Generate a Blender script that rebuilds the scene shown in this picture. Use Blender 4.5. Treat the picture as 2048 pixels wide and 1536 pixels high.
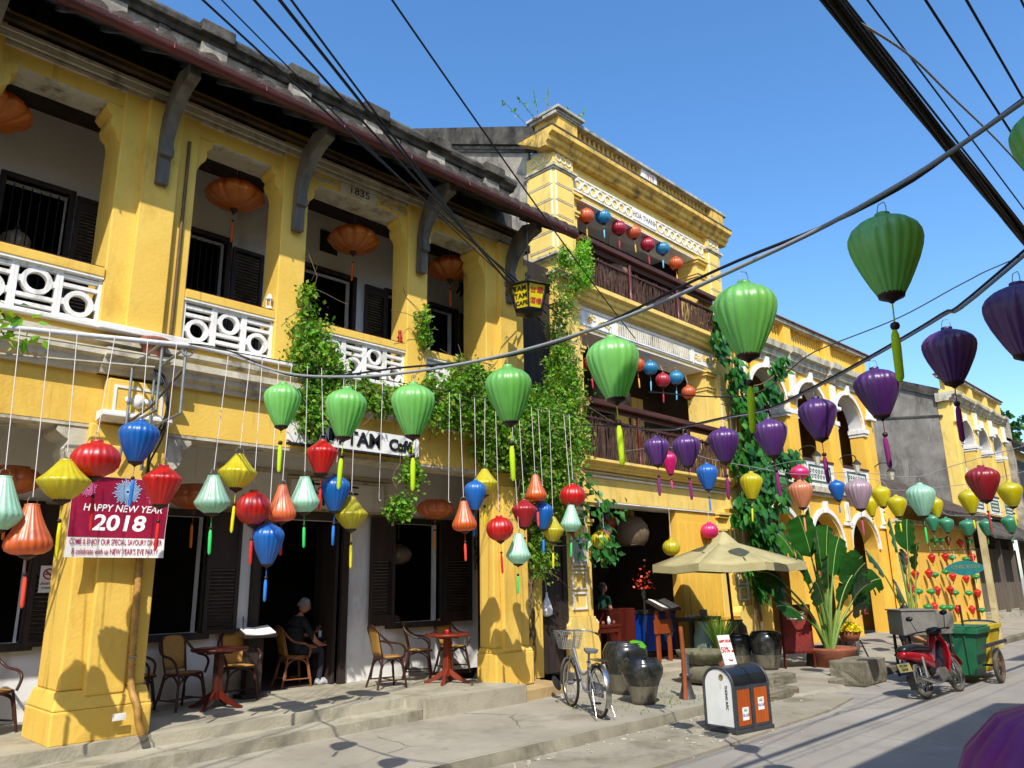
import bpy, bmesh, math, random
from mathutils import Vector, Matrix, Quaternion
R = math.radians
for o in list(bpy.data.objects): bpy.data.objects.remove(o)
S = bpy.context.scene
C = S.collection

# ------------------------------------------------------------------ camera
cam_d = bpy.data.cameras.new('camera'); cam = bpy.data.objects.new('camera', cam_d); C.objects.link(cam)
pit, rol, yaw = R(14.485), R(-1.02), R(44.42)
fh = Vector((math.cos(yaw), math.sin(yaw), 0)); rt = Vector((math.sin(yaw), -math.cos(yaw), 0)); zz = Vector((0, 0, 1))
F_ = fh*math.cos(pit) + zz*math.sin(pit); U0 = -fh*math.sin(pit) + zz*math.cos(pit)
R_ = rt*math.cos(rol) + U0*math.sin(rol); U_ = -rt*math.sin(rol) + U0*math.cos(rol)
cam.matrix_world = Matrix(((R_.x, U_.x, -F_.x, 0), (R_.y, U_.y, -F_.y, 0), (R_.z, U_.z, -F_.z, 1.9), (0, 0, 0, 1)))
cam_d.sensor_width = 36; cam_d.lens = 36*1537/2048; cam_d.clip_start = .05; cam_d.clip_end = 2000
S.camera = cam
# ------------------------------------------------------------------ sky, sun, exposure
SUN = Vector((1.0, 1.0, -1.5)).normalized()          # direction the light travels
W = bpy.data.worlds.new('World'); S.world = W; W.use_nodes = True
nt = W.node_tree; bg = nt.nodes['Background']
sky = nt.nodes.new('ShaderNodeTexSky'); sky.sky_type = 'NISHITA'; sky.sun_disc = False
sky.sun_elevation = math.asin(-SUN.z); sky.sun_rotation = math.atan2(-SUN.x, -SUN.y)
sky.air_density = 1.0; sky.dust_density = 1.0; sky.ozone_density = 3.0; sky.altitude = 0
hsv = nt.nodes.new('ShaderNodeHueSaturation'); hsv.inputs['Saturation'].default_value = 1.22; nt.links.new(sky.outputs[0], hsv.inputs['Color']); nt.links.new(hsv.outputs[0], bg.inputs[0]); bg.inputs[1].default_value = 0.13
sl = bpy.data.lights.new('sun', 'SUN'); sl.energy = 2.75; sl.angle = R(0.53); sl.color = (1, .95, .86)
so = bpy.data.objects.new('sun', sl); C.objects.link(so); so.rotation_euler = SUN.to_track_quat('-Z', 'Y').to_euler(); so.location = (0, -20, 40)
V = S.view_settings; V.view_transform = 'Standard'; V.look = 'None'; V.gamma = 1; V.exposure = 1.06; V.use_curve_mapping = False
S.render.engine = 'CYCLES'

# ------------------------------------------------------------------ materials
MT = {}
def srgb(h):
    if isinstance(h, str):
        h = h.lstrip('#'); c = [int(h[i:i+2], 16)/255 for i in (0, 2, 4)]
        return tuple(x/12.92 if x <= .04045 else ((x+.055)/1.055)**2.4 for x in c)
    return tuple(h)
def mat(name, base, var=None, scale=3., rough=.75, bump=.15, bscale=30., stain=None, samt=.5, sscale=1.2, streak=False,
        metal=0., spec=.4, coat=0., detail=6., drip=None, damt=.5, crack=None):
    """procedural plaster / wood / metal: two tones, optional stains with their own shape, fine relief"""
    if name in MT: return MT[name]
    m = bpy.data.materials.new(name); m.use_nodes = True; n = m.node_tree.nodes; l = m.node_tree.links
    b = n['Principled BSDF']; b.inputs['Roughness'].default_value = rough; b.inputs['Metallic'].default_value = metal
    b.inputs['Specular IOR Level'].default_value = spec; b.inputs['Coat Weight'].default_value = coat
    tc = n.new('ShaderNodeTexCoord'); base = srgb(base)
    col = None
    if var is not None:
        t = n.new('ShaderNodeTexNoise'); t.inputs['Scale'].default_value = scale; t.inputs['Detail'].default_value = detail; t.inputs['Roughness'].default_value = .62
        if streak:
            mp = n.new('ShaderNodeMapping'); mp.inputs['Scale'].default_value = streak if isinstance(streak, tuple) else (1, 1, .12); l.new(tc.outputs['Object'], mp.inputs[0]); l.new(mp.outputs[0], t.inputs[0])
        else: l.new(tc.outputs['Object'], t.inputs[0])
        r = n.new('ShaderNodeValToRGB'); r.color_ramp.elements[0].position = .33; r.color_ramp.elements[1].position = .67
        r.color_ramp.elements[0].color = (*srgb(var), 1); r.color_ramp.elements[1].color = (*base, 1); l.new(t.outputs[0], r.inputs[0]); col = r.outputs[0]
    else:
        b.inputs['Base Color'].default_value = (*base, 1)
    if stain is not None:
        t2 = n.new('ShaderNodeTexNoise'); t2.inputs['Scale'].default_value = sscale; t2.inputs['Detail'].default_value = 9; t2.inputs['Roughness'].default_value = .72
        mp = n.new('ShaderNodeMapping'); mp.inputs['Scale'].default_value = (1, 1, .45); mp.inputs['Location'].default_value = (7.3, 2.1, 4.4)
        l.new(tc.outputs['Object'], mp.inputs[0]); l.new(mp.outputs[0], t2.inputs[0])
        r2 = n.new('ShaderNodeValToRGB'); r2.color_ramp.elements[0].position = .62-.3*samt; r2.color_ramp.elements[1].position = .80-.22*samt; l.new(t2.outputs[0], r2.inputs[0])
        mx = n.new('ShaderNodeMix'); mx.data_type = 'RGBA'; l.new(r2.outputs[0], mx.inputs[0])
        if col is None: mx.inputs[6].default_value = (*base, 1)
        else: l.new(col, mx.inputs[6])
        mx.inputs[7].default_value = (*srgb(stain), 1); col = mx.outputs[2]
    def over(mask, c2, col):
        mx = n.new('ShaderNodeMix'); mx.data_type = 'RGBA'; l.new(mask, mx.inputs[0])
        if col is None: mx.inputs[6].default_value = (*base, 1)
        else: l.new(col, mx.inputs[6])
        mx.inputs[7].default_value = (*srgb(c2), 1); return mx.outputs[2]
    if drip is not None:      # narrow run-off streaks and scuffs
        t4 = n.new('ShaderNodeTexNoise'); t4.inputs['Scale'].default_value = 1.0; t4.inputs['Detail'].default_value = 7; t4.inputs['Roughness'].default_value = .65
        mp = n.new('ShaderNodeMapping'); mp.inputs['Scale'].default_value = (7, 7, .55); mp.inputs['Location'].default_value = (1.7, 5.5, .9); l.new(tc.outputs['Object'], mp.inputs[0]); l.new(mp.outputs[0], t4.inputs[0])
        r4 = n.new('ShaderNodeValToRGB'); r4.color_ramp.elements[0].position = .66-.16*damt; r4.color_ramp.elements[1].position = .86-.16*damt; r4.color_ramp.elements[1].color = (.75, .75, .75, 1); l.new(t4.outputs[0], r4.inputs[0]); col = over(r4.outputs[0], drip, col)
    if crack is not None:     # hairline cracks and slab joints
        cs, cw, cc = crack; vo = n.new('ShaderNodeTexVoronoi'); vo.feature = 'DISTANCE_TO_EDGE'; vo.inputs['Scale'].default_value = cs
        nz = n.new('ShaderNodeTexNoise'); nz.inputs['Scale'].default_value = 3; nz.inputs['Detail'].default_value = 6; ad = n.new('ShaderNodeVectorMath'); ad.operation = 'MULTIPLY_ADD'; ad.inputs[1].default_value = (.28, .28, .28)
        l.new(tc.outputs['Object'], nz.inputs[0]); l.new(nz.outputs['Color'], ad.inputs[0]); l.new(tc.outputs['Object'], ad.inputs[2]); l.new(ad.outputs[0], vo.inputs['Vector'])
        r5_ = n.new('ShaderNodeValToRGB'); r5_.color_ramp.elements[0].position = 0; r5_.color_ramp.elements[1].position = cw; r5_.color_ramp.elements[0].color = (.8, .8, .8, 1); r5_.color_ramp.elements[1].color = (0, 0, 0, 1); l.new(vo.outputs['Distance'], r5_.inputs[0]); 
        n6 = n.new('ShaderNodeTexNoise'); n6.inputs['Scale'].default_value = .7; l.new(tc.outputs['Object'], n6.inputs[0]); r6 = n.new('ShaderNodeValToRGB'); r6.color_ramp.elements[0].position = .5; r6.color_ramp.elements[1].position = .62; l.new(n6.outputs[0], r6.inputs[0])
        mm = n.new('ShaderNodeMath'); mm.operation = 'MULTIPLY'; l.new(r5_.outputs[0], mm.inputs[0]); l.new(r6.outputs[0], mm.inputs[1]); col = over(mm.outputs[0], cc, col)
    if col is not None: l.new(col, b.inputs['Base Color'])
    if bump > 0:
        t3 = n.new('ShaderNodeTexNoise'); t3.inputs['Scale'].default_value = bscale; t3.inputs['Detail'].default_value = 5; l.new(tc.outputs['Object'], t3.inputs[0])
        bp = n.new('ShaderNodeBump'); bp.inputs['Strength'].default_value = bump; bp.inputs['Distance'].default_value = .02; l.new(t3.outputs[0], bp.inputs['Height']); l.new(bp.outputs[0], b.inputs['Normal'])
    MT[name] = m; return m
def leafmat(name, cols, rough=.45, trans=.35):
    if name in MT: return MT[name]
    m = bpy.data.materials.new(name); m.use_nodes = True; n = m.node_tree.nodes; l = m.node_tree.links
    b = n['Principled BSDF']; b.inputs['Roughness'].default_value = rough; b.inputs['Specular IOR Level'].default_value = .35
    g = n.new('ShaderNodeNewGeometry'); oi = n.new('ShaderNodeObjectInfo'); ad = n.new('ShaderNodeMath'); ad.operation = 'ADD'; fr = n.new('ShaderNodeMath'); fr.operation = 'FRACT'
    l.new(g.outputs['Random Per Island'], ad.inputs[0]); l.new(oi.outputs['Random'], ad.inputs[1]); l.new(ad.outputs[0], fr.inputs[0])
    r = n.new('ShaderNodeValToRGB'); e = r.color_ramp.elements
    e[0].color = (*srgb(cols[0]), 1); e[1].color = (*srgb(cols[-1]), 1)
    for i, c in enumerate(cols[1:-1]): x = e.new((i+1)/(len(cols)-1)); x.color = (*srgb(c), 1)
    l.new(fr.outputs[0], r.inputs[0]); l.new(r.outputs[0], b.inputs['Base Color'])
    t = n.new('ShaderNodeBsdfTranslucent'); hs = n.new('ShaderNodeHueSaturation'); hs.inputs['Value'].default_value = 1.5; hs.inputs['Saturation'].default_value = 1.15
    l.new(r.outputs[0], hs.inputs['Color']); l.new(hs.outputs[0], t.inputs[0]); mx = n.new('ShaderNodeMixShader'); mx.inputs[0].default_value = trans
    l.new(b.outputs[0], mx.inputs[1]); l.new(t.outputs[0], mx.inputs[2]); l.new(mx.outputs[0], n['Material Output'].inputs[0]); MT[name] = m; return m
def silk(name, c, trans=.4, rough=.42):
    """satin stretched over bamboo ribs: shiny across the thread, light passes through"""
    if name in MT: return MT[name]
    m = bpy.data.materials.new(name); m.use_nodes = True; n = m.node_tree.nodes; l = m.node_tree.links
    b = n['Principled BSDF']; b.inputs['Roughness'].default_value = rough; b.inputs['Specular IOR Level'].default_value = 1.0
    b.inputs['Anisotropic'].default_value = .55; b.inputs['Coat Weight'].default_value = .55; b.inputs['Coat Roughness'].default_value = .34; b.inputs['Sheen Weight'].default_value = .15; b.inputs['Sheen Roughness'].default_value = .4
    tg = n.new('ShaderNodeTangent'); tg.direction_type = 'RADIAL'; tg.axis = 'Z'; l.new(tg.outputs[0], b.inputs['Tangent'])
    tc = n.new('ShaderNodeTexCoord'); t = n.new('ShaderNodeTexNoise'); t.inputs['Scale'].default_value = 9; t.inputs['Detail'].default_value = 5
    mp = n.new('ShaderNodeMapping'); mp.inputs['Scale'].default_value = (1.6, 1.6, .35); l.new(tc.outputs['Object'], mp.inputs[0]); l.new(mp.outputs[0], t.inputs[0])
    r = n.new('ShaderNodeValToRGB'); cc = srgb(c); r.color_ramp.elements[0].position = .3; r.color_ramp.elements[1].position = .7
    r.color_ramp.elements[0].color = (*[x*.78 for x in cc], 1); r.color_ramp.elements[1].color = (*cc, 1); l.new(t.outputs[0], r.inputs[0])
    oi = n.new('ShaderNodeObjectInfo'); hv = n.new('ShaderNodeHueSaturation'); mr = n.new('ShaderNodeMapRange'); mr.inputs['To Min'].default_value = .88; mr.inputs['To Max'].default_value = 1.1; l.new(oi.outputs['Random'], mr.inputs[0]); l.new(mr.outputs[0], hv.inputs['Value']); ms_ = n.new('ShaderNodeMapRange'); ms_.inputs['To Min'].default_value = 1.08; ms_.inputs['To Max'].default_value = 1.0; l.new(oi.outputs['Random'], ms_.inputs[0]); l.new(ms_.outputs[0], hv.inputs['Saturation']); l.new(r.outputs[0], hv.inputs['Color']); r = hv; l.new(r.outputs[0], b.inputs['Base Color'])
    bp = n.new('ShaderNodeBump'); bp.inputs['Strength'].default_value = .14; bp.inputs['Distance'].default_value = .02; l.new(t.outputs[0], bp.inputs['Height']); l.new(bp.outputs[0], b.inputs['Normal'])
    ts = n.new('ShaderNodeBsdfTranslucent'); l.new(r.outputs[0], ts.inputs[0]); mx = n.new('ShaderNodeMixShader'); mx.inputs[0].default_value = trans
    l.new(b.outputs[0], mx.inputs[1]); l.new(ts.outputs[0], mx.inputs[2]); l.new(mx.outputs[0], n['Material Output'].inputs[0]); MT[name] = m; return m

YEL = mat('yellow_limewash', '#E1BC58', '#D9B048', 1.3, .85, .22, 26, stain='#C39A3E', samt=.28, sscale=1.6, drip='#7d6030', damt=.42)
YEL2 = mat('pale_yellow_limewash', '#E6C76E', '#DDB95C', 1.6, .85, .2, 26, stain='#B3A263', samt=.30, sscale=2.2, drip='#6f5f38', damt=.5)
YEL3 = mat('orange_yellow_limewash', '#E5B84C', '#DCAB3C', 1.2, .85, .2, 26, stain='#C0913A', samt=.25, sscale=1.5, drip='#80622e', damt=.35)
YELW = mat('weathered_yellow_plaster', '#E2BC62', '#CFA446', 2.5, .9, .35, 22, stain='#4a4436', samt=.5, sscale=3.0)
WHT = mat('white_paint', '#E6E4DE', '#D5D2C8', 2., .7, .15, 30, stain='#9a958a', samt=.22, sscale=3, drip='#8d8779', damt=.5)
GWALL = mat('white_lime_wall', '#E6E5E3', '#D6D5D2', .9, .85, .15, 18, stain='#a3a3a2', samt=.3, sscale=1.0)
TRIM = mat('grey_white_trim', '#C9C2AE', '#AFA58B', 3., .85, .25, 24, stain='#5a5344', samt=.42, sscale=3.5)
MOULD = mat('mouldy_lime_render', '#B8AF9C', '#7d766a', 2.0, .95, .5, 16, stain='#2b2823', samt=.5, sscale=1.3, drip='#3a362f', damt=.7)
MOULD2 = mat('grey_weathered_side_wall', '#8f897e', '#6a645b', 1.1, .95, .4, 14, stain='#33302b', samt=.5, sscale=.8, drip='#b5afa2', damt=.5)
DSTONE = mat('blackened_stone', '#5f5a50', '#302d28', 3.0, .95, .5, 18, stain='#171512', samt=.55, sscale=2.2)
WOOD = mat('dark_weathered_wood', '#3c3029', '#231b17', 6., .7, .3, 40, streak=True)
WOODB = mat('brown_wood', '#5a3021', '#3b1d13', 5., .5, .2, 40, streak=(.3, 3, 3))
WOODR = mat('red_brown_varnished_wood', '#5e2216', '#3c130c', 4., .35, .12, 40, streak=True, coat=.2)
SHUT = mat('dark_brown_shutter_paint', '#3a2e28', '#271e1a', 5., .6, .2, 40, streak=True)
EAVE = mat('stained_eave_boards', '#5b4a33', '#33291d', 2.5, .9, .3, 20, stain='#1b1611', samt=.5, sscale=2.)
GUT = mat('maroon_gutter_metal', '#5d2c26', '#42201c', 3, .5, .1, 30, metal=.2)
TILE = mat('old_clay_tile', '#5c4c40', '#37302a', 6, .9, .4, 30, stain='#1d1b18', samt=.45, sscale=4)
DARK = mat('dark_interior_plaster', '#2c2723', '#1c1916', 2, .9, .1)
INTF = mat('interior_floor_tile', '#5a4a3e', '#463a30', 3, .6, .1)
CONC = mat('concrete_platform', '#AEA793', '#8f8875', 1.1, .92, .35, 28, stain='#6c6653', samt=.42, sscale=1.3, crack=(.5, .010, '#4a463a'))
WALK = mat('worn_concrete_pavement', '#A19A8A', '#8b8475', .9, .92, .3, 40, stain='#6f695b', samt=.36, sscale=.9, crack=(.55, .012, '#4a463c'))
ROADM = mat('pale_worn_asphalt', '#98938A', '#88837a', .7, .9, .25, 90, stain='#7a766d', samt=.3, sscale=.6, crack=(.3, .006, '#5a564e'))
CURB = mat('stained_kerb_concrete', '#857e6b', '#625c4b', 1.6, .95, .45, 25, stain='#4a4a38', samt=.5, sscale=2.2)
STEEL = mat('galvanised_pipe', '#9aa09d', '#7d8380', 6, .45, .1, 40, metal=.6)
CHROME = mat('scuffed_chrome', '#c9c9c7', '#9c9c9a', 8, .22, .05, 40, metal=.95)
BLK = mat('black_rubber', '#191817', '#232120', 6, .75, .1)
CABLE = mat('black_cable', '#141517', None, rough=.6, bump=0)
WIRE = mat('grey_wire', '#8c8d90', None, rough=.6, bump=0)
STRING = mat('white_nylon_string', '#d8cfca', None, rough=.7, bump=0)
GREYW = mat('ash_grey_stoneware', '#7d7766', '#5a5548', 5, .5, .2, 14, streak=True, stain='#2a2a28', samt=.4, sscale=3)
GLAZE = mat('black_glazed_ceramic', '#1d2021', '#2b2c2a', 3, .18, .12, 14, stain='#6b6552', samt=.30, sscale=2.2, spec=.6)
CLAY = mat('terracotta', '#94583f', '#7a4530', 5, .85, .2)
CANE = mat('woven_cane', '#c79a4f', '#a97c36', 60, .6, .5, 160)
RATT = mat('dark_rattan_pole', '#4a2a20', '#2f1a14', 8, .4, .12, 40)
RATL = mat('honey_rattan_pole', '#8f5c36', '#6d4126', 8, .4, .12, 40)
PAPER = mat('white_paper_print', '#eceae6', '#dfdcd6', 4, .7, .02)
INKB = mat('black_ink', '#161414', None, rough=.6, bump=0)
INKR = mat('red_ink', '#b51f2a', None, rough=.6, bump=0)
GLASS = mat('dark_window_glass', '#0d1012', None, rough=.08, bump=0, spec=.8)
SKIN = mat('skin', '#b07a5c', '#9c684c', 9, .55, .05)
# ------------------------------------------------------------------ mesh helpers
OFF = {}
class M:
    def __init__(s): s.v = []; s.f = []; s.sm = []
    def add(s, vs, fs, smooth=False):
        o = len(s.v); s.v += [tuple(p) for p in vs]; s.f += [tuple(i+o for i in f) for f in fs]; s.sm += [smooth]*len(fs); return s
    def box(s, x0, x1, y0, y1, z0, z1):
        return s.add([(x, y, z) for z in (z0, z1) for y in (y0, y1) for x in (x0, x1)],
                     [(0, 2, 3, 1), (4, 5, 7, 6), (0, 1, 5, 4), (2, 6, 7, 3), (0, 4, 6, 2), (1, 3, 7, 5)])
    def obox(s, c, ax, ay, az):   # oriented box: centre and three half-axes
        c, ax, ay, az = map(Vector, (c, ax, ay, az))
        return s.add([c+ax*i+ay*j+az*k for k in (-1, 1) for j in (-1, 1) for i in (-1, 1)],
                     [(0, 2, 3, 1), (4, 5, 7, 6), (0, 1, 5, 4), (2, 6, 7, 3), (0, 4, 6, 2), (1, 3, 7, 5)])
    def prism(s, poly, axis, a, b, smooth=False):   # poly in the two other axes, extruded a..b along axis
        def P(u, w, t): return (t, u, w) if axis == 'x' else (u, t, w) if axis == 'y' else (u, w, t)
        n = len(poly); vs = [P(u, w, a) for u, w in poly]+[P(u, w, b) for u, w in poly]
        return s.add(vs, [tuple(range(n)), tuple(range(2*n-1, n-1, -1))], False).add(vs, [(i, n+i, n+(i+1) % n, (i+1) % n) for i in range(n)], smooth)
    def lathe(s, prof, n=24, c=(0, 0, 0), rib=0, ramp=0., smooth=True, phase=0.):   # prof [(r,z)]
        vs = []
        for r, z in prof:
            for i in range(n):
                a = 2*math.pi*i/n+phase; k = 1.
                if rib: k = 1-ramp*(1-abs(math.sin(rib*a/2)))**3
                vs.append((c[0]+r*k*math.cos(a), c[1]+r*k*math.sin(a), c[2]+z))
        return s.add(vs, [(j*n+i, j*n+(i+1) % n, (j+1)*n+(i+1) % n, (j+1)*n+i) for j in range(len(prof)-1) for i in range(n)], smooth)
    def disc(s, c, r, n=16, ax='z'):
        vs = []
        for i in range(n):
            a = 2*math.pi*i/n; u, w = r*math.cos(a), r*math.sin(a)
            vs.append((c[0]+u, c[1]+w, c[2]) if ax == 'z' else (c[0]+u, c[1], c[2]+w) if ax == 'y' else (c[0], c[1]+u, c[2]+w))
        return s.add(vs, [tuple(range(n))])
    def tube(s, pts, r, n=8, closed=False, caps=True):
        pts = [Vector(p) for p in pts]; N = len(pts); vs = []; rr = r if isinstance(r, (list, tuple)) else [r]*N
        up = None
        for i, p in enumerate(pts):
            if closed: t = pts[(i+1) % N]-pts[i-1]
            else: t = pts[min(i+1, N-1)]-pts[max(i-1, 0)]
            t.normalize()
            if up is None: up = Vector((0, 0, 1)) if abs(t.z) < .9 else Vector((1, 0, 0))
            a = t.cross(up)
            if a.length < 1e-4: a = t.cross(Vector((0, 1, 0)))
            a.normalize(); b = a.cross(t); up = b
            vs += [p+a*(rr[i]*math.cos(2*math.pi*k/n))+b*(rr[i]*math.sin(2*math.pi*k/n)) for k in range(n)]
        fs = [(j*n+i, j*n+(i+1) % n, ((j+1) % N)*n+(i+1) % n, ((j+1) % N)*n+i) for j in range(N if closed else N-1) for i in range(n)]
        s.add(vs, fs, True)
        if not closed and caps: s.add(vs[:n], [tuple(range(n-1, -1, -1))]); s.add(vs[-n:], [tuple(range(n))])
        return s
    def torus(s, c, r, t, n=28, m=8, ax='y'):
        pts = []
        for i in range(n):
            a = 2*math.pi*i/n; u, w = r*math.cos(a), r*math.sin(a)
            pts.append((c[0]+u, c[1], c[2]+w) if ax == 'y' else (c[0]+u, c[1]+w, c[2]) if ax == 'z' else (c[0], c[1]+u, c[2]+w))
        return s.tube(pts, t, m, closed=True)
    def xf(s, mx):
        s.v = [tuple(mx @ Vector(p)) for p in s.v]; return s
    def build(s, name, m, parent=None, world=True, bevel=0, label=None, kind=None):
        me = bpy.data.meshes.new(name); vs = s.v
        o_ = OFF.get(parent) if parent is not None and world else None
        if o_ is not None: vs = [(a-o_[0], b-o_[1], c-o_[2]) for a, b, c in vs]
        me.from_pydata(vs, [], s.f); me.polygons.foreach_set('use_smooth', s.sm); me.update()
        bm = bmesh.new(); bm.from_mesh(me); bmesh.ops.recalc_face_normals(bm, faces=bm.faces); bm.to_mesh(me); bm.free()
        o = bpy.data.objects.new(name, me); C.objects.link(o)
        if m is not None: me.materials.append(m)
        if parent is not None: o.parent = parent; OFF[o] = OFF.get(parent)
        if bevel:
            bv = o.modifiers.new('bevel', 'BEVEL'); bv.width = bevel; bv.segments = 2; bv.limit_method = 'ANGLE'; bv.angle_limit = R(40)
        if label: o['label'] = label
        if kind: o['kind'] = kind
        return o
def thing(name, label, cat, loc=(0, 0, 0), rotz=0, group=None):
    o = bpy.data.objects.new(name, None); C.objects.link(o); o.location = loc; o.rotation_euler = (0, 0, rotz); o.empty_display_size = .2
    o['label'] = label; o['category'] = cat
    if group: o['group'] = group
    OFF[o] = tuple(loc); return o
def tag(o, label, cat, group=None):
    o['label'] = label; o['category'] = cat
    if group: o['group'] = group
    return o
def struct(o): o['kind'] = 'structure'; return o
def dup(root, loc, rotz=0, label=None, group=None, scale=None):
    r = root.copy(); C.objects.link(r); r.location = loc; r.rotation_euler = (0, 0, rotz)
    if label: r['label'] = label
    if group: r['group'] = group
    if scale: r.scale = (scale,)*3 if isinstance(scale, (int, float)) else scale
    for ch in list(root.children):
        c = ch.copy(); C.objects.link(c); c.parent = r
        for g in list(ch.children):
            d = g.copy(); C.objects.link(d); d.parent = c
    return r
def text(txt, name, size, loc, mx, m, parent=None, extrude=.002, align='CENTER', sx=1., shear=0., offset=0.):
    """lettering as thin mesh; mx = 3x3 columns (right, up, normal)"""
    cu = bpy.data.curves.new('lettering', 'FONT'); cu.body = txt; cu.size = size; cu.extrude = extrude; cu.align_x = align; cu.align_y = 'CENTER'; cu.shear = shear; cu.offset = offset; cu.resolution_u = 3
    to = bpy.data.objects.new('lettering', cu); C.objects.link(to)
    dg = bpy.context.evaluated_depsgraph_get(); dg.update(); me = bpy.data.meshes.new_from_object(to.evaluated_get(dg)); bpy.data.objects.remove(to)
    rt_, up_, nn = [Vector(v).normalized() for v in mx]; L = Vector(loc); o_ = OFF.get(parent) if parent is not None else None
    if o_: L = L-Vector(o_)
    for v in me.vertices: v.co = L+rt_*(v.co.x*sx)+up_*v.co.y+nn*v.co.z
    me.materials.clear(); me.materials.append(m); o = bpy.data.objects.new(name, me); C.objects.link(o)
    if parent is not None: o.parent = parent; OFF[o] = OFF.get(parent)
    return o
FACE = ((1, 0, 0), (0, 0, 1), (0, -1, 0))     # writing on a wall that faces the street
rnd = random.Random(7)
# ================================================================== helpers for architecture
def frustum(m, a, b):    # a,b = (x0,x1,y0,y1,z)
    vs = [(x, y, q[4]) for q in (a, b) for y in (q[2], q[3]) for x in (q[0], q[1])]
    return m.add(vs, [(0, 2, 3, 1), (4, 5, 7, 6), (0, 1, 5, 4), (2, 6, 7, 3), (0, 4, 6, 2), (1, 3, 7, 5)])
def openwall(m, x0, x1, z0, z1, y0, y1, ops):   # wall slab with rectangular openings [(xa,xb,za,zb)]
    ops = sorted(ops); x = x0
    for xa, xb, za, zb in ops:
        if xa > x: m.box(x, xa, y0, y1, z0, z1)
        if za > z0: m.box(xa, xb, y0, y1, z0, za)
        if zb < z1: m.box(xa, xb, y0, y1, zb, z1)
        x = xb
    if x < x1: m.box(x, x1, y0, y1, z0, z1)
    return m
def shutter(x0, x1, z0, z1, y, par, louv=(0., 1.), mt=None, ang=0., hinge=None):
    """a leaf with frame, louvre slats and, where not louvred, a plank panel"""
    mt = mt or SHUT; t = .045; f = .06
    fr = M().box(x0, x0+f, y, y+t, z0, z1).box(x1-f, x1, y, y+t, z0, z1).box(x0+f, x1-f, y, y+t, z0, z0+f).box(x0+f, x1-f, y, y+t, z1-f, z1)
    zl0, zl1 = z0+f+(z1-z0-2*f)*louv[0], z0+f+(z1-z0-2*f)*louv[1]
    fr.box(x0+f, x1-f, y+.003, y+t-.003, zl0-.03, zl0+.03) if louv[0] > 0 else None
    fr.box(x0+f, x1-f, y+.003, y+t-.003, zl1-.03, zl1+.03) if louv[1] < 1 else None
    rows = [(fr, 'shutter')]
    sl = M(); n = max(3, int((zl1-zl0)/.05)); h = (zl1-zl0)/n
    for i in range(n):
        zc = zl0+h*(i+.5); sl.obox(((x0+x1)/2, y+t/2, zc), ((x1-x0)/2-f, 0, 0), (0, .018, .018), (0, -.004, .004))
    o = fr.build('shutter', mt, par); a = sl.build('louvre_slats', mt, o, kind='stuff')
    if louv[0] > 0: M().box(x0+f, x1-f, y+.012, y+t-.012, z0+f, zl0).build('plank_panel', mt, o)
    if louv[1] < 1: M().box(x0+f, x1-f, y+.012, y+t-.012, zl1, z1-f).build('plank_panel', mt, o)
    return o
def mould(m, prof, x0, x1):   # prof [(y,z)] closed polygon extruded along x
    return m.prism(prof, 'x', x0, x1)
def scroll(m, x, d, z, y0, y1, w=.2, h=.42):   # corbel under a beam; d=+1 grows to +x
    P = [(0, 0), (w*1.0, 0), (w*1.05, -h*.16), (w*.8, -h*.26), (w*.62, -h*.3), (w*.72, -h*.46), (w*.6, -h*.62), (w*.3, -h*.72), (w*.16, -h*.9), (0, -h)]
    return m.prism([(x+d*u, z+v) for u, v in P], 'y', y0, y1)

# ================================================================== ground, road, pavements
struct(M().add([(-300, -300, -.02), (400, -300, -.02), (400, 300, -.02), (-300, 300, -.02)], [(0, 1, 2, 3)]).build('ground', WALK))
struct(M().add([(-80, -1.4, 0), (180, -1.4, 0), (180, 6.2, 0), (-80, 6.2, 0)], [(0, 1, 2, 3)]).build('road', ROADM))
ap = M()
P = [(-20, 5.12), (4, 5.08), (8.5, 5.06), (10, 5.14), (11.8, 5.18), (13.2, 5.4), (13.6, 6.5), (-20, 6.5)]
ap.prism(P, 'z', -.01, .032); struct(ap.build('gutter_apron', mat('worn_apron_concrete', '#9b9484', '#857e6d', 1.0, .92, .35, 30, stain='#5f5a4a', samt=.40, sscale=1.1), bevel=.012))
# raised pavement with a rough, slightly wavy kerb; it ramps down to the road at the stone block
rk = random.Random(3); xs = [-20+i*.45 for i in range(72)]; xs = [x for x in xs if x < 12.0]
top = [(x, 6.4+rk.uniform(-.022, .022)) for x in xs]
walk = M(); n = len(top)
vs = [(x, y, .152) for x, y in top]+[(x, y-.035-rk.uniform(0, .02), .0) for x, y in top]+[(x, 9.9, .152) for x, y in top]
walk.add(vs, [(i, i+1, 2*n+i+1, 2*n+i) for i in range(n-1)]+[(n+i, n+i+1, i+1, i) for i in range(n-1)])
xe = top[-1][0]
walk.add([(xe, 6.4, .152), (12.9, 6.1, .06), (14.25, 6.0, .07), (14.25, 9.9, .152), (xe, 9.9, .152), (xe, 6.36, 0), (12.9, 6.0, .0), (14.25, 5.85, 0)],
         [(0, 1, 2, 3, 4), (5, 6, 1, 0), (6, 7, 2, 1)])
walk.box(14.25, 60, 6.25, 9.9, 0, .153)
kbf = M(); kn = 0
for i in range(n-1):
    (xa, ya), (xb, yb) = top[i], top[i+1]
    kbf.add([(xa, ya-.012, .148), (xb, yb-.012, .148), (xb, yb-.075, .0), (xa, ya-.075, .0), (xa, ya+.05, .1525), (xb, yb+.05, .1525)], [(0, 1, 2, 3), (4, 5, 1, 0)], True)
struct(kbf.build('kerb', CURB))
struct(walk.build('pavement', WALK))
kb = struct(M().box(14.26, 60, 6.1, 6.245, -.01, .14).build('kerb', CURB, bevel=.02))
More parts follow.
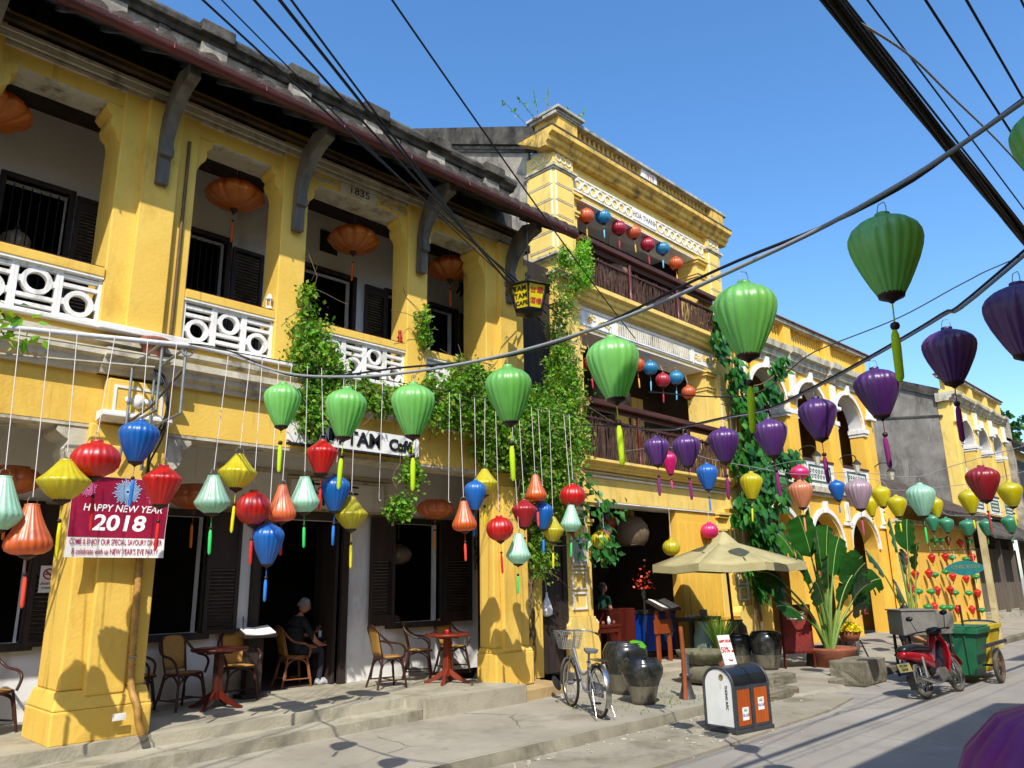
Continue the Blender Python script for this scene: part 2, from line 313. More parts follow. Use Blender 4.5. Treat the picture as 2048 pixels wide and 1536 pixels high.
pl = M().prism([(-6, 8.93), (6.95, 8.97), (7.0, 8.6), (8.95, 8.56), (8.95, 11.2), (-6, 11.2)], 'z', .1, .4)
struct(pl.build('platform', CONC, bevel=.025))
st = M().prism([(-6, 8.42), (3.6, 8.42), (5.6, 8.5), (6.99, 8.62), (6.99, 8.98), (-6, 9.0)], 'z', .1, .275)
struct(st.build('step', CONC, bevel=.025))
struct(M().prism([(8.97, 8.62), (10.1, 8.75), (10.25, 9.7), (8.97, 9.7)], 'z', .1, .30).build('threshold_slab', mat('sandy_concrete', '#B49A6C', '#9c845a', 2, .95, .4, 30), bevel=.03))
struct(M().box(11.2, 18.6, 9.15, 9.9, .1, .31).box(12.0, 13.6, 8.75, 9.15, .1, .235).build('threshold', CONC, bevel=.02))

# ================================================================== shophouse with the cafe
b1 = thing('shophouse', 'two storey yellow shophouse with white pierced balcony panels and deep tiled eave', 'building', (3.1, 9.2, 0))
XL, XR = -3.4, 10.4
def pillar_low(cx):
    m = M()
    if cx > 9:
        m.box(cx-.37, cx+.49, 9.10, 9.55, .31, .82); frustum(m, (cx-.37, cx+.49, 9.10, 9.55, .82), (cx-.35, cx+.46, 9.16, 9.5, .9)); m.box(cx-.35, cx+.46, 9.16, 9.5, .9, 3.7)
    else: m.box(cx-.49, cx+.49, 9.06, 10.0, .39, .72); frustum(m, (cx-.49, cx+.49, 9.06, 10.0, .72), (cx-.44, cx+.44, 9.13, 9.95, .9)); m.box(cx-.425, cx+.425, 9.16, 9.9, .9, 3.7)
    o = m.build('pillar', YEL, b1, bevel=.02)
    M().box(cx-.2, cx+.2, 9.09, 9.17, .84, 3.46).build('pilaster_strip', YEL, o, bevel=.018)
    for s in ((-1, 1) if cx < 9 else ()): scroll(M(), cx+s*.42, s, 3.685, 9.22, 9.72, .30, .62).build('scroll_corbel', TRIM, o, bevel=.01)
    # framed relief on the beam above
    z = 3.98; f = M(); y = 9.03
    for a in ((cx-.27, cx+.27, z+.12, z+.15), (cx-.27, cx+.27, z-.17, z-.14), (cx-.27, cx-.24, z-.14, z+.12), (cx+.24, cx+.27, z-.14, z+.12)): f.box(a[0], a[1], y-.03, y+.14, a[2], a[3])
    f.build('relief_frame', WHT, o)
    M().box(cx-.33, cx+.33, 9.012, 9.172, 3.76, 4.2).build('relief_panel', YEL, o, bevel=.012)
    g = M(); g.lathe([(.001, -.10), (.06, -.07), (.075, 0), (.05, .06), (.001, .08)], 12, (cx, y+.0, z)); 
    for s in (-1, 1): g.lathe([(.001, -.05), (.05, -.03), (.055, .02), (.001, .05)], 10, (cx+s*.1, y+.01, z+.0))
    g.build('relief_flower', WHT, o)
    M().prism([(9.16, 3.72), (8.94, 3.76), (8.94, 3.80), (9.0, 3.83), (9.16, 3.83)], 'x', cx-.38, cx+.38).build('relief_ledge', WHT, o, bevel=.008)
for cx in (-3.0, 3.1, 9.2): pillar_low(cx)
# beam between ground pillars
M().box(XL, 9.75, 9.2, 9.72, 3.69, 4.36).build('ground_beam', YEL, b1)
M().box(XL, 9.75, 9.205, 9.715, 3.65, 3.69).build('beam_soffit', TRIM, b1)
cn = M(); prof = [(9.2, 4.26), (9.14, 4.26), (9.12, 4.32), (9.05, 4.35), (9.04, 4.41), (8.97, 4.44), (8.97, 4.52), (9.2, 4.52)]
mould(cn, prof, XL, 9.75); cn.build('cornice', TRIM, b1)
for cx in (-3.0, 3.1, 9.2):
    q = M(); mould(q, [(y-.075 if y < 9.2 else y, z) for y, z in prof], cx-.42, cx+.42); q.build('cornice_break', TRIM, b1)
M().box(XL, 9.75, 9.07, 9.7, 4.52, 4.74).build('balcony_band', YEL, b1)
M().prism([(9.0, 4.60), (9.07, 4.57), (9.07, 4.66), (9.0, 4.66)], 'x', XL, 9.75).build('band_bead', TRIM, b1)
M().box(XL, 9.76, 9.0, 9.4, 4.74, 4.80).build('white_ledge', WHT, b1, bevel=.012)
for cx in (-3.0, 3.1, 9.2): M().box(cx-.52, cx+.52, 8.95, 9.1, 4.735, 4.815).build('white_ledge', WHT, b1, bevel=.012)
# upper pillars and columns
def pillar_up(cx):
    m = M().box(cx-.47, cx+.47, 9.16, 9.75, 4.8, 8.3); o = m.build('upper_pillar', YEL, b1, bevel=.015)
    M().box(cx-.21, cx+.21, 9.07, 9.17, 4.802, 7.86).build('pilaster_strip', YEL, o, bevel=.012)
    for s in (-1, 1): scroll(M(), cx+s*.465, s, 7.66, 9.2, 9.62, .19, .5).build('scroll_corbel', YEL, o, bevel=.01)
def column_up(cx):
    m = M().box(cx-.2, cx+.2, 9.13, 9.55, 4.8, 8.3); o = m.build('upper_column', YEL, b1, bevel=.015)
    for s in (-1, 1): scroll(M(), cx+s*.195, s, 7.66, 9.18, 9.5, .17, .45).build('scroll_corbel', YEL, o, bevel=.01)
for cx in (-3.0, 3.1, 9.2): pillar_up(cx)
cols = [-1.12, 1.12, 4.98, 7.2]
for cx in cols: column_up(cx)
def bracket(cx):
    P = [(9.1, 6.72), (8.99, 6.72), (8.98, 7.12), (8.93, 7.2), (8.95, 7.3), (8.86, 7.5), (8.7, 7.68), (8.5, 7.8), (8.28, 7.86), (8.28, 8.0), (8.62, 8.06), (8.9, 7.88), (9.03, 7.6), (9.08, 7.3)]
    o = M().prism(P, 'x', cx-.07, cx+.07).build('eave_bracket', mat('grey_old_timber', '#6d675c', '#433e36', 5, .85, .4, 30, streak=True), b1, bevel=.012)
    M().box(cx-.085, cx+.085, 8.92, 9.02, 7.08, 7.2).build('bracket_boss', MT['grey_old_timber'], o, bevel=.02)
for cx in (-3.0, -1.12, 1.12, 3.1, 4.98, 7.2, 9.2): bracket(cx)
# upper beam with mouldings and date panel
M().box(XL, 9.75, 9.2, 9.6, 7.67, 8.32).build('upper_beam', YEL, b1)
M().box(XL, 9.75, 9.21, 9.59, 7.64, 7.67).build('beam_soffit', TRIM, b1)
um = M()
for a, b, c in ((7.86, 7.90, .05), (7.92, 7.99, .09), (8.0, 8.04, .12)): mould(um, [(9.2, a), (9.2-c, a), (9.2-c, b), (9.2, b)], XL, 9.75)
um.build('beam_moulding', TRIM, b1)
M().box(XL, 9.75, 9.02, 9.19, 8.1, 8.16).build('eave_purlin', EAVE, b1)
dp = M().box(5.72, 6.42, 9.17, 9.205, 7.68, 7.855).build('date_panel', TRIM, b1, bevel=.008)
text('1835', 'date_numerals', .17, (6.07, 9.168, 7.765), FACE, INKB, dp, sx=1.15)
# relief scrolls beside the date
rs = M(); rr = random.Random(5)
for s in (-1, 1):
    for i in range(9):
        x = 6.07+s*(.44+i*.075); rs.torus((x, 9.19, 7.765+.022*math.sin(i*1.7)), .028+.012*(i % 2), .010, 12, 5, 'y')
rs.build('scroll_relief', TRIM, b1)
# lattice balcony panels
def lattice(x0, x1, n):
    y0, y1 = 9.19, 9.27; za, zb = 4.8, 5.40; w = (x1-x0)/n
    pn = M().box(x0, x1, y0-.008, y1+.008, za, za+.055).box(x0, x1, y0-.008, y1+.008, zb-.04, zb).build('balcony_panel', WHT, b1, bevel=.006)
    for i in range(n):
        a = x0+i*w; b = a+w; m = M(); g = .055; e = .036
        m.box(a+.001, a+e, y0, y1, za+.055, zb-.04).box(b-e, b-.001, y0, y1, za+.055, zb-.04)
        mid = (a+b)/2; top = i % 2 == 1; r = min(.155, w*.36)
        cz = zb-.055-r if top else za+.075+r
        # ring
        N = 20
        for rad0, rad1 in ((r*.66, r),):
            vs = [(mid+q*math.cos(2*math.pi*k/N), y, cz+q*math.sin(2*math.pi*k/N)) for y in (y0, y1) for q in (rad0, rad1) for k in range(N)]
            fs = []
            for k in range(N):
                j = (k+1) % N; fs += [(k, N+k, N+j, j), (2*N+k, 2*N+j, 3*N+j, 3*N+k), (k, j, 2*N+j, 2*N+k), (N+k, 3*N+k, 3*N+j, N+j)]
            m.add(vs, fs)
        # square round the ring touches the uprights through short blocks, two bars beyond it
        for s in (-1, 1): m.box(min(mid+s*r*.9, mid+s*(w/2-e+.004)), max(mid+s*r*.9, mid+s*(w/2-e+.004)), y0+.006, y1-.006, cz-.035, cz+.035)
        zc = (cz-r-.045) if top else (cz+r+.02)
        bars = [zc, zc-.10] if top else [zc, zc+.10]
        for z in bars: m.box(a+e-.003, b-e+.003, y0+.004, y1-.004, z, z+.042)
        if not top: m.box(a+e-.003, b-e+.003, y0+.004, y1-.004, cz-r-.03, cz-r+.012)
        else: m.box(a+e-.003, b-e+.003, y0+.004, y1-.004, cz+r-.012, cz+r+.03)
        m.build('lattice_unit', WHT, pn)
    M().box(x0, x1, 9.14, 9.33, 5.40, 5.515).build('balcony_rail', YEL, b1, bevel=.01)
    M().box(x0+.002, x1-.002, 9.15, 9.32, 5.375, 5.402).build('rail_underside', WHT, b1)
    M().box(x0+.01, x1-.01, 9.17, 9.30, 5.515, 5.535).build('rail_cap', WOODB, b1)
edges = [(-2.53, -1.32, 3), (-.92, .92, 5), (1.32, 2.63, 3), (3.57, 4.78, 3), (5.18, 7.0, 5), (7.4, 8.73, 3)]
for a, b, n in edges: lattice(a, b, n)
# floors, ceilings, walls, rooms behind
M().box(XL, XR, 9.4, 15.4, 4.40, 4.73).build('upper_floor', GWALL, b1)
M().box(XL, XR, 9.62, 15.4, 8.24, 8.4).build('upper_ceiling', WOOD, b1)
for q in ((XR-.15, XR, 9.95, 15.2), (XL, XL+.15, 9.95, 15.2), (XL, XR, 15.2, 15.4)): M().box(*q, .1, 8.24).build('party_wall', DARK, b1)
M().box(XL+.15, XR-.15, 11.2, 15.2, .3, .402).build('room_floor', INTF, b1)
gw = M(); openwall(gw, XL+.15, XR-.15, .402, 4.40, 11.05, 11.27, [(-.9, .3, 1.3, 2.9), (1.3, 2.72, 1.3, 2.9), (4.05, 4.9, 1.3, 2.9), (5.76, 7.2, .402, 2.93), (8.25, 9.29, 1.27, 2.95)])
gw.build('ground_back_wall', GWALL, b1)
M().box(5.0, 8.2, 11.035, 11.055, 3.0, 3.06).build('wall_moulding', TRIM, b1); M().box(5.0, 8.2, 11.02, 11.055, 3.62, 3.68).build('wall_moulding', TRIM, b1)
M().tube([(3.43, 9.13, 4.82), (3.43, 9.13, 7.5)], .022, 7).build('downpipe', mat('brown_pipe', '#6d5330', '#55401f', 6, .6, .1), b1)
uw = M(); openwall(uw, XL+.15, XR-.15, 4.73, 8.24, 11.0, 11.2, [(-1.2, .1, 4.9, 7.15), (1.85, 2.6, 4.9, 7.15), (4.19, 4.85, 4.76, 7.17), (6.2, 7.19, 4.76, 7.17), (7.95, 8.55, 4.9, 7.15), (9.0, 9.6, 4.9, 7.15)])
uw.build('upper_back_wall', GWALL, b1)
M().box(6.5, 6.85, 10.98, 11.0, 7.55, 7.95).build('wall_vent', WOOD, b1)
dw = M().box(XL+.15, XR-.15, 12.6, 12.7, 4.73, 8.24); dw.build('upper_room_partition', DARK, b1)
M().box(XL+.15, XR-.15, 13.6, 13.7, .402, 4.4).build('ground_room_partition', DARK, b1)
# frames
def frame(x0, x1, z0, z1, y, w=.09, sill=True):
    m = M().box(x0-w, x0, y-.03, y+.12, z0, z1+w).box(x1, x1+w, y-.03, y+.12, z0, z1+w).box(x0, x1, y-.03, y+.12, z1, z1+w)
    o = m.build('opening_frame', WOOD, b1, bevel=.008)
    if sill: M().box(x0-w-.05, x1+w+.05, y-.08, y+.1, z0-.09, z0).build('window_sill', WOOD, o, bevel=.01)
frame(1.3, 2.72, 1.3, 2.9, 11.02); frame(4.05, 4.9, 1.3, 2.9, 11.02); frame(5.76, 7.2, .402, 2.93, 11.0, .12, False); frame(8.25, 9.29, 1.27, 2.95, 11.02)
shutter(2.74, 3.2, 1.25, 2.95, 10.93, b1, (.0, .52)); shutter(4.92, 5.42, 1.27, 2.97, 10.93, b1, (0, .55))
shutter(7.72, 8.22, 1.24, 3.02, 10.93, b1, (.05, .62)); shutter(9.32, 10.0, 1.24, 3.04, 10.93, b1, (.05, .62))
# door leaves standing open, turned into the room
for x in (5.79, 7.13):
    M().box(x, x+.05, 11.08, 11.7, .41, 2.9).build('door_leaf', WOOD, b1, bevel=.006)
# upper windows: bars, shutters folded on the wall
for x0, x1, z0, z1 in ((1.85, 2.6, 4.9, 7.15), (4.19, 4.85, 4.76, 7.17), (6.2, 7.19, 4.76, 7.17), (7.95, 8.55, 4.9, 7.15), (9.0, 9.6, 4.9, 7.15)): frame(x0, x1, z0, z1, 10.97, .07, False)
shutter(2.68, 3.3, 4.9, 7.15, 10.9, b1, (.05, .95)); shutter(4.93, 5.45, 4.78, 7.1, 10.9, b1, (0, 1)); shutter(7.42, 7.88, 4.9, 7.15, 10.9, b1, (.03, .97)); shutter(9.68, 10.2, 4.9, 7.15, 10.9, b1, (.03, .97)); shutter(8.62, 8.93, 4.9, 7.15, 10.9, b1, (.03, .97))
gb = M()
for x0, x1 in ((1.85, 2.6), (4.19, 4.85)):
    k = 7
    for i in range(1, k): gb.tube([(x0+(x1-x0)*i/k, 11.05, 4.9), (x0+(x1-x0)*i/k, 11.05, 7.12)], .008, 6)
gb.build('window_bars', BLK, b1, kind='stuff')
# a sash with pale panes beside the left window upstairs
sw = M()
for i in range(5): sw.box(1.15, 1.62, 10.93, 10.98, 4.95+i*.43, 4.99+i*.43)
sw.box(1.1, 1.15, 10.93, 10.98, 4.9, 7.15).box(1.62, 1.72, 10.93, 10.98, 4.9, 7.15)
sh = sw.build('sash_frame', WOOD, b1)
for i in range(4): M().box(1.15, 1.62, 10.945, 10.96, 4.992+i*.43, 5.378+i*.43).build('pane', mat('milky_pane', '#c9d2da', '#b3bdc6', 3, .25, .02), sh)
# roof over the gallery: eave boards, tiles, gutter, blackened parapet behind
def roofz(y): return 8.08+(y-8.18)*.62
rf = M().prism([(8.2, roofz(8.2)-.06), (10.3, roofz(10.3)-.06), (10.3, roofz(10.3)), (8.2, roofz(8.2))], 'x', XL-.2, 9.95).build('eave_boards', EAVE, b1)
raf = M()
for i in range(27):
    x = -3.2+i*.5; raf.prism([(8.24, roofz(8.24)-.14), (9.3, roofz(9.3)-.14), (9.3, roofz(9.3)-.064), (8.24, roofz(8.24)-.064)], 'x', x-.03, x+.03)
raf.build('rafters', EAVE, rf)
M().prism([(8.19, roofz(8.19)-.12), (8.23, roofz(8.23)-.12), (8.23, roofz(8.23)+.02), (8.19, roofz(8.19)+.02)], 'x', XL-.2, 9.95).build('fascia_board', EAVE, b1)
cov = M()
for i in range(54):
    x = -3.3+i*.25; N = 7
    for s in (0,):
        A = [(x+.085*math.cos(math.pi*k/N), .085*math.sin(math.pi*k/N)) for k in range(N+1)]
        vs = [(u, 8.52, roofz(8.52)+w+.01) for u, w in A]+[(u, 10.25, roofz(10.25)+w+.01) for u, w in A]
        cov.add(vs, [(k, k+1, N+2+k, N+1+k) for k in range(N)], True)
cov.build('roof_tile_rows', TILE, rf, kind='stuff')
tm = None
for i in range(54):
    x = -3.3+i*.25+rk.uniform(-.01, .01)
    if tm is None:
        m = M(); N = 8; A = [(.1*math.cos(math.pi*k/N), .1*math.sin(math.pi*k/N)) for k in range(N+1)]
        y0 = 8.08; vs = [(u, y0, roofz(y0)+w+.01) for u, w in A]+[(u, 8.56, roofz(8.56)+w+.01) for u, w in A]
        m.add(vs, [(k, k+1, N+2+k, N+1+k) for k in range(N)]+[tuple(range(N, -1, -1))], False)
        tm = m.build('eave_tile', TILE, rf); tm.location.x = x
    else:
        t = tm.copy(); C.objects.link(t); t.location.x = x
g = M(); N = 8; A = [(8.12+.075*math.cos(math.pi+math.pi*k/N), 7.99+.085*math.sin(math.pi+math.pi*k/N)) for k in range(N+1)]
vs = [(x, y, z) for x in (XL-.2, 10.0) for y, z in A]; g.add(vs, [(k, k+1, N+2+k, N+1+k) for k in range(N)], True)
A2 = [(y*1.0+(8.12-y)*.1, z+.012) for y, z in A]; g.add([(x, y, z) for x in (XL-.2, 10.0) for y, z in A2], [(k, k+1, N+2+k, N+1+k) for k in range(N)], True)
g.add([(10.0, y, z) for y, z in A], [tuple(range(N+1))]).build('gutter', GUT, b1)
hk = M()
for i in range(12): x = -3+i*1.15; hk.tube([(x, 8.2, 8.12), (x, 8.12, 8.02), (x, 8.05, 8.0), (x, 8.04, 7.93)], .011, 5)
hk.build('gutter_hooks', GUT, b1)
# parapet: base, sunk panels between posts, coping
pz = 9.1
M().box(XL, 10.35, 10.06, 10.3, pz-.35, pz+.10).build('parapet_base', DSTONE, b1)
po = M().box(XL, 10.35, 10.12, 10.26, pz+.10, pz+.66).build('parapet_wall', MOULD, b1)
cp = M(); mould(cp, [(10.30, pz+.66), (10.06, pz+.66), (10.03, pz+.72), (9.96, pz+.75), (9.94, pz+.83), (9.98, pz+.90), (10.34, pz+.90)], XL, 10.42); cp.build('parapet_coping', DSTONE, b1, bevel=.01)
x = -3.2; k = 0
while x < 10.4:
    w = .2 if k % 2 == 0 else .08
    M().box(x-w, x+w, 10.02 if k % 2 == 0 else 10.07, 10.13, pz+.10, pz+.655).build('parapet_post', MOULD if k % 2 == 0 else DSTONE, po, bevel=.012)
    if k % 2 == 0: M().box(x-.26, x+.26, 9.9, 10.36, pz+.75, pz+.955).build('coping_block', DSTONE, po, bevel=.02)
    x += .72; k += 1
for i in range(18):
    a = -2.95+i*.72
    fr = M()
    for q in ((a+.1, a+.46, pz+.52, pz+.55), (a+.1, a+.46, pz+.2, pz+.23), (a+.1, a+.13, pz+.23, pz+.52), (a+.43, a+.46, pz+.23, pz+.52)): fr.box(q[0], q[1], 10.095, 10.125, q[2], q[3])
    fr.build('sunk_panel_frame', MOULD, po)
# ================================================================== passage between the two houses
pg = thing('passage_gate', 'dark plank gate in the narrow passage overgrown by the vine', 'gate', (10.9, 9.8, .1))
M().box(10.42, 11.36, 10.0, 10.1, 2.75, 8.3).build('passage_wall', WOOD, pg)
for i in range(4):
    a = 10.44+i*.2; M().box(a+.004, a+.194, 9.8, 9.84, .31, 2.62).build('plank', WOOD, pg, bevel=.004)
M().box(10.42, 11.28, 9.79, 9.86, 2.62, 2.75).box(11.26, 11.39, 9.78, 9.9, .31, 2.75).build('gate_frame', WOOD, pg)
M().box(9.74, 10.42, 9.55, 9.75, .3, 4.2).build('yellow_jamb', YEL, pg, bevel=.01)
M().box(9.76, 10.4, 9.8, 9.9, 4.2, 8.2).build('dark_board', WOOD, pg)
# ================================================================== three storey house
b2 = thing('balcony_house', 'tall three storey pale yellow house with white relief friezes and brown balconies', 'building', (14.9, 9.8, 0))
def framed(par, x0, x1, z0, z1, y, w=.03, m=None, axis='y', name='panel_frame', d=.02):
    f = M(); m = m or WHT
    for a in ((x0, x1, z1-w, z1), (x0, x1, z0, z0+w), (x0, x0+w, z0+w, z1-w), (x1-w, x1, z0+w, z1-w)):
        if axis == 'y': f.box(a[0], a[1], y-d, y+.004, a[2], a[3])
        else: f.box(y-d, y+.004, a[0], a[1], a[2], a[3])
    return f.build(name, m, par)
for (xa, xb, left) in ((11.4, 12.08, True), (17.72, 18.4, False)):
    p = M().box(xa, xb, 9.8, 10.6, 1.25, 11.1).build('pier', YEL2, b2, bevel=.012)
    # bell-shaped foot
    M().prism([(xa-.10, .31), (xa-.12, .75), (xa-.04, .95), (xa-.09, 1.02), (xa-.09, 1.12), (xa-.03, 1.16), (xa, 1.25), (xb, 1.25), (xb+.03, 1.16), (xb+.09, 1.12), (xb+.09, 1.02), (xb+.04, .95), (xb+.12, .75), (xb+.10, .31)], 'y', 9.7, 10.6).build('pier_foot', YEL2, p, bevel=.02)
    # rusticated blocks with white edging, on the street side and on the side
    for (za, zb, n) in ((8.75, 10.62, 5), (5.1, 7.1, 5)):
        h = (zb-za)/n
        for i in range(n):
            f = M(); z0 = za+i*h+.04; z1 = za+(i+1)*h-.03; x0, x1 = xa+.08, xb-.08
            f.box(x0, x1, 9.775, 9.803, z0, z1); f.build('rusticated_block', YEL2, p, bevel=.008)
            e = M().box(x0-.035, x0-.002, 9.785, 9.803, z0-.02, z1+.02).box(x0-.002, x1, 9.785, 9.803, z0-.022, z0-.002)
            e.build('white_edging', WHT, p)
            if left:
                M().box(11.375, 11.403, 9.88, 10.52, z0, z1).build('rusticated_block', YEL2, p, bevel=.008)
                M().box(11.385, 11.403, 9.84, 9.877, z0-.02, z1+.02).box(11.385, 11.403, 9.877, 10.52, z0-.022, z0-.002).build('white_edging', WHT, p)
    # string courses round the pier
    for z, d in ((10.66, .07), (8.15, .1), (8.55, .12), (7.5, .05), (4.75, .09), (4.3, .12), (3.6, .07)):
        s = M(); s.box(xa-d, xb+d, 9.8-d, 10.62, z, z+.06); s.box(xa-d*.5, xb+d*.5, 9.8-d*.5, 10.61, z-.05, z); s.build('string_course', TRIM if z > 8 else YEL2, p)
    # ring / lozenge panel under the cornice
    for i in range(3): M().torus((xa+.17+i*.165, 9.79, 10.92), .085, .013, 18, 5, 'y').build('ring_relief', WHT, p)
    if left:
        for i in range(3): M().torus((11.39, 9.98+i*.19, 10.92), .09, .013, 18, 5, 'x').build('ring_relief', WHT, p)
    # framed panels of the ground floor
    for z0, z1 in ((2.12, 3.3), (1.75, 2.08), (1.38, 1.7)): framed(p, xa+.12, xb-.12, z0, z1, 9.79, .035)
M().box(11.52, 11.98, 9.755, 9.785, 2.2, 2.72).build('plaque_back', WHT, b2, bevel=.006)
nb = M().box(11.56, 11.94, 9.745, 9.757, 2.24, 2.68).build('notice_board', mat('grey_notice', '#b9b6b0', '#9b98a0', 9, .4, .02), b2)
# pilasters inside the piers with moulded caps
for xa, xb in ((12.08, 12.3), (17.3, 17.72)):
    for z0, z1 in ((8.15, 10.3), (4.3, 7.15), (.31, 3.5)):
        o = M().box(xa, xb, 9.92, 10.5, z0, z1).build('pilaster', YEL2, b2, bevel=.01)
        for q, d in ((z1-.06, .13), (z1-.13, .09), (z1-.45, .07), (z1-.52, .04)):
            M().box(xa-d*.6, xb+d*.6, 9.92-d, 10.5, q, q+.06).build('pilaster_cap', YEL2, o)
# beams, friezes, cornices, floors
for z0, z1 in ((3.5, 4.25), (7.15, 7.72), (10.28, 11.1)):
    M().box(12.08, 17.72, 9.9, 10.3, z0, z1).build('storey_beam', YEL2, b2)
    M().box(12.08, 17.72, 9.905, 10.6, z0-.03, z0).build('beam_soffit', GWALL, b2)
def corn(z, out, h, m, x0=11.36, x1=18.44, name='cornice'):
    k = M(); mould(k, [(9.9, z), (9.8-out*.25, z), (9.8-out*.3, z+h*.2), (9.8-out*.55, z+h*.3), (9.8-out*.6, z+h*.55), (9.8-out*.95, z+h*.68), (9.8-out, z+h*.72), (9.8-out, z+h), (10.6, z+h)], x0-out, x1+out)
    return k.build(name, m, b2)
corn(11.02, .27, .40, YELW); corn(7.75, .22, .34, YEL2, 12.1, 17.7); corn(4.12, .2, .2, YEL2, 12.1, 17.7)
for z in (7.72, 7.9, 3.98, 4.06): M().box(12.08, 17.72, 9.78 if z > 7.8 else 9.86, 9.9, z, z+.035).build('white_fillet', WHT, b2)
M().box(11.08, 18.72, 9.52, 10.6, 11.42, 11.46).build('cornice_cap', DSTONE, b2)
fr3 = M().box(12.1, 17.7, 9.875, 9.905, 10.40, 10.78).build('ring_frieze', YEL2, b2)
f = M().box(12.1, 17.7, 9.855, 9.88, 10.40, 10.44).box(12.1, 17.7, 9.855, 9.88, 10.74, 10.78); f.build('frieze_border', WHT, fr3)
ring = None
for i in range(20):
    x = 12.3+i*.273
    if 14.35 < x < 15.4: continue
    if ring is None:
        m = M(); N = 16
        vs = [(q*math.cos(2*math.pi*k/N), yy, q*math.sin(2*math.pi*k/N)) for yy in (-.02, 0) for q in (.085, .134) for k in range(N)]; fs = []
        for k in range(N): j = (k+1) % N; fs += [(k, N+k, N+j, j), (k, j, 2*N+j, 2*N+k), (N+k, 3*N+k, 3*N+j, N+j)]
        ring = m.add(vs, fs).build('ring', WHT, fr3, world=False); ring.location = (x-14.9, 9.872-9.8, 10.59)
    else:
        q = ring.copy(); C.objects.link(q); q.location.x = x-14.9
hp = M().box(14.38, 15.36, 9.84, 9.88, 10.44, 10.74).build('name_panel', WHT, fr3, bevel=.006)
text('HOA THANH', 'name_letters', .2, (14.87, 9.838, 10.59), FACE, mat('dark_red_letters', '#5a2630', None, rough=.7, bump=0), hp, sx=.86)
fr2 = M().box(12.1, 17.7, 9.875, 9.903, 7.2, 7.66).build('relief_frieze', WHT, b2)
fl = M()
for i in range(34): x = 13.55+i*.088; fl.box(x, x+.045, 9.86, 9.878, 7.3, 7.56); 
fl.build('fluted_relief', TRIM, fr2)
for a, b in ((12.2, 13.4), (16.7, 17.6), (13.45, 16.65)): framed(fr2, a, b, 7.24, 7.62, 9.872, .03)
for a in (12.8, 17.15):
    q = M(); r_ = random.Random(int(a*10))
    for i in range(14): q.torus((a+r_.uniform(-.42, .42), 9.868, 7.43+r_.uniform(-.08, .08)), r_.uniform(.03, .06), .012, 10, 4, 'y')
    q.build('floral_relief', YEL2, fr2)
# crowning balustrade
cb = M().box(11.3, 18.5, 9.62, 9.9, 11.46, 11.51).build('balustrade_base', YELW, b2)
M().box(11.25, 18.55, 9.55, 9.95, 11.80, 11.88).build('balustrade_coping', mat('grey_white_coping', '#b9b5a8', '#8d897c', 4, .9, .3, 20, stain='#3b3830', samt=.4, sscale=3), cb, bevel=.012)
bl = None
for i in range(33):
    x = 12.1+i*.172
    if 14.55 < x < 15.2: continue
    if bl is None:
        bl = M().lathe([(.04, 0), (.045, .03), (.03, .05), (.058, .12), (.05, .17), (.03, .23), (.045, .26), (.045, .29)], 8).build('baluster', YELW, cb, world=False); bl.location = (x-14.9, -.07, 11.51)
    else: q = bl.copy(); C.objects.link(q); q.location.x = x-14.9
dp2 = M().box(14.55, 15.2, 9.63, 9.7, 11.51, 11.80).build('date_panel', WHT, cb)
text('1919', 'date_numerals', .2, (14.87, 9.625, 11.655), FACE, mat('faded_red_letters', '#a8605a', None, rough=.8, bump=0), dp2)
for xa, xb in ((11.38, 12.02), (17.75, 18.4)):
    o = M().box(xa, xb, 9.58, 10.3, 11.46, 11.86).build('corner_post', YELW, cb, bevel=.01)
    if xa < 12: M().box(xa-.14, xb+.14, 9.46, 10.44, 11.90, 11.97).box(xa-.08, xb+.08, 9.52, 10.38, 11.84, 11.9).build('post_cap', MT['grey_white_coping'], o, bevel=.01)
# floors, back walls, rooms
for za, zb in ((4.05, 4.25), (7.9, 8.12), (11.0, 11.3), (.2, .3)): M().box(11.5, 18.35, 9.93, 15, za, zb).build('floor_slab', GWALL, b2)
for q in ((11.63, 18.19, 11.9, 12.0, 4.25, 11.0), (18.2, 18.38, 10.61, 15, .3, 11), (11.51, 11.62, 10.61, 15, .3, 11), (11.63, 18.19, 14, 14.1, .3, 4.05)): M().box(*q).build('inner_wall', mat('brown_inner_wall', '#4a3c30', '#3a2f26', 2, .9, .1), b2)
for a, b, z0, z1 in ((12.9, 14.1, 4.3, 6.7), (14.6, 15.6, 4.3, 6.7), (12.9, 14.1, 8.2, 10.1), (15.4, 16.8, 8.2, 10.1)):
    M().box(a, b, 11.86, 11.9, z0, z1).build('inner_door', DARK, b2)
    M().box(a-.08, a, 11.84, 11.9, z0, z1).box(b, b+.08, 11.84, 11.9, z0, z1).box(a-.08, b+.08, 11.84, 11.9, z1, z1+.1).build('door_frame', WOOD, b2)
for a, b in ((16.0, 16.5), (16.7, 17.2)): M().box(a, b, 11.84, 11.9, 4.3, 6.7).build('shutter_leaf', YEL2, b2)
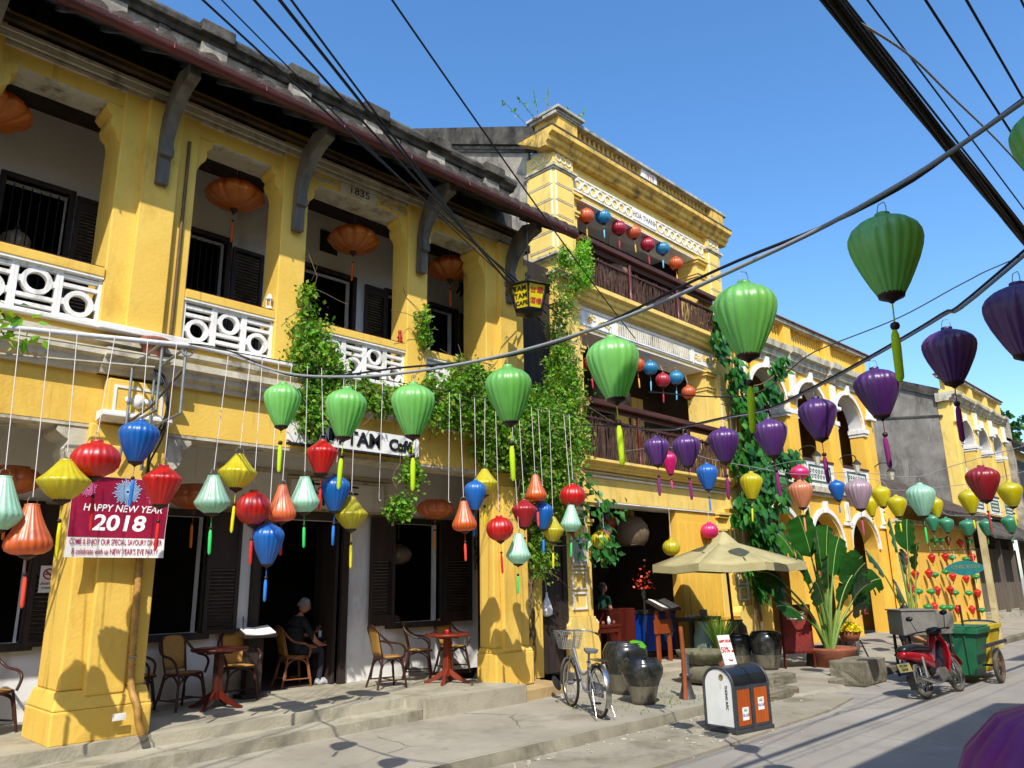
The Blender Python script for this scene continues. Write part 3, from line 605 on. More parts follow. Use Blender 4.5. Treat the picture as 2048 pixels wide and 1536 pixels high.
# wooden balconies: rail, turned posts, twig screens
for z0, zr in ((4.28, 5.58), (8.12, 9.22)):
    bal = M().box(12.1, 17.7, 9.62, 9.9, zr-.11, zr).box(12.1, 17.7, 9.74, 9.82, zr-.2, zr-.11).build('balcony_rail', WOODB, b2, bevel=.012)
    M().box(12.1, 17.7, 9.72, 9.84, zr-.42, zr-.38).box(12.1, 17.7, 9.72, 9.84, z0+.02, z0+.07).build('rail_bar', WOODB, bal)
    for x in (13.9, 15.9):
        M().lathe([(.05, z0), (.05, z0+.2), (.03, z0+.24), (.055, z0+.4), (.035, z0+.62), (.055, z0+.7), (.04, z0+.78), (.05, zr-.2)], 10, (x, 9.72, 0)).build('turned_post', WOODR, bal)
    tw = M(); r_ = random.Random(int(z0*7))
    for i in range(300):
        x = 12.12+i*.0186; y = 9.76+r_.uniform(-.02, .04); h = zr-.38+r_.uniform(-.04, .06)
        tw.tube([(x, y, z0+.02), (x+r_.uniform(-.05, .05), y+r_.uniform(-.02, .02), (z0+h)/2), (x+r_.uniform(-.07, .07), y, h)], r_.uniform(.005, .011), 4, caps=False)
    tw.build('twig_screen', mat('dry_twigs', '#5b4034', '#38261f', 9, .8, .2), bal, kind='stuff')
# right hand part of the ground floor: plank-lined yellow wall
gwr = M().box(15.5, 17.72, 9.95, 10.15, .3, 3.5).build('ground_wall', YEL3, b2)
for i in range(7): M().box(15.55+i*.3, 15.83+i*.3, 9.93, 9.952, .55, 3.2).build('wall_board', YEL3, gwr, bevel=.006)
M().box(15.42, 17.75, 9.9, 9.96, .95, 1.02).build('wall_ledge', YEL3, gwr)
# mouldy party wall with sloping coping, towards the passage
M().prism([(10.55, .1), (10.55, 11.55), (14.9, 13.55), (19.5, 11.4), (19.5, .1)], 'x', 11.42, 11.5).build('party_wall', MOULD, b2)
M().prism([(10.3, 11.36), (10.3, 11.82), (14.9, 13.9), (19.6, 11.72), (19.6, 11.3), (14.9, 13.45)], 'x', 11.28, 11.62).build('sloping_coping', DSTONE, b2)
M().prism([(10.3, 11.2), (10.3, 11.28), (14.9, 13.33), (14.9, 13.25)], 'x', 11.36, 11.44).build('coping_fillet', DSTONE, b2)
# ================================================================== arcaded house
def arc(z0, r, c, n=14): return [(c+r*math.cos(math.pi-math.pi*k/n), z0+r*math.sin(math.pi*k/n)) for k in range(n+1)]
def archwall(m, x0, x1, z0, z1, y0, y1, arches):   # [(centre, half width, spring z, sill z)]
    x = x0
    for c, r, sp, si in arches:
        m.box(x, c-r, y0, y1, z0, z1); x = c+r
        if si > z0: m.box(c-r, c+r, y0, y1, z0, si)
        A = arc(sp, r, c); n = len(A)
        for y, fl in ((y0, 0), (y1, 1)):
            for k in range(n-1): m.add([(A[k][0], y, A[k][1]), (A[k+1][0], y, A[k+1][1]), (A[k+1][0], y, z1), (A[k][0], y, z1)], [(0, 1, 2, 3)])
        m.add([(a, y0, b) for a, b in A]+[(a, y1, b) for a, b in A], [(k, k+1, n+k+1, n+k) for k in range(n-1)], True)
        m.add([(c-r, y0, z1), (c+r, y0, z1), (c+r, y1, z1), (c-r, y1, z1)], [(0, 1, 2, 3)])
    m.box(x, x1, y0, y1, z0, z1)
def archivolt(m, c, r, sp, y0, y1, w=.14, n=16):
    A = arc(sp, r, c, n); B = arc(sp, r+w, c, n); N = n+1
    vs = [(a, y, b) for y in (y0, y1) for L in (A, B) for a, b in L]
    fs = []
    for k in range(n): fs += [(k, k+1, N+k+1, N+k), (2*N+k, 3*N+k, 3*N+k+1, 2*N+k+1), (N+k, N+k+1, 3*N+k+1, 3*N+k), (k, 2*N+k, 2*N+k+1, k+1)]
    fs += [(0, N, 3*N, 2*N), (n, 2*N+n, 3*N+n, N+n)]
    m.add(vs, fs)
def arcade(root, L, arches, pil, zs, wallm, low=True, balpitch=.16):
    """facade in the root's own frame: x along the front, y=0 the wall face"""
    zc, zb, zt = zs     # cornice bottom, balustrade bottom, top
    m = M(); archwall(m, 0, L, 4.45, zc, 0, .45, [(c, r, sp, 4.5) for c, r, sp in arches]); m.build('upper_wall', wallm, root, world=False)
    for c, r, sp in arches:
        k = M(); archivolt(k, c, r+.04, sp, -.06, .02, .13); o = k.build('arch_moulding', WHT, root, world=False)
        M().box(c-.1, c+.1, -.12, .02, sp+r+.02, sp+r+.36).build('keystone', WHT, o, world=False, bevel=.01)
        for s in (-1, 1): M().box(min(c+s*(r-.06), c+s*(r+.36)), max(c+s*(r-.06), c+s*(r+.36)), -.1, .47, sp-.14, sp).box(min(c+s*(r-.03), c+s*(r+.3)), max(c+s*(r-.03), c+s*(r+.3)), -.06, .46, sp-.24, sp-.14).build('impost', WHT, o, world=False)
        A = arc(sp, r-.012, c); n = len(A)
        M().add([(a, .01, b) for a, b in A]+[(a, .44, b) for a, b in A], [(k2, k2+1, n+k2+1, n+k2) for k2 in range(n-1)], True).build('arch_soffit', GWALL, o, world=False)
        pnl = M().box(c-r, c+r, -.02, .12, 4.5, 5.3).build('white_parapet', WHT, root, world=False)
        framed_local(pnl, c-r+.3, c+r-.3, 4.68, 5.18, -.03)
        M().box(c-r-.02, c+r+.02, -.05, .14, 5.3, 5.36).build('parapet_rail', WOODB, pnl, world=False)
    for x in pil:
        o = M().box(x-.2, x+.2, -.09, .01, 4.45, zc-.02).build('pilaster', wallm, root, world=False, bevel=.01)
        M().box(x-.13, x+.13, -.2, -.08, zc-.78, zc-.12).build('capital_block', WHT, o, world=False, bevel=.012)
        M().box(x-.3, x+.3, -.24, -.08, zc-.92, zc-.80).build('capital_ledge', WHT, o, world=False, bevel=.02)
    k = M(); h = zb-zc
    mould(k, [(.45, zc), (-.06, zc), (-.09, zc+h*.22), (-.18, zc+h*.3), (-.2, zc+h*.55), (-.32, zc+h*.65), (-.34, zc+h*.95), (.45, zc+h*.95)], -.2, L+.15); k.build('cornice', TRIM, root, world=False)
    for x in pil:
        q = M(); mould(q, [(.0, zc+.01), (-.14, zc+.01), (-.17, zc+h*.22), (-.26, zc+h*.3), (-.28, zc+h*.55), (-.40, zc+h*.65), (-.42, zc+h*.94), (.0, zc+h*.94)], x-.3, x+.3); q.build('cornice_break', TRIM, root, world=False)
    M().box(-.1, L+.05, -.16, .3, zb-.03, zb+.1).build('balustrade_base', wallm, root, world=False)
    bs = M(); n = int(L/balpitch)
    for i in range(n):
        x = i*balpitch+.08
        if min(abs(x-p) for p in pil) < .3: continue
        bs.lathe([(.045, zb+.1), (.03, zb+.16), (.055, zb+.3), (.03, zb+.48), (.045, zt-.2)], 6, (x, .05, 0))
    bs.build('balusters', wallm, root, world=False, kind='stuff')
    for x in pil:
        M().box(x-.22, x+.22, -.14, .28, zb+.1, zt-.16).build('balustrade_post', wallm, root, world=False, bevel=.01)
    M().box(-.15, L+.1, -.2, .36, zt-.2, zt-.08).build('balustrade_coping', MT['grey_white_coping'], root, world=False, bevel=.01)
    M().prism([(-.26, zt-.08), (-.26, zt-.05), (.1, zt+.04), (.42, zt-.05), (.42, zt-.08)], 'x', -.2, L+.15).build('coping_tiles', mat('red_clay_coping', '#8a5b45', '#6b4535', 7, .9, .4, 30, stain='#3a332c', samt=.4, sscale=4), root, world=False)
def framed_local(par, x0, x1, z0, z1, y):
    f = M(); w = .03
    for a in ((x0, x1, z1-w, z1), (x0, x1, z0, z0+w), (x0, x0+w, z0+w, z1-w), (x1-w, x1, z0+w, z1-w)): f.box(a[0], a[1], y-.02, y+.02, a[2], a[3])
    n = int((x1-x0)/.09)
    for i in range(1, n): f.torus((x0+(x1-x0)*i/n, y, z0+.16+.16*(i % 2)), .05, .010, 8, 4, 'y')
    f.build('iron_grille', mat('green_iron', '#3f6b58', '#2f5546', 5, .6, .1), par, world=False)
b3 = thing('arcaded_house', 'orange yellow two storey house with round arches, white mouldings and balustrade', 'building', (18.5, 9.85, 0), R(-1.9))
arcade(b3, 9.3, [(1.95, 1.0, 6.75), (4.65, 1.0, 6.75), (7.3, 1.0, 6.75)], [.4, 3.3, 6.0, 8.75], (8.0, 8.62, 9.55), YEL3)
m = M(); archwall(m, 0, 9.3, .15, 4.35, -.02, .4, [(1.95, .95, 2.75, .15), (4.65, .95, 2.75, .15), (7.3, .95, 2.75, .15)]); m.build('ground_wall', YEL3, b3, world=False)
for c in (1.95, 4.65, 7.3):
    k = M(); archivolt(k, c, 1.02, 2.75, -.09, 0, .13); o = k.build('arch_moulding', WHT, b3, world=False)
    M().box(c-.09, c+.09, -.13, 0, 3.76, 4.1).build('keystone', WHT, o, world=False)
for x in (.4, 3.3, 6.0, 8.75):
    o = M().box(x-.22, x+.22, -.1, 0, .15, 4.35).build('ground_pilaster', YEL3, b3, world=False, bevel=.01)
    M().box(x-.09, x+.09, -.18, -.09, 3.55, 4.15).box(x-.28, x+.28, -.16, -.09, 3.42, 3.52).build('capital_block', WHT, o, world=False, bevel=.01)
M().box(-.1, 9.4, -.22, .4, 4.34, 4.5).box(-.1, 9.4, -.14, .38, 4.24, 4.345).build('floor_cornice', TRIM, b3, world=False)
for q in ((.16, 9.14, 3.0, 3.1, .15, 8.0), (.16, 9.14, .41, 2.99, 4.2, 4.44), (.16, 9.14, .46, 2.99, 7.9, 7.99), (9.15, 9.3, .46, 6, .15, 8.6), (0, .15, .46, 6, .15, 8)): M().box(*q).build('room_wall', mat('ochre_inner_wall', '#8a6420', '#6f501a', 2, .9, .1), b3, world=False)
for c in (1.95, 4.65): M().box(c-.7, c+.7, 2.9, 3.0, .15, 2.6).build('inner_door', DARK, b3, world=False)
# ================================================================== low lantern shop, far arcaded house, dark house
b4 = thing('lantern_shop', 'low orange yellow shop wall under a black mouldy tiled pent roof', 'building', (31.8, 9.2, 0))
M().box(27.3, 36.2, 9.2, 9.4, .1, 4.3).build('wall', YEL3, b4)
M().box(27.3, 36.2, 8.95, 9.2, 3.62, 3.74).build('eave_board', TRIM, b4)
for x in (27.5, 36.0): M().box(x-.18, x+.18, 9.1, 9.22, .1, 3.62).build('wall_pier', YEL2, b4, bevel=.01)
M().tube([(35.3, 9.12, .1), (35.3, 9.12, 3.6)], .05, 8).build('downpipe', WOODB, b4)
rf4 = M().prism([(8.35, 3.95), (8.35, 4.05), (11.5, 5.75), (11.5, 5.6)], 'x', 27.4, 36.05).build('pent_roof', DSTONE, b4)
t4 = M()
for i in range(42):
    x = 27.5+i*.205; N = 4
    A = [(x+.07*math.cos(math.pi*k/N), .07*math.sin(math.pi*k/N)) for k in range(N+1)]
    t4.add([(u, 8.33, 4.06+w) for u, w in A]+[(u, 11.45, 5.74+w) for u, w in A], [(k, k+1, N+2+k, N+1+k) for k in range(N)], True)
t4.build('roof_tile_rows', TILE, rf4, kind='stuff')
b5 = thing('far_arcaded_house', 'narrow pale yellow house with three arches and mouldy grey side wall', 'building', (36.2, 9.2, 0))
arcade(b5, 8.6, [(2.0, .95, 7.55), (4.6, .95, 7.55), (7.1, .95, 7.55)], [.4, 3.3, 5.85, 8.2], (9.15, 9.55, 10.45), YEL2, balpitch=.2)
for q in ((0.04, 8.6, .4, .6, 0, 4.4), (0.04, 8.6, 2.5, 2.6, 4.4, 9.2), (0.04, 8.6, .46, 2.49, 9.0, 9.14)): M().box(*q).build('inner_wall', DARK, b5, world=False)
M().prism([(.46, .1), (.46, 9.5), (4.2, 11.1), (11, 9.0), (11, .1)], 'x', -.06, .03).build('party_wall', MOULD2, b5, world=False)
M().prism([(.3, 9.35), (.3, 9.75), (4.2, 11.45), (11.2, 9.3), (11.2, 8.95), (4.2, 11.05)], 'x', -.16, .12).build('sloping_coping', DSTONE, b5, world=False)
M().prism([(.3, 8.5), (.3, 8.58), (4.2, 9.0), (4.2, 8.92)], 'x', -.1, .0).build('drip_moulding', DSTONE, b5, world=False)
for i in range(14):
    x = .1+i*.6; M().box(x, x+.56, .28, .36, .35, 3.0).build('folding_door_leaf', mat('grey_plank', '#6f6458', '#4f473e', 5, .8, .3, 30, streak=True), b5, world=False, bevel=.006)
for x in (.05, 2.2, 4.4, 6.6, 8.5): M().box(x-.08, x+.08, -.5, -.34, .1, 3.3).build('shop_post', MT['grey_plank'], b5, world=False)
M().prism([(-.9, 3.3), (-.9, 3.4), (.4, 4.4), (.4, 4.28)], 'x', -.1, 8.7).build('pent_roof', DSTONE, b5, world=False)
M().box(-.1, 8.7, -.55, .5, .1, .35).build('shop_step', CONC, b5, world=False)
b6 = thing('dark_tiled_house', 'dark tiled house beyond the far arcaded house', 'building', (52, 9.3, 0))
M().box(44.95, 60, 9.2, 9.4, 0, 8.2).build('wall', YEL2, b6)
M().prism([(8.5, 8.1), (8.5, 8.25), (12.5, 10.6), (12.5, 10.4)], 'x', 44.9, 60).build('roof', DSTONE, b6)
M().box(45.2, 60, 9.12, 9.2, 4.6, 7.6).build('shutter_band', WOOD, b6)
M().box(44.9, 45.3, 8.9, 9.4, 0, 9.6).build('end_pier', MOULD, b6)
# houses on the photographer's side of the street; their eaves throw the shade on the road
for i, (x0, x1, ye, ze) in enumerate(((-16, 10.0, -.45, 6.1), (10.02, 15.6, -.7, 5.8), (15.62, 60, -.3, 8.0))):
    h = thing('opposite_house', ['yellow house behind the viewpoint whose eave shades the near road', 'low ochre house across from the parked motorbike', 'tall ochre house across from the lantern shop'][i], 'building', ((x0+x1)/2, -1.6, 0))
    M().box(x0, x1, -9, -1.6, 0, ze+.1).build('wall', YEL3, h)
    M().prism([(ye, ze-.08), (ye, ze), (-5.2, ze+2.4), (-10, ze), (-10, ze-.1), (-5.2, ze+2.28)], 'x', x0, x1).build('roof', TILE, h)
    for k in range(int((x1-x0)/2.6)):
        xx = x0+.9+k*2.6; M().box(xx, xx+1.3, -1.6, -1.55, .3, 2.6).build('door', WOOD, h)
ROW=[
('cone','mint',1.69,8.00,2.65,0.370,0.459),
('pear','orange',1.95,8.00,2.43,0.395,0.440),
('diamond','yellow',2.16,8.00,2.89,0.457,0.363),
('round','red',2.41,8.00,3.11,0.442,0.337),
('balloon','blue',2.77,8.00,3.33,0.380,0.421),
('spin','red',3.05,8.00,2.91,0.385,0.395),
('cone','mint',3.62,8.00,2.86,0.372,0.388),
('diamond','yellow',3.84,8.00,3.12,0.414,0.360),
('round','red',4.04,8.00,2.74,0.373,0.362),
('pear','orange',4.42,8.00,2.81,0.323,0.402),
('balloon','blue',4.24,8.00,2.36,0.342,0.441),
('cone','mint',4.71,8.00,2.93,0.349,0.401),
('spin','red',4.87,8.00,3.38,0.381,0.393),
('balloon','blue',5.13,8.00,2.98,0.349,0.433),
('diamond','yellow',5.38,8.00,2.75,0.402,0.377),
('pear','orange',7.16,8.00,2.79,0.345,0.400),
('balloon','blue',7.37,8.00,3.10,0.310,0.422),
('diamond','yellow',7.60,8.00,3.30,0.387,0.359),
('round','red',7.84,8.00,2.65,0.395,0.344),
('cone','mint',8.21,8.00,2.37,0.365,0.423),
('spin','coral',8.36,8.00,2.89,0.380,0.402),
('pear','orange',8.60,8.00,3.28,0.328,0.396),
('balloon','blue',8.79,8.00,2.88,0.306,0.413),
('diamond','yellow',9.03,8.00,2.68,0.340,0.370),
('cone','mint',9.41,8.00,2.86,0.333,0.412),
('round','red',9.53,8.00,3.24,0.418,0.353),
]
GREEN =[
('balloon','green',3.16,5.82,3.39,0.309,0.377),
('balloon','green',3.15,4.86,3.16,0.309,0.377),
('balloon','green',3.31,4.23,3.10,0.309,0.377),
('balloon','green',3.53,3.48,3.11,0.309,0.377),
('balloon','green',3.50,2.59,3.10,0.309,0.377),
('balloon','green',3.41,1.71,3.15,0.309,0.377),
('balloon','green',3.41,1.02,3.27,0.309,0.377),
('balloon','green',3.55,0.36,3.57,0.309,0.377),
]
PURPLE =[
('balloon','purple',8.15,5.44,3.48,0.323,0.361),
('balloon','purple',7.67,4.71,3.34,0.323,0.361),
('balloon','purple',7.19,3.97,3.25,0.323,0.361),
('balloon','purple',6.96,3.33,3.21,0.323,0.361),
('balloon','purple',6.56,2.69,3.24,0.323,0.361),
('balloon','purple',5.86,1.94,3.22,0.323,0.361),
('balloon','purple',5.43,1.33,3.28,0.323,0.361),
('balloon','purple',4.29,0.72,3.10,0.323,0.361),
]
MIX=[
('balloon','pink',16.28,10.51,4.71,0.360,0.571),
('balloon','blue',13.03,7.60,3.79,0.400,0.495),
('balloon','yellow',13.02,6.73,3.53,0.400,0.491),
('round','pink',14.96,6.66,3.93,0.380,0.280),
('balloon','peach',13.46,6.00,3.34,0.420,0.483),
('balloon','blue',17.50,6.96,3.79,0.360,0.450),
('balloon','mauve',13.43,4.99,3.25,0.440,0.508),
('balloon','yellow',23.50,8.43,3.89,0.380,0.585),
('balloon','yellow',17.52,6.03,3.57,0.400,0.454),
('balloon','yellow',17.79,5.83,3.36,0.400,0.454),
('balloon','mint',13.66,4.10,3.09,0.440,0.521),
('balloon','yellow',24.84,7.09,3.82,0.380,0.585),
('balloon','yellow',18.38,4.57,3.39,0.400,0.505),
('balloon','red2',12.48,2.90,3.15,0.440,0.483),
('balloon','yellow',15.66,3.25,3.24,0.400,0.435),
('balloon','teal',23.54,6.86,3.31,0.360,0.471),
('balloon','teal',22.12,6.13,3.14,0.360,0.386),
('balloon','teal',21.01,5.37,2.99,0.360,0.384),
('balloon','teal',24.60,5.83,3.16,0.360,0.443),
('balloon','teal',21.71,4.63,3.05,0.360,0.408),
]
WALL=[
('disc','jade',31.84,9.35,3.14),
('disc','jade',32.65,9.35,3.16),
('spin','red',33.61,9.35,3.20),
('spin','red',35.32,9.35,3.14),
('disc','jade',36.59,9.35,3.23),
('spin','red',28.70,9.35,2.45),
('spin','red',31.38,9.35,2.51),
('spin','red',32.89,9.35,2.56),
('disc','jade',33.68,9.35,2.54),
('disc','jade',35.57,9.35,2.51),
('spin','red',36.50,9.35,2.58),
('spin','red',29.33,9.35,1.93),
('spin','red',30.79,9.35,1.96),
('disc','jade',31.50,9.35,1.91),
('disc','jade',32.72,9.35,2.01),
('spin','red',33.55,9.35,1.83),
('spin','red',35.29,9.35,1.73),
('disc','jade',36.57,9.35,1.80),
('spin','red',28.74,9.35,1.47),
('disc','jade',29.38,9.35,1.36),
('disc','jade',30.66,9.35,1.33),
('spin','red',31.43,9.35,1.35),
('spin','red',33.00,9.35,1.34),
('disc','jade',33.58,9.35,1.23),
('disc','jade',35.29,9.35,1.18),
('spin','red',36.59,9.35,1.16),
('disc','jade',30.14,9.35,0.83),
('spin','red',30.94,9.35,0.80),
('disc','jade',31.77,9.35,0.75),
('disc','jade',32.69,9.35,0.72),
('spin','red',33.55,9.35,0.62),
('spin','red',35.27,9.35,0.55),
('disc','jade',36.73,9.35,0.48),
]
# ================================================================== lanterns
PROF = dict(
 balloon=[(.10, .5), (.12, .475), (.22, .445), (.35, .39), (.45, .315), (.495, .235), (.5, .165), (.48, .07), (.425, -.07), (.35, -.215), (.265, -.365), (.185, -.485), (.175, -.5)],
 diamond=[(.12, .5), (.15, .47), (.25, .31), (.36, .15), (.46, .04), (.5, -.01), (.485, -.07), (.40, -.22), (.28, -.38), (.17, -.48), (.16, -.5)],
 round=[(.12, .5), (.14, .46), (.30, .40), (.43, .25), (.49, .09), (.5, -.02), (.465, -.2), (.37, -.36), (.23, -.46), (.15, -.5)],
 spin=[(.12, .5), (.15, .46), (.30, .36), (.44, .245), (.5, .18), (.475, .09), (.40, -.08), (.31, -.27), (.21, -.46), (.19, -.5)],
 cone=[(.16, .5), (.18, .46), (.25, .30), (.34, .10), (.43, -.08), (.5, -.19), (.485, -.26), (.38, -.38), (.25, -.47), (.2, -.5)],
 pear=[(.15, .5), (.17, .45), (.22, .30), (.31, .10), (.41, -.08), (.48, -.21), (.5, -.31), (.45, -.41), (.33, -.47), (.17, -.5)],
 disc=[(.12, .5), (.3, .42), (.46, .2), (.5, .0), (.44, -.22), (.28, -.42), (.12, -.5)],
 lotus=[(.26, .5), (.36, .46), (.45, .28), (.5, .02), (.455, -.12), (.36, -.28), (.22, -.42), (.06, -.5)])
COL = dict(green='#8FDB74', mint='#BDEBD0', orange='#F58046', yellow='#E2D41C', red='#DB2018', blue='#2A7AD0', purple='#6A3A86', pink='#E83A84', peach='#E2966A',
           mauve='#CBB0BA', red2='#AE2831', coral='#BE3238', teal='#4FA57E', jade='#14A552', lotus='#F58A1E', dusk='#D9762F', cream='#C9BBA0', sky='#3F9CC9', rose='#C22B44', globe='#E4703C', lime='#C2D80E', magenta='#A21F8A')
TAS = dict(green='#B6D916', mint='#35C862', orange='#E2472F', yellow='#D8CB10', purple='#7E1F63', red='#C62118', lotus='#E06418', dusk='#C86A1E', mauve='#B04A6E', peach='#D9865C', teal='#4a7a3a', red2='#a8323c', sky='#6FB7D6', rose='#C22B44', globe='#E0A23A', jade='#14A552', magenta='#7E1F63')
BROWN = mat('dark_wood_cap', '#3a2218', '#27150f', 8, .5, .1)
def tasm(c): return mat('tassel_'+c, TAS.get(c, COL[c]), None, rough=.85, bump=.3, bscale=200)
def lantern(kind, col, x, y, z, w, h, label, group=None, top=None, tassel=1., small=False, off=(0, 0), name='silk_lantern', hook=True, seg=None):
    r = thing(name, label, 'lantern', (x, y, z-h/2), rnd.uniform(0, 6.28), group); Z = h/2; r.rotation_euler = (R(rnd.uniform(-2.5, 2.5)), R(rnd.uniform(-2.5, 2.5)), r.rotation_euler.z)
    n = seg or (24 if small else 60); ribs = 12 if small else 20; n = max(n, ribs*(2 if small else 4))
    prof = [(a*w, b*h+Z) for a, b in PROF[kind]]
    if col == 'red' or w > .3: pass
    s = M().lathe(prof, n, (0, 0, 0), ribs if kind != 'lotus' else 10, .065 if kind != 'lotus' else .14); sh = s.build('shade', silk('silk_'+col, COL[col]), r, world=False)
    rt_ = prof[0][0]; rb = prof[-1][0]
    M().lathe([(rt_*1.02, h-.012*w), (rt_*1.06, h+.03*w), (rt_*.9, h+.035*w), (rt_*.88, h)], 16 if not small else 8).build('top_collar', silk('silk_'+col, COL[col]), r, world=False)
    M().lathe([(rb*1.05, .02*w), (rb*1.0, -.03*w), (rb*.75, -.05*w), (rb*.3, -.09*w), (rb*.12, -.12*w), (.001, -.12*w)], 14 if not small else 8).build('bottom_cap', BROWN, r, world=False)
    if hook:
        M().tube([(-rt_*.8, 0, h), (-rt_*.8, 0, h+.13*w), (-rt_*.5, 0, h+.2*w), (rt_*.5, 0, h+.2*w), (rt_*.8, 0, h+.13*w), (rt_*.8, 0, h)], max(.0022, .006*w), 5).build('hanger', STEEL, r, world=False)
    if tassel:
        t = tassel*w; a = rnd.uniform(-.02, .02)
        M().tube([(0, 0, -.1*w), (0, 0, -.36*t)], .0035, 5).build('tassel_cord', tasm(col), r, world=False)
        M().lathe([(.001, .02), (.016, .012), (.02, 0), (.016, -.014), (.001, -.02)], 8, (0, 0, -.36*t)).build('bead', BROWN, r, world=False)
        M().lathe([(.008, -.36*t-.015), (.016, -.36*t-.04), (.019, -.6*t), (.017, -.95*t), (.008, -1.0*t)], 8, (a*.4, 0, 0)).build('tassel', tasm(col), r, world=False)
    if top is not None:
        # cord up to the wire it hangs from (top = world point)
        R0 = r.rotation_euler.to_matrix().inverted(); d = R0 @ (Vector(top)-Vector((x, y, z-h/2)))
        M().tube([(0, 0, h+.19*w), tuple(d)], .0042, 5).build('cord', STRING, r, world=False)
    return r
NAMES = dict(balloon='balloon shaped', diamond='diamond shaped', round='round', spin='spinning-top shaped', cone='cone shaped', pear='pear shaped')
CN = dict(mint='mint green', orange='orange', yellow='yellow', red='red', blue='blue', coral='coral red', green='green', purple='purple', pink='pink', peach='peach', mauve='mauve', red2='dark red', teal='teal', sky='pale blue', rose='crimson', globe='orange')
def rowz(x): return 4.45+.02*(x-3.2) if x > 3.2 else 4.45+.105*(x-3.2)
WHERE = ['cut by the frame beside the orange pear lantern', 'low beside the no smoking notice', 'in front of the first yellow pillar', 'over the new year banner, left of the blue one', 'highest over the new year banner', 'over the right edge of the new year banner',
 'beside the new year banner pillar, over the shuttered window', 'paired with a round red one over the shuttered window', 'touching an orange pear lantern by the cafe door', 'between the round red and the mint lanterns', 'lowest one, over the cafe menu stand', 'in front of the black characters over the door', 'right under the cafe name board', 'under the second green lantern of the street wire', 'over the chair back by the white wall strip',
 'over the right window beside the hanging vine', 'behind the orange pear lantern at the right window', 'at the top left of the vine pillar cluster', 'over the vine pillar', 'lowest of the vine pillar cluster', 'in the middle of the vine pillar cluster', 'topmost of the vine pillar cluster', 'under the topmost orange one of the vine pillar cluster', 'between blue and mint lanterns before the vine', 'over the framed notice of the pale pier', 'under the vine beside the pale pier']
for i, (k, c, x, y, z, w, h) in enumerate(ROW):
    yy = y+rnd.uniform(-.06, .06)
    lantern(k, c, x, yy, z, w, h, '%s %s silk lantern %s' % (CN[c], NAMES[k], WHERE[i]), 'silk lanterns on strings before the cafe', top=(x+rnd.uniform(-.07, .07), 8.0+rnd.uniform(-.02, .02), rowz(x)), tassel=1.15 if c != 'red' or i != 4 else 1)
for i, (k, c, x, y, z, w, h) in enumerate(GREEN):
    lantern(k, c, x, y, z, w, h, 'large green balloon shaped silk lantern on the wire crossing the street', 'green lanterns on the street wire', tassel=1.25, seg=60)
for i, (k, c, x, y, z, w, h) in enumerate(PURPLE):
    lantern(k, c, x, y, z, w, h, 'dark purple balloon shaped silk lantern on the second wire over the street', 'purple lanterns on the second wire', tassel=1.2, seg=50)
def onX(t, X): k, c, x, y, z, w, h = t; s = X/x; return (k, c, X, y*s, 1.9+(z-1.9)*s, w*s, h*s)
setA = [onX(MIX[i], 13.3) for i in (0, 1, 2, 4, 6, 10, 13)]; setB = [onX(MIX[i], 17.6) for i in (3, 5, 8, 9, 12, 14)]; setC = [onX(MIX[i], 22.5) for i in (7, 11)+tuple(range(15, 20))]
WA = ['behind the first two purple lanterns', 'left of the big leaved creeper', 'before the big leaved creeper', 'before the big leaved creeper, over the parasol', 'over the banana leaves', 'over the lantern shop corner', 'before the far arcaded house']
for i, t in enumerate(setA): lantern(*t, '%s balloon silk lantern %s' % (CN[t[1]], WA[i]), 'lanterns on the third wire', tassel=1.0)
for i, t in enumerate(setB):
    lantern(*t, {'pink': 'small round pink lantern behind the peach lantern', 'blue': 'small blue tapered lantern before the white parapet', 'yellow': 'small yellow balloon lantern over the lantern shop'}[t[1]], 'lanterns on the fourth wire', tassel=.8, small=True)
for i, t in enumerate(setC):
    lantern(*t, {'teal': 'small teal green lantern hung along the lantern shop eave', 'yellow': 'tiny yellow lantern far over the lantern shop'}[t[1]], 'small lanterns far down the street', tassel=.7, small=True, hook=False)
for k, c, x, y, z in WALL:
    s = 9.0/9.35; X, Z = x*s, 1.9+(z-1.9)*s
    lantern(k if k != 'disc' else 'disc', c, X, 9.0+rnd.uniform(-.03, .03), Z, .30 if c == 'jade' else .27, .17 if c == 'jade' else .30, {'jade': 'little green disc lantern hung on the orange lantern shop wall', 'red': 'little red top shaped lantern hung on the orange lantern shop wall'}[c], 'little lanterns on the lantern shop wall', tassel=.5, small=True, hook=False, top=(X, 9.02, min(3.6, Z+.42)))
# balcony lanterns of the tall house
B3 = [('globe', 12.71, 10.04), ('sky', 13.35, 10.24), ('rose', 13.95, 10.15), ('globe', 14.57, 10.25), ('rose', 15.14, 10.1), ('sky', 15.8, 10.2), ('globe', 16.39, 9.96)]
for c, x, z in B3: lantern('round', c, x, 9.98, z-.05, .37, .35, {'globe': 'orange', 'sky': 'pale blue', 'rose': 'crimson'}[c]+' ribbed globe lantern hanging at the top balcony', 'globe lanterns at the top balcony', tassel=1.0, top=(x, 10.1, 10.3), seg=40)
B2 = [('rose', 12.64, 6.5), ('globe', 14.37, 6.8), ('sky', 14.89, 6.82), ('rose', 15.39, 6.61), ('sky', 15.98, 6.77), ('globe', 16.54, 6.49)]
for c, x, z in B2: lantern('round', c, x, 9.98, z-.03, .36, .34, {'globe': 'orange', 'sky': 'pale blue', 'rose': 'crimson'}[c]+' ribbed globe lantern hanging at the middle balcony', 'globe lanterns at the middle balcony', tassel=1.1, top=(x, 10.1, 7.14), seg=40)
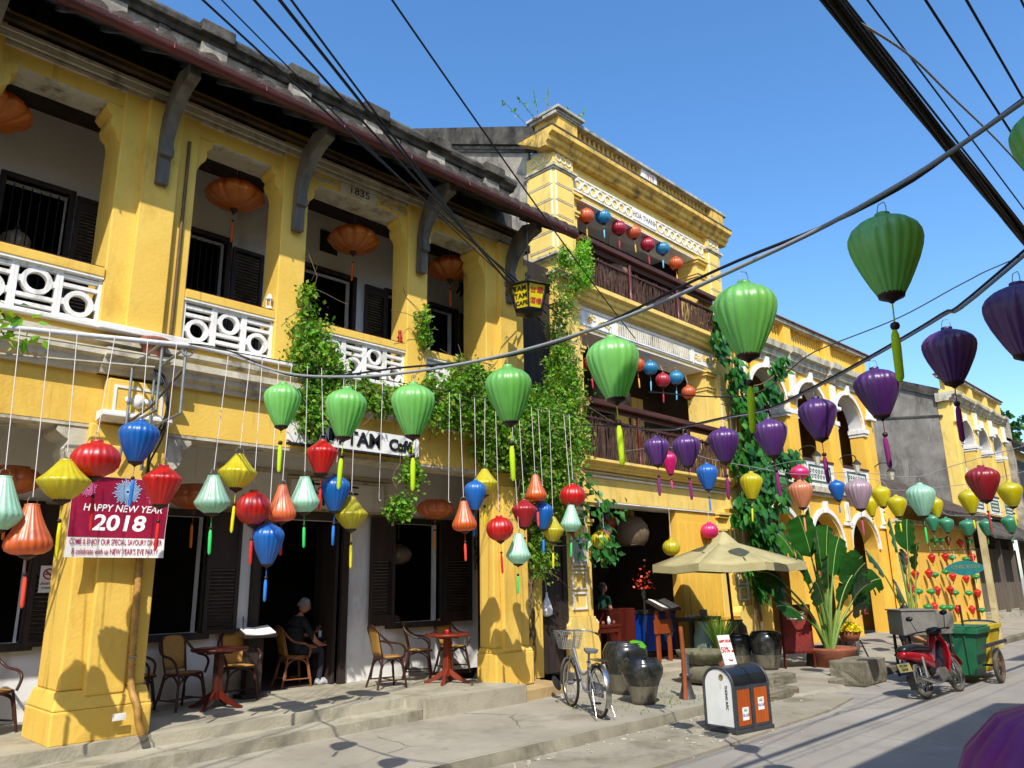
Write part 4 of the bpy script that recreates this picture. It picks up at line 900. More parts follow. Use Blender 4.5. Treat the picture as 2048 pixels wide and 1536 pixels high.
BL = [('round', 'yellow', 12.35, 9.7, 2.7, .40, 'yellow round lantern at the doorway beside the pale pier'), ('round', 'pink', 12.95, 10.1, 2.77, .34, 'pink round lantern behind the yellow one in the doorway'), ('round', 'jade', 13.35, 10.4, 2.95, .36, 'green round lantern in the dark doorway'),
      ('round', 'yellow', 15.0, 9.8, 2.6, .40, 'yellow round lantern beside the basket lamp'), ('round', 'pink', 16.6, 9.75, 3.02, .42, 'pink round lantern at the plank wall over the parasol'), ('round', 'rose', 14.1, 10.8, 3.2, .36, 'dim pink lantern under the doorway ceiling'), ('round', 'yellow', 14.75, 10.8, 3.4, .36, 'dim yellow lantern under the doorway ceiling')]
for k, c, x, y, z, w, lb in BL: lantern(k, c, x, y, z, w, w*.9, lb, 'doorway lanterns of the tall house', tassel=.9, top=(x, y, 3.48 if y > 9.85 else 3.5))
# paper lotus lanterns under the gallery of the cafe, upstairs and down
for i, (x, z, lb) in enumerate(((1.45, 7.52, 'orange lotus lantern cut by the frame upstairs'), (4.52, 7.5, 'orange lotus lantern in the bay beside the big upper pillar'), (6.6, 7.46, 'orange lotus lantern before the open balcony door'), (8.71, 7.56, 'orange lotus lantern in the last bay upstairs'))):
    lantern('lotus', 'lotus', x, 10.1, z-.02, .86, .36, lb, 'lotus lanterns upstairs', tassel=.62, top=(x, 10.1, 8.24), hook=False, name='lotus_lantern', seg=60)
for x, z, lb in ((2.2, 3.1, 'dim orange lotus lantern behind the yellow diamond lantern'), (4.3, 3.05, 'orange lotus lantern under the ground floor ceiling beside the banner'), (8.4, 3.1, 'orange lotus lantern before the right window')):
    lantern('lotus', 'dusk', x, 10.1, z, .66, .30, lb, 'lotus lanterns on the ground floor', tassel=.75, top=(x, 10.1, 4.4), hook=False, name='lotus_lantern', seg=50)
lantern('balloon', 'cream', 2.12, 11.35, 6.35, .36, .48, 'cream lantern behind the barred upper window', tassel=.6, top=(2.12, 11.35, 8.2))
lantern('round', 'cream', 9.1, 12.0, 2.45, .5, .36, 'cream lamp seen through the right cafe window', tassel=0, top=(9.1, 12.0, 4.4), hook=False)
lantern('round', 'cream', 6.55, 12.4, 3.0, .4, .4, 'cream lamp in the dark cafe doorway', tassel=0, top=(6.55, 12.4, 4.4), hook=False)
# woven basket lamps of the tall house
for x, y, z, w, h, lb, tp in ((14.75, 10.9, 9.3, 1.15, .62, 'dusty woven basket lamp on the top balcony', 11.0), (14.4, 10.9, 6.2, 1.1, .8, 'dusty woven basket lamp on the middle balcony', 7.9), (14.6, 10.6, 3.0, .85, .66, 'brown woven basket lamp in the ground floor doorway', 3.47)):
    bt = thing('basket_lamp', lb, 'lamp', (x, y, z-h/2)); m = M()
    m.lathe([(w*.12, h), (w*.3, h*.93), (w*.45, h*.7), (w*.5, h*.42), (w*.45, h*.16), (w*.34, 0)], 36, (x, y, z-h/2), 18, .06); m.build('basket', mat('old_wicker', '#7d6850', '#4f3f30', 60, .8, .5, 120), bt)
    M().torus((x, y, z-h/2), w*.34, .014, 24, 5, 'z').build('rim', RATT, bt); M().tube([(x, y, z+h/2-.02), (x, y, tp)], .006, 5).build('cord', BLK, bt)
lantern('round', 'magenta', 2.26, .41, 1.365, .57, .53, 'magenta silk lantern hanging very near in the street', tassel=.6, top=(2.28, .40, 1.85), seg=60)
std = thing('lantern_stand', 'dark pole stand just outside the frame holding the magenta lantern', 'stand', (2.62, .02, 0)); M().tube([(2.62, .02, 0), (2.62, .02, 1.9)], .02, 8).build('pole', BLK, std); M().tube([(2.62, .02, 1.88), (2.28, .40, 1.86)], .012, 6).build('arm', BLK, std); M().lathe([(.16, 0), (.16, .03), (.03, .06)], 14, (2.62, .02, 0)).build('foot', BLK, std)
# ================================================================== wires and cables
def cat(a, b, sag, n=24):
    a, b = Vector(a), Vector(b); return [a+(b-a)*(i/n)-Vector((0, 0, sag*4*(i/n)*(1-i/n))) for i in range(n+1)]
def cable(pts, r, m, label, group='overhead wires', name='cable', n=6): return tag(M().tube(pts, r, n).build(name, m), label, 'cable', group)
def hang(lst): return [(x, y, z+h/2+.2*w+.03) for k, c, x, y, z, w, h in lst]
def smooth(P, n=6):
    P = [Vector(p) for p in P]; out = []
    for i in range(len(P)-1):
        p0, p1, p2, p3 = P[max(i-1, 0)], P[i], P[i+1], P[min(i+2, len(P)-1)]
        for k in range(n):
            t = k/n; out.append(.5*((2*p1)+(p2-p0)*t+(2*p0-5*p1+4*p2-p3)*t*t+(3*p1-p0-3*p2+p3)*t**3))
    return out+[P[-1]]
gp = smooth([(3.24, 8.12, 4.47), (3.2, 7.0, 4.1)]+hang(GREEN)+[(5.5, -1.6, 5.75)])
cable(gp, .011, WIRE, 'twin grey wire carrying the green lanterns across the street', name='lantern_wire')
cable([p+Vector((.015, .01, .018+.03*math.sin(i*.35))) for i, p in enumerate(gp)], .008, CABLE, 'thin black flex wound along the green lantern wire', name='lantern_wire')
pp = smooth([(11.4, 9.6, 4.9)]+hang(PURPLE)+[(3.6, -1.6, 4.6)])
cable(pp, .009, WIRE, 'grey wire carrying the purple lanterns', name='lantern_wire')
cable([p+Vector((0, .012, .014)) for p in pp], .007, CABLE, 'black flex along the purple lantern wire', name='lantern_wire')
cable(smooth([(13.4, 9.8, 4.6)]+hang(setA)+[(12.6, -1.6, 4.3)]), .006, WIRE, 'thin wire carrying the mixed lanterns at the parasol', name='lantern_wire')
cable(smooth([(17.6, 9.8, 4.3)]+sorted(hang(setB), key=lambda p: -p[1])+[(17.6, -1.6, 4.6)]), .006, WIRE, 'thin wire carrying small yellow lanterns before the lantern shop', name='lantern_wire')
cable(smooth([(22.5, 9.8, 4.6)]+sorted(hang(setC), key=lambda p: -p[1])+[(22.5, -1.6, 4.2)]), .006, WIRE, 'thin wire carrying the teal lanterns', name='lantern_wire')
cable(cat((3.2, 8.0, 4.45), (11.35, 8.0, 4.61), .0, 10), .006, CABLE, 'straight wire parallel to the cafe front holding the lantern strings', name='lantern_wire')
for x, z in ((5.75, 2.95), (6.9, 3.0)):
    o = M().tube([(x, 8.0, rowz(x)), (x-.01, 8.0, z)], .0042, 5).tube([(x-.01, 8.0, z), (x+.0, 8.0, z-.03), (x+.02, 8.0, z-.02)], .005, 5).build('empty_string', STRING); tag(o, 'empty lantern string with a bare hook between the lanterns', 'string', 'empty lantern strings')
C6 = [((1.92, 5.77, 6.96), (10.56, 9.1, 6.69), .012), ((2.14, 5.9, 7.2), (10.06, 9.1, 6.62), .008), ((2.3, 5.5, 7.03), (10.26, 9.1, 6.52), .014), ((2.38, 5.18, 6.87), (10.19, 9.1, 6.38), .018), ((2.46, 5.1, 6.87), (9.79, 9.1, 6.56), .013), ((3.58, 5.27, 7.71), (13.94, 9.7, 6.98), .013)]
for i, (a, b, r) in enumerate(C6):
    a, b = Vector(a), Vector(b); a0 = a+(a-b)*.9
    P = cat(a0, b, .22+.06*(i % 3), 30); P = [p+Vector((0, 0, .0)) for p in P]
    dz = P[14].z-(a0+(b-a0)*(14/30)).z
    cable([p+Vector((0, 0, -dz*.8)) for p in P], r, CABLE, 'black electric cable slanting down over the cafe eave to the passage', 'cables over the cafe eave')
for i, (y, z, r) in enumerate(((1.35, 5.46, .009), (1.3, 5.6, .007), (.9, 5.14, .008), (.75, 5.22, .008), (.5, 5.1, .006))):
    cable([(-8, y, z+.15), (4, y, z), (12, y, z), (30, y, z+.1), (60, y, z+.3)], r, CABLE, 'thin electric cable running along the street beside the thick bundle', 'street cables')
bun = thing('cable_bundle', 'thick black bundle of electric cables running along the street', 'cable', (5, 1.2, 4.9))
for i in range(7):
    a = i*2*math.pi/7; r = .032 if i else 0
    M().tube([(x, 1.2+r*math.cos(a+x*.5), 4.92+r*math.sin(a+x*.5)+.004*(x-5)**2*.05) for x in [-6+.8*j for j in range(60)]], .016, 6).build('strand', CABLE, bun)
M().tube(smooth([(3.9, 1.2, 4.93), (5.05, 1.2, 5.3), (6.14, 1.2, 5.5), (8.84, 1.2, 5.92), (14, 1.2, 6.3)]), .009, 6).build('branch_wire', WIRE, bun)
cable(smooth([(8.3, 5.6, 4.3), (10.03, 5.06, 4.44), (10.5, 4.4, 4.95), (10.71, 4.11, 5.11), (11.35, 3.33, 5.48), (11.92, 2.57, 5.95), (12.45, 1.9, 6.31), (13.2, -1.6, 7.2)]), .010, CABLE, 'wavy black cable dropping from the far side behind the purple lanterns')
# ================================================================== lantern pole and pipe bracket on the first pillar
br = thing('lantern_bracket', 'welded pipe bracket on the first pillar carrying the lantern pole', 'bracket', (3.1, 8.97, 3.6))
M().tube([(-3.2, 8.08, 3.78), (3.3, 8.08, 4.46)], .028, 8).build('white_pole', mat('white_painted_pipe', '#dcdcd8', '#bdbdb8', 6, .5, .1), br)
M().tube([(-3.2, 8.3, 3.62), (3.0, 8.35, 4.22)], .014, 6).tube([(-3.2, 8.5, 4.2), (3.1, 8.6, 4.42)], .012, 6).build('bamboo_pole', mat('pale_bamboo', '#b8b2a0', '#9a947f', 6, .6, .1), br)
for x in (2.97, 3.22):
    for a, b in (((x, 8.1, 4.44), (x, 8.93, 4.34)), ((x, 8.1, 4.44), (x, 8.1, 3.7)), ((x, 8.93, 4.34), (x, 8.93, 3.66)), ((x, 8.1, 3.7), (x, 8.93, 3.66)), ((x, 8.93, 3.66), (x, 9.05, 3.2))):
        M().tube([a, b], .016, 8).build('pipe', STEEL, br)
M().tube([(3.22, 8.1, 4.2), (3.1, 8.6, 3.85), (3.0, 9.05, 3.7)], .016, 6).build('brace', mat('rusty_pipe', '#7a6a52', '#574734', 8, .8, .2), br)
for k in range(3): M().tube(smooth([(3.2+.03*k, 8.9, 4.35), (3.28+.02*k, 8.75, 4.1), (3.3, 8.7, 3.8-.1*k), (3.25, 8.95, 3.4-.1*k), (3.35, 9.0, 2.9)]), .012, 6).build('loose_cable', CABLE, br)
M().torus((3.23, 8.09, 4.4), .06, .012, 12, 5, 'y').build('wire_coil', WIRE, br)
# ================================================================== banner and signs
bn = thing('new_year_banner', 'red printed new year banner tied across the first yellow pillar', 'banner', (3.0, 8.93, 2.2))
def bump_y(x, z): return 8.9+.02*math.sin(x*5)+.012*math.sin(z*9+x*3)
def sheet(x0, x1, z0, z1, dy, nx=14, nz=10):
    m = M(); vs = [(x0+(x1-x0)*i/nx+.012*(z1-z0)*(j/nz), bump_y(x0+(x1-x0)*i/nx, z0+(z1-z0)*j/nz)+dy, z0+(z1-z0)*j/nz) for j in range(nz+1) for i in range(nx+1)]
    m.add(vs, [(j*(nx+1)+i, j*(nx+1)+i+1, (j+1)*(nx+1)+i+1, (j+1)*(nx+1)+i) for j in range(nz) for i in range(nx)], True); return m
BRED = mat('banner_red_print', '#9c1230', '#7a1038', 2.2, .45, .03, stain='#c23a62', samt=.35, sscale=2.2)
sheet(2.5, 3.49, 2.23, 3.08, .004).build('cloth', PAPER, bn)
sheet(2.505, 3.485, 2.44, 3.075, 0).build('red_print', BRED, bn)
def onb(x, z, dy=-.006): return (x, bump_y(x, z)+dy, z)
def burst(cx, cz, r0, r1, n, m, name):
    k = M()
    for i in range(n):
        a = 2*math.pi*i/n; r = r1*(.75+.25*((i*7) % 5)/4); t = .0045; ca, sa = math.cos(a), math.sin(a)
        P = [(cx+ca*r0-sa*t*.3, cz+sa*r0+ca*t*.3), (cx+ca*r0+sa*t*.3, cz+sa*r0-ca*t*.3), (cx+ca*r+sa*t, cz+sa*r-ca*t), (cx+ca*r-sa*t, cz+sa*r+ca*t)]
        k.add([onb(u, w) for u, w in P], [(0, 1, 2, 3)])
    k.build(name, m, bn)
burst(3.05, 2.93, .015, .15, 42, mat('firework_blue', '#8fc4e6', None, rough=.5, bump=0), 'firework_print'); burst(2.66, 2.94, .01, .09, 26, mat('firework_pink', '#e07aa8', None, rough=.5, bump=0), 'firework_print'); burst(3.34, 2.9, .01, .1, 26, MT['firework_pink'], 'firework_print')
WINK = mat('white_ink', '#f2efec', None, rough=.5, bump=0)
PINK = mat('magenta_ink', '#9a1e56', None, rough=.5, bump=0)
B_ = ((1, 0.0, 0), (0, 0, 1), (0, -1, 0))
bt_ = [text('HAPPY NEW YEAR', 'print_line', .105, (3.03, 8.868, 2.745), B_, WINK, bn, sx=.92, shear=.15, offset=.001, extrude=0), text('2018', 'print_line', .23, (3.0, 8.868, 2.585), B_, WINK, bn, sx=1.15, shear=.12, offset=.006, extrude=0),
       text('COME & ENJOY OUR SPECIAL SAVOURY DINNER', 'print_line', .085, (2.995, 8.868, 2.39), B_, PINK, bn, sx=.50, offset=.0008, extrude=0), text("& celebrate with us NEW YEAR'S EVE PARTY", 'print_line', .085, (2.995, 8.868, 2.29), B_, PINK, bn, sx=.535, offset=.0008, extrude=0)]
for o in bt_:
    for v in o.data.vertices: v.co.y = bump_y(v.co.x+OFF[bn][0], v.co.z+OFF[bn][2])-.004-OFF[bn][1]
for x in (2.5, 3.49): M().tube([(x, 8.9, 3.07), (3.0+(x-3)*.8, 9.05, 3.3)], .004, 4).build('tie_cord', STRING, bn)
sg = thing('cafe_name_board', 'white cafe name board with black raised letters half hidden by the vine', 'sign', (6.08, 9.05, 3.7))
M().prism([(5.0, 3.76), (5.06, 3.73), (7.1, 3.73), (7.16, 3.76), (7.16, 3.99), (7.1, 4.03), (5.06, 4.03), (5.0, 3.99)], 'y', 9.0, 9.06).build('board', WHT, sg, bevel=.006)
M().box(5.0, 7.17, 8.99, 9.07, 3.70, 3.73).build('lower_edge', BLK, sg)
text('TAM TAM', 'letters', .27, (5.85, 8.996, 3.88), FACE, INKB, sg, extrude=.012, sx=1.05, offset=.007); text('Café', 'letters', .23, (6.82, 8.996, 3.865), FACE, INKB, sg, extrude=.012, sx=1.0, offset=.008)
cs = thing('character_board', 'grey framed board with black brushed characters over the cafe door', 'sign', (6.9, 11.0, 3.1))
M().box(6.2, 8.0, 11.0, 11.04, 3.1, 3.55).build('board', GWALL, cs); framed(cs, 6.15, 8.05, 3.06, 3.6, 11.005, .04, TRIM)
text('蘇芳', 'brushed_characters', .42, (6.95, 10.995, 3.32), FACE, INKB, cs, extrude=.004, sx=1.3)
ls = thing('lantern_sign', 'black six sided lamp sign with yellow lettered panes under the eave end', 'sign', (8.84, 8.24, 6.15))
cx, cy = 8.84, 8.24
def hexp(r, z, ph=R(43)): return [(cx+r*math.cos(ph+i*math.pi/3), cy+r*math.sin(ph+i*math.pi/3), z) for i in range(6)]
SYEL = mat('yellow_sign_pane', '#d8c21a', '#c8b010', 4, .35, .02)
lo, hi = hexp(.235, 6.27), hexp(.335, 6.65)
for i in range(6):
    j = (i+1) % 6; q = M().add([lo[i], lo[j], hi[j], hi[i]], [(0, 1, 2, 3)]).build('pane', SYEL, ls)
    ctr = sum((Vector(p) for p in (lo[i], lo[j], hi[j], hi[i])), Vector())/4
    e = (Vector(lo[j])-Vector(lo[i])).normalized(); upv = ((Vector(hi[i])+Vector(hi[j]))-(Vector(lo[i])+Vector(lo[j]))).normalized(); nn = e.cross(upv).normalized()
    if nn.dot(ctr-Vector((cx, cy, ctr.z))) < 0: nn = -nn; e = -e
    if i % 2 == 0:
        for k, (tx, s) in enumerate((('TAM', .12), ('TAM', .12), ('CAFE', .095))): text(tx, 'letters', s, ctr+upv*(.12-.12*k)+nn*.006, (e, upv, nn), INKB, q, sx=1.0, offset=.002)
    else:
        text('台華', 'characters', .12, ctr+upv*.09+nn*.006, (e, upv, nn), INKR, q, sx=1.1); text('酒樓', 'characters', .11, ctr-upv*.09+nn*.006, (e, upv, nn), INKR, q, sx=1.0)
    M().tube([lo[i], hi[i]], .018, 6).build('frame_bar', BLK, ls)
IRON = mat('black_iron', '#15161a', '#22242a', 9, .5, .1, metal=.3)
rf_ = M(); A = hexp(.41, 6.655); B = hexp(.06, 6.82); rf_.add(A+B, [(i, (i+1) % 6, 6+(i+1) % 6, 6+i) for i in range(6)]+[tuple(range(5, -1, -1)), tuple(range(6, 12))]); rf_.build('roof', IRON, ls)
M().lathe([(.25, 6.27), (.25, 6.23), (.1, 6.2), (.06, 6.15), (.001, 6.15)], 6, (cx, cy, 0), phase=R(43)).build('base', IRON, ls)
M().tube([(cx, cy, 6.82), (cx, cy, 7.95)], .008, 5).torus((cx, cy, 6.87), .04, .008, 10, 4, 'y').build('hanging_rod', IRON, ls)
for a in hexp(.43, 6.64): M().torus((a[0], a[1], a[2]+.03), .035, .008, 10, 4, 'y').build('roof_curl', IRON, ls)
ns = thing('no_smoking_notice', 'white no smoking notice on the dark shutter', 'notice', (2.95, 10.9, 1.9))
M().box(2.83, 3.02, 10.905, 10.915, 1.88, 2.2).build('sheet', PAPER, ns)
M().torus((2.925, 10.902, 2.1), .06, .009, 18, 4, 'y').obox((2.925, 10.9, 2.1), (.045, 0, -.045), (.006, 0, .006), (0, .002, 0)).build('red_ring', INKR, ns)
M().box(2.885, 2.965, 10.9, 10.904, 2.092, 2.106).build('cigarette_mark', INKB, ns)
text('CẤM HÚT THUỐC', 'print_line', .035, (2.925, 10.902, 1.985), FACE, INKR, ns, sx=.62); text('NO SMOKING', 'print_line', .024, (2.925, 10.902, 1.935), FACE, INKB, ns, sx=.9)
lb = M().box(3.16, 3.29, 8.955, 8.966, .585, .655).build('enamel_number_plate', WHT); tag(lb, 'small white plate at the foot of the first pillar', 'plate')
hs = thing('corrugated_hose', 'ribbed tan drain hose running down the first pillar', 'hose', (3.33, 9.0, .42))
P = smooth([(3.31, 9.06, 2.26), (3.32, 9.05, 1.6), (3.34, 9.04, .95), (3.37, 8.9, .72), (3.4, 8.88, .55), (3.44, 8.86, .42)], 24)
M().tube(P, [.043 if i % 2 else .034 for i in range(len(P))], 10).build('ribbed_tube', mat('tan_hose', '#b58a44', '#8f6a30', 9, .5, .1), hs)
M().torus((3.335, 9.05, 1.2), .045, .008, 12, 5, 'z').build('clip', STEEL, hs)
es = thing('leaf_shaped_sign', 'teal eye shaped sign hung before the little red and green lanterns', 'sign', (31, 8.2, 1.85))
A = [(-1.0+2.0*i/16, math.sin(math.pi*i/16)**.9) for i in range(17)]; A = A+[(x, -z) for x, z in A[-2:0:-1]]
M().prism([(8.2+.68*y, 2.12+.26*z) for y, z in A], 'x', 30.98, 31.02).build('board', mat('teal_paint', '#1f7f80', '#17686e', 5, .5, .1, streak=True), es)
text('CHICKEN', 'letters', .17, (30.977, 8.2, 2.16), ((0, -1, 0), (0, 0, 1), (-1, 0, 0)), mat('dull_gold_letters', '#8c7a2c', None, rough=.6, bump=0), es, sx=1.25)
M().tube([(31, 9.2, 2.75), (31, 7.7, 2.75)], .014, 6).build('bracket_arm', BLK, es)
for y in (7.9, 8.5): M().tube([(31, y, 2.75), (31, y, 2.33)], .006, 4).build('cord', STRING, es)
# small things on the balcony and walls
fp = thing('flower_pot', 'brown pot standing on the ledge under the big upper pillar', 'pot', (3.18, 8.93, 4.5))
M().lathe([(.1, 4.46), (.14, 4.66), (.16, 4.66), (.16, 4.71), (.12, 4.71), (.11, 4.6)], 16, (3.18, 8.93, 0)).build('pot', CLAY, fp); M().box(3.0, 3.36, 8.78, 9.05, 4.435, 4.46).build('tray', TRIM, fp)
wl = thing('candle_lantern', 'tiny white candle lantern on the balcony rail', 'lantern', (4.72, 9.22, 5.535))
for z, r in ((5.54, .05), (5.56, .045), (5.68, .05)): M().lathe([(.001, z), (r, z), (r, z+.02), (.001, z+.02)], 8, (4.72, 9.22, 0)).build('plate', WHT, wl)
for i in range(4): M().tube([(4.72+.04*math.cos(i*1.57), 9.22+.04*math.sin(i*1.57), 5.56), (4.72+.04*math.cos(i*1.57), 9.22+.04*math.sin(i*1.57), 5.69)], .006, 4).build('bar', WHT, wl)
M().lathe([(.045, 5.70), (.02, 5.76), (.001, 5.77)], 8, (4.72, 9.22, 0)).build('cap', WHT, wl)
rfg = M().lathe([(.03, 5.535), (.04, 5.56), (.025, 5.6), (.035, 5.64), (.02, 5.67), (.03, 5.70), (.025, 5.74), (.001, 5.75)], 10, (6.93, 9.22, 0)).box(6.89, 6.97, 9.2, 9.24, 5.61, 5.63).build('red_figurine', mat('red_lacquer', '#a31d18', '#7f1512', 6, .35, .05)); tag(rfg, 'small red figurine on the balcony rail beside the thin column', 'figurine')
dg_ = M()
for P in ([(9.6, 7.55), (9.75, 7.72), (9.9, 7.66), (10.05, 7.78)], [(9.7, 7.5), (9.78, 7.66), (9.72, 7.8)], [(9.9, 7.5), (9.88, 7.64), (9.98, 7.72)]): dg_.tube(smooth([(x, 10.93, z) for x, z in P], 4), [.012+.03*math.sin(i/12*3.1) for i in range(4*(len(P)-1)+1)], 6)
tag(dg_.build('dragon_ornament', BLK), 'black dragon ornament on the upstairs wall near the passage', 'ornament')
wo = M(); r_ = random.Random(4)
for i in range(6): wo.tube(smooth([(10.15+r_.uniform(-.06, .06), 10.98, 2.75-.12*k) for k in range(6)], 4), .006, 4)
tag(wo.build('wire_ornament', BLK), 'black bent wire hook hanging on the white wall beside the pillar', 'ornament')
# ================================================================== rattan chairs, tables
def make_chair(label, pole, loc, rotz, group):
    """front of the chair is local -y; seat at 0.44 m"""
    t = thing('rattan_chair', label, 'chair', loc, rotz, group)
    N = 20; rim = [(.225*math.cos(2*math.pi*i/N), .21*math.sin(2*math.pi*i/N)-.01) for i in range(N)]
    M().prism([(x*.97, y*.97) for x, y in rim], 'z', .425, .445).lathe([(.001, .462), (.15, .458), (.2, .445)], 20, (0, -.01, 0)).build('seat', CANE, t, world=False)
    M().tube([(x, y, .432) for x, y in rim], .017, 7, closed=True).build('seat_rim', pole, t, world=False)
    for sx in (-1, 1):
        M().tube(smooth([(sx*.17, -.15, .44), (sx*.2, -.19, .2), (sx*.225, -.215, 0)], 5), .0165, 7).build('leg', pole, t, world=False)
        M().tube(smooth([(sx*.155, .15, .44), (sx*.18, .2, .2), (sx*.21, .25, 0)], 5), .0165, 7).build('leg', pole, t, world=False)
    def arch(a, b):
        a, b = Vector(a), Vector(b); m_ = (a+b)/2; z1 = .415; z0 = .12
        P = [Vector((a.x*1.08, a.y*1.08, z0)), Vector((a.x*.98, a.y*.98, .27)), a*.72+m_*.28+Vector((0, 0, z1-.05)), m_*.93+Vector((0, 0, z1)), b*.72+m_*.28+Vector((0, 0, z1-.05)), Vector((b.x*.98, b.y*.98, .27)), Vector((b.x*1.08, b.y*1.08, z0))]
        M().tube(smooth(P, 5), .012, 6).build('leg_arch', pole, t, world=False)
    fl, fr_, bl_, br_ = (-.185, -.17, 0), (.185, -.17, 0), (-.17, .175, 0), (.17, .175, 0)
    for a, b in ((fl, fr_), (fr_, br_), (br_, bl_), (bl_, fl)): arch(a, b)
    for a, b in (((-.212, -.2, .12), (-.197, .222, .12)), ((.212, -.2, .12), (.197, .222, .12)), ((-.21, .0, .12), (.21, .0, .12))): M().tube([a, b], .011, 6).build('stretcher', pole, t, world=False)
    hoop = smooth([(-.2, -.17, .43), (-.245, -.17, .56), (-.26, -.08, .635), (-.255, .08, .665), (-.235, .19, .74), (-.17, .26, .85), (-.07, .285, .895), (.07, .285, .895), (.17, .26, .85), (.235, .19, .74), (.255, .08, .665), (.26, -.08, .635), (.245, -.17, .56), (.2, -.17, .43)], 5)
    M().tube(hoop, .017, 7).build('arm_hoop', pole, t, world=False)
    for sx in (-1, 1): M().tube(smooth([(sx*.155, .15, .44), (sx*.168, .2, .62), (sx*.175, .25, .845)], 5), .012, 6).build('back_upright', pole, t, world=False)
    g = M(); nx, nz = 8, 8; vs = []
    for j in range(nz+1):
        w = j/nz; z = .47+.405*w; half = .158+.03*w-.05*max(0, w-.75)*4*.6
        for i in range(nx+1): u = -1+2*i/nx; vs.append((u*half, .182+.083*w+.012*(1-u*u), z+.025*(1-u*u)*(w)))
    g.add(vs, [(j*(nx+1)+i, j*(nx+1)+i+1, (j+1)*(nx+1)+i+1, (j+1)*(nx+1)+i) for j in range(nz) for i in range(nx)], True)
    bk = g.build('backrest', CANE, t, world=False); sd = bk.modifiers.new('thickness', 'SOLIDIFY'); sd.thickness = .008
    return t
G_ = 'rattan chairs on the cafe platform'
c0 = make_chair('rattan chair with dark poles left of the table beside the pillar', RATT, (4.52, 10.5, .4), R(14), G_)
for loc, rz, lb in (((5.38, 10.72, .4), R(-8), 'rattan chair with dark poles in front of the menu stand'), ((2.35, 10.42, .4), R(25), 'rattan chair left of the first pillar under the no smoking notice'), ((3.98, 10.62, .4), R(60), 'rattan chair half hidden behind the first pillar'),
                    ((7.45, 10.05, .4), R(78), 'rattan chair turned sideways at the white wall strip'), ((8.5, 10.62, .4), R(48), 'rattan chair in the middle of the three under the right window'), ((9.35, 10.74, .4), R(5), 'rattan chair beside the vine pillar behind the round table')):
    dup(c0, loc, rz, lb)
make_chair('honey coloured rattan chair the seated man uses', RATL, (6.62, 11.38, .402), R(82), G_)
def table(label, loc, m, parts='pedestal', r=.36):
    t = thing('round_table', label, 'table', loc, R(20), 'round cafe tables')
    M().lathe([(.001, .70), (r*.97, .70), (r, .712), (r, .728), (r*.985, .735), (.001, .735)], 32).build('table_top', m, t, world=False)
    M().box(-.2, .2, -.03, .03, .665, .70).box(-.03, .03, -.2, -.03, .668, .70).box(-.03, .03, .03, .2, .668, .70).build('cross_bearer', m, t, world=False)
    M().prism([(-.05, -.045), (.05, -.045), (.05, .045), (-.05, .045)], 'z', .1, .665).build('column', m, t, world=False, bevel=.008)
    for k in range(4):
        a = k*math.pi/2+.3; ca, sa = math.cos(a), math.sin(a)
        P = [(.045, .22), (.045, .13), (.14, .06), (.3, .0), (.36, .0), (.36, .028), (.29, .05), (.16, .135)]
        vs = [(u*ca-s*sa, u*sa+s*ca, w) for s in (-.022, .022) for u, w in P]; n = len(P)
        M().add(vs, [tuple(range(n)), tuple(range(2*n-1, n-1, -1))]+[(i, n+i, n+(i+1) % n, (i+1) % n) for i in range(n)]).build('foot', m, t, world=False)
    return t
TR = mat('reddish_table_wood', '#86341f', '#6b2414', 4, .35, .1, streak=True, coat=.2)
table('dark red pedestal table between chairs beside the first pillar', (4.86, 10.22, .4), WOODR)
table('orange red pedestal table in front of the right window', (8.35, 9.72, .4), TR)
table('dark pedestal table cut by the frame beyond the first pillar', (1.85, 10.1, .4), WOODR)
cup = M().lathe([(.03, 0), (.038, .035), (.036, .06), (.03, .062), (.028, .01)], 10, (8.3, 9.66, 1.136)).build('red_cup', mat('red_plastic', '#b01a2a', None, rough=.35, bump=0)); tag(cup, 'small red cup on the orange red table', 'cup')
# menu stand at the door
ms = thing('menu_stand', 'dark lectern with an open white menu at the cafe door', 'stand', (5.62, 10.75, .4))
M().box(5.5, 5.74, 10.7, 10.86, .4, 1.22).build('post', WOOD, ms, bevel=.01); M().box(5.42, 5.8, 10.62, 10.9, .4, .45).build('foot', WOOD, ms)
M().obox((5.62, 10.7, 1.27), (.24, 0, 0), (0, .14, .05), (0, -.006, .018)).build('desk_top', WOOD, ms)
for s in (-1, 1): M().obox((5.62+s*.115, 10.695, 1.297), (.112, 0, s*.012), (0, .13, .047), (0, -.002, .006)).build('menu_page', PAPER, ms)
M().tube([(5.42, 10.72, 1.24), (5.4, 10.7, 1.5)], .008, 5).build('lamp_arm', BLK, ms)
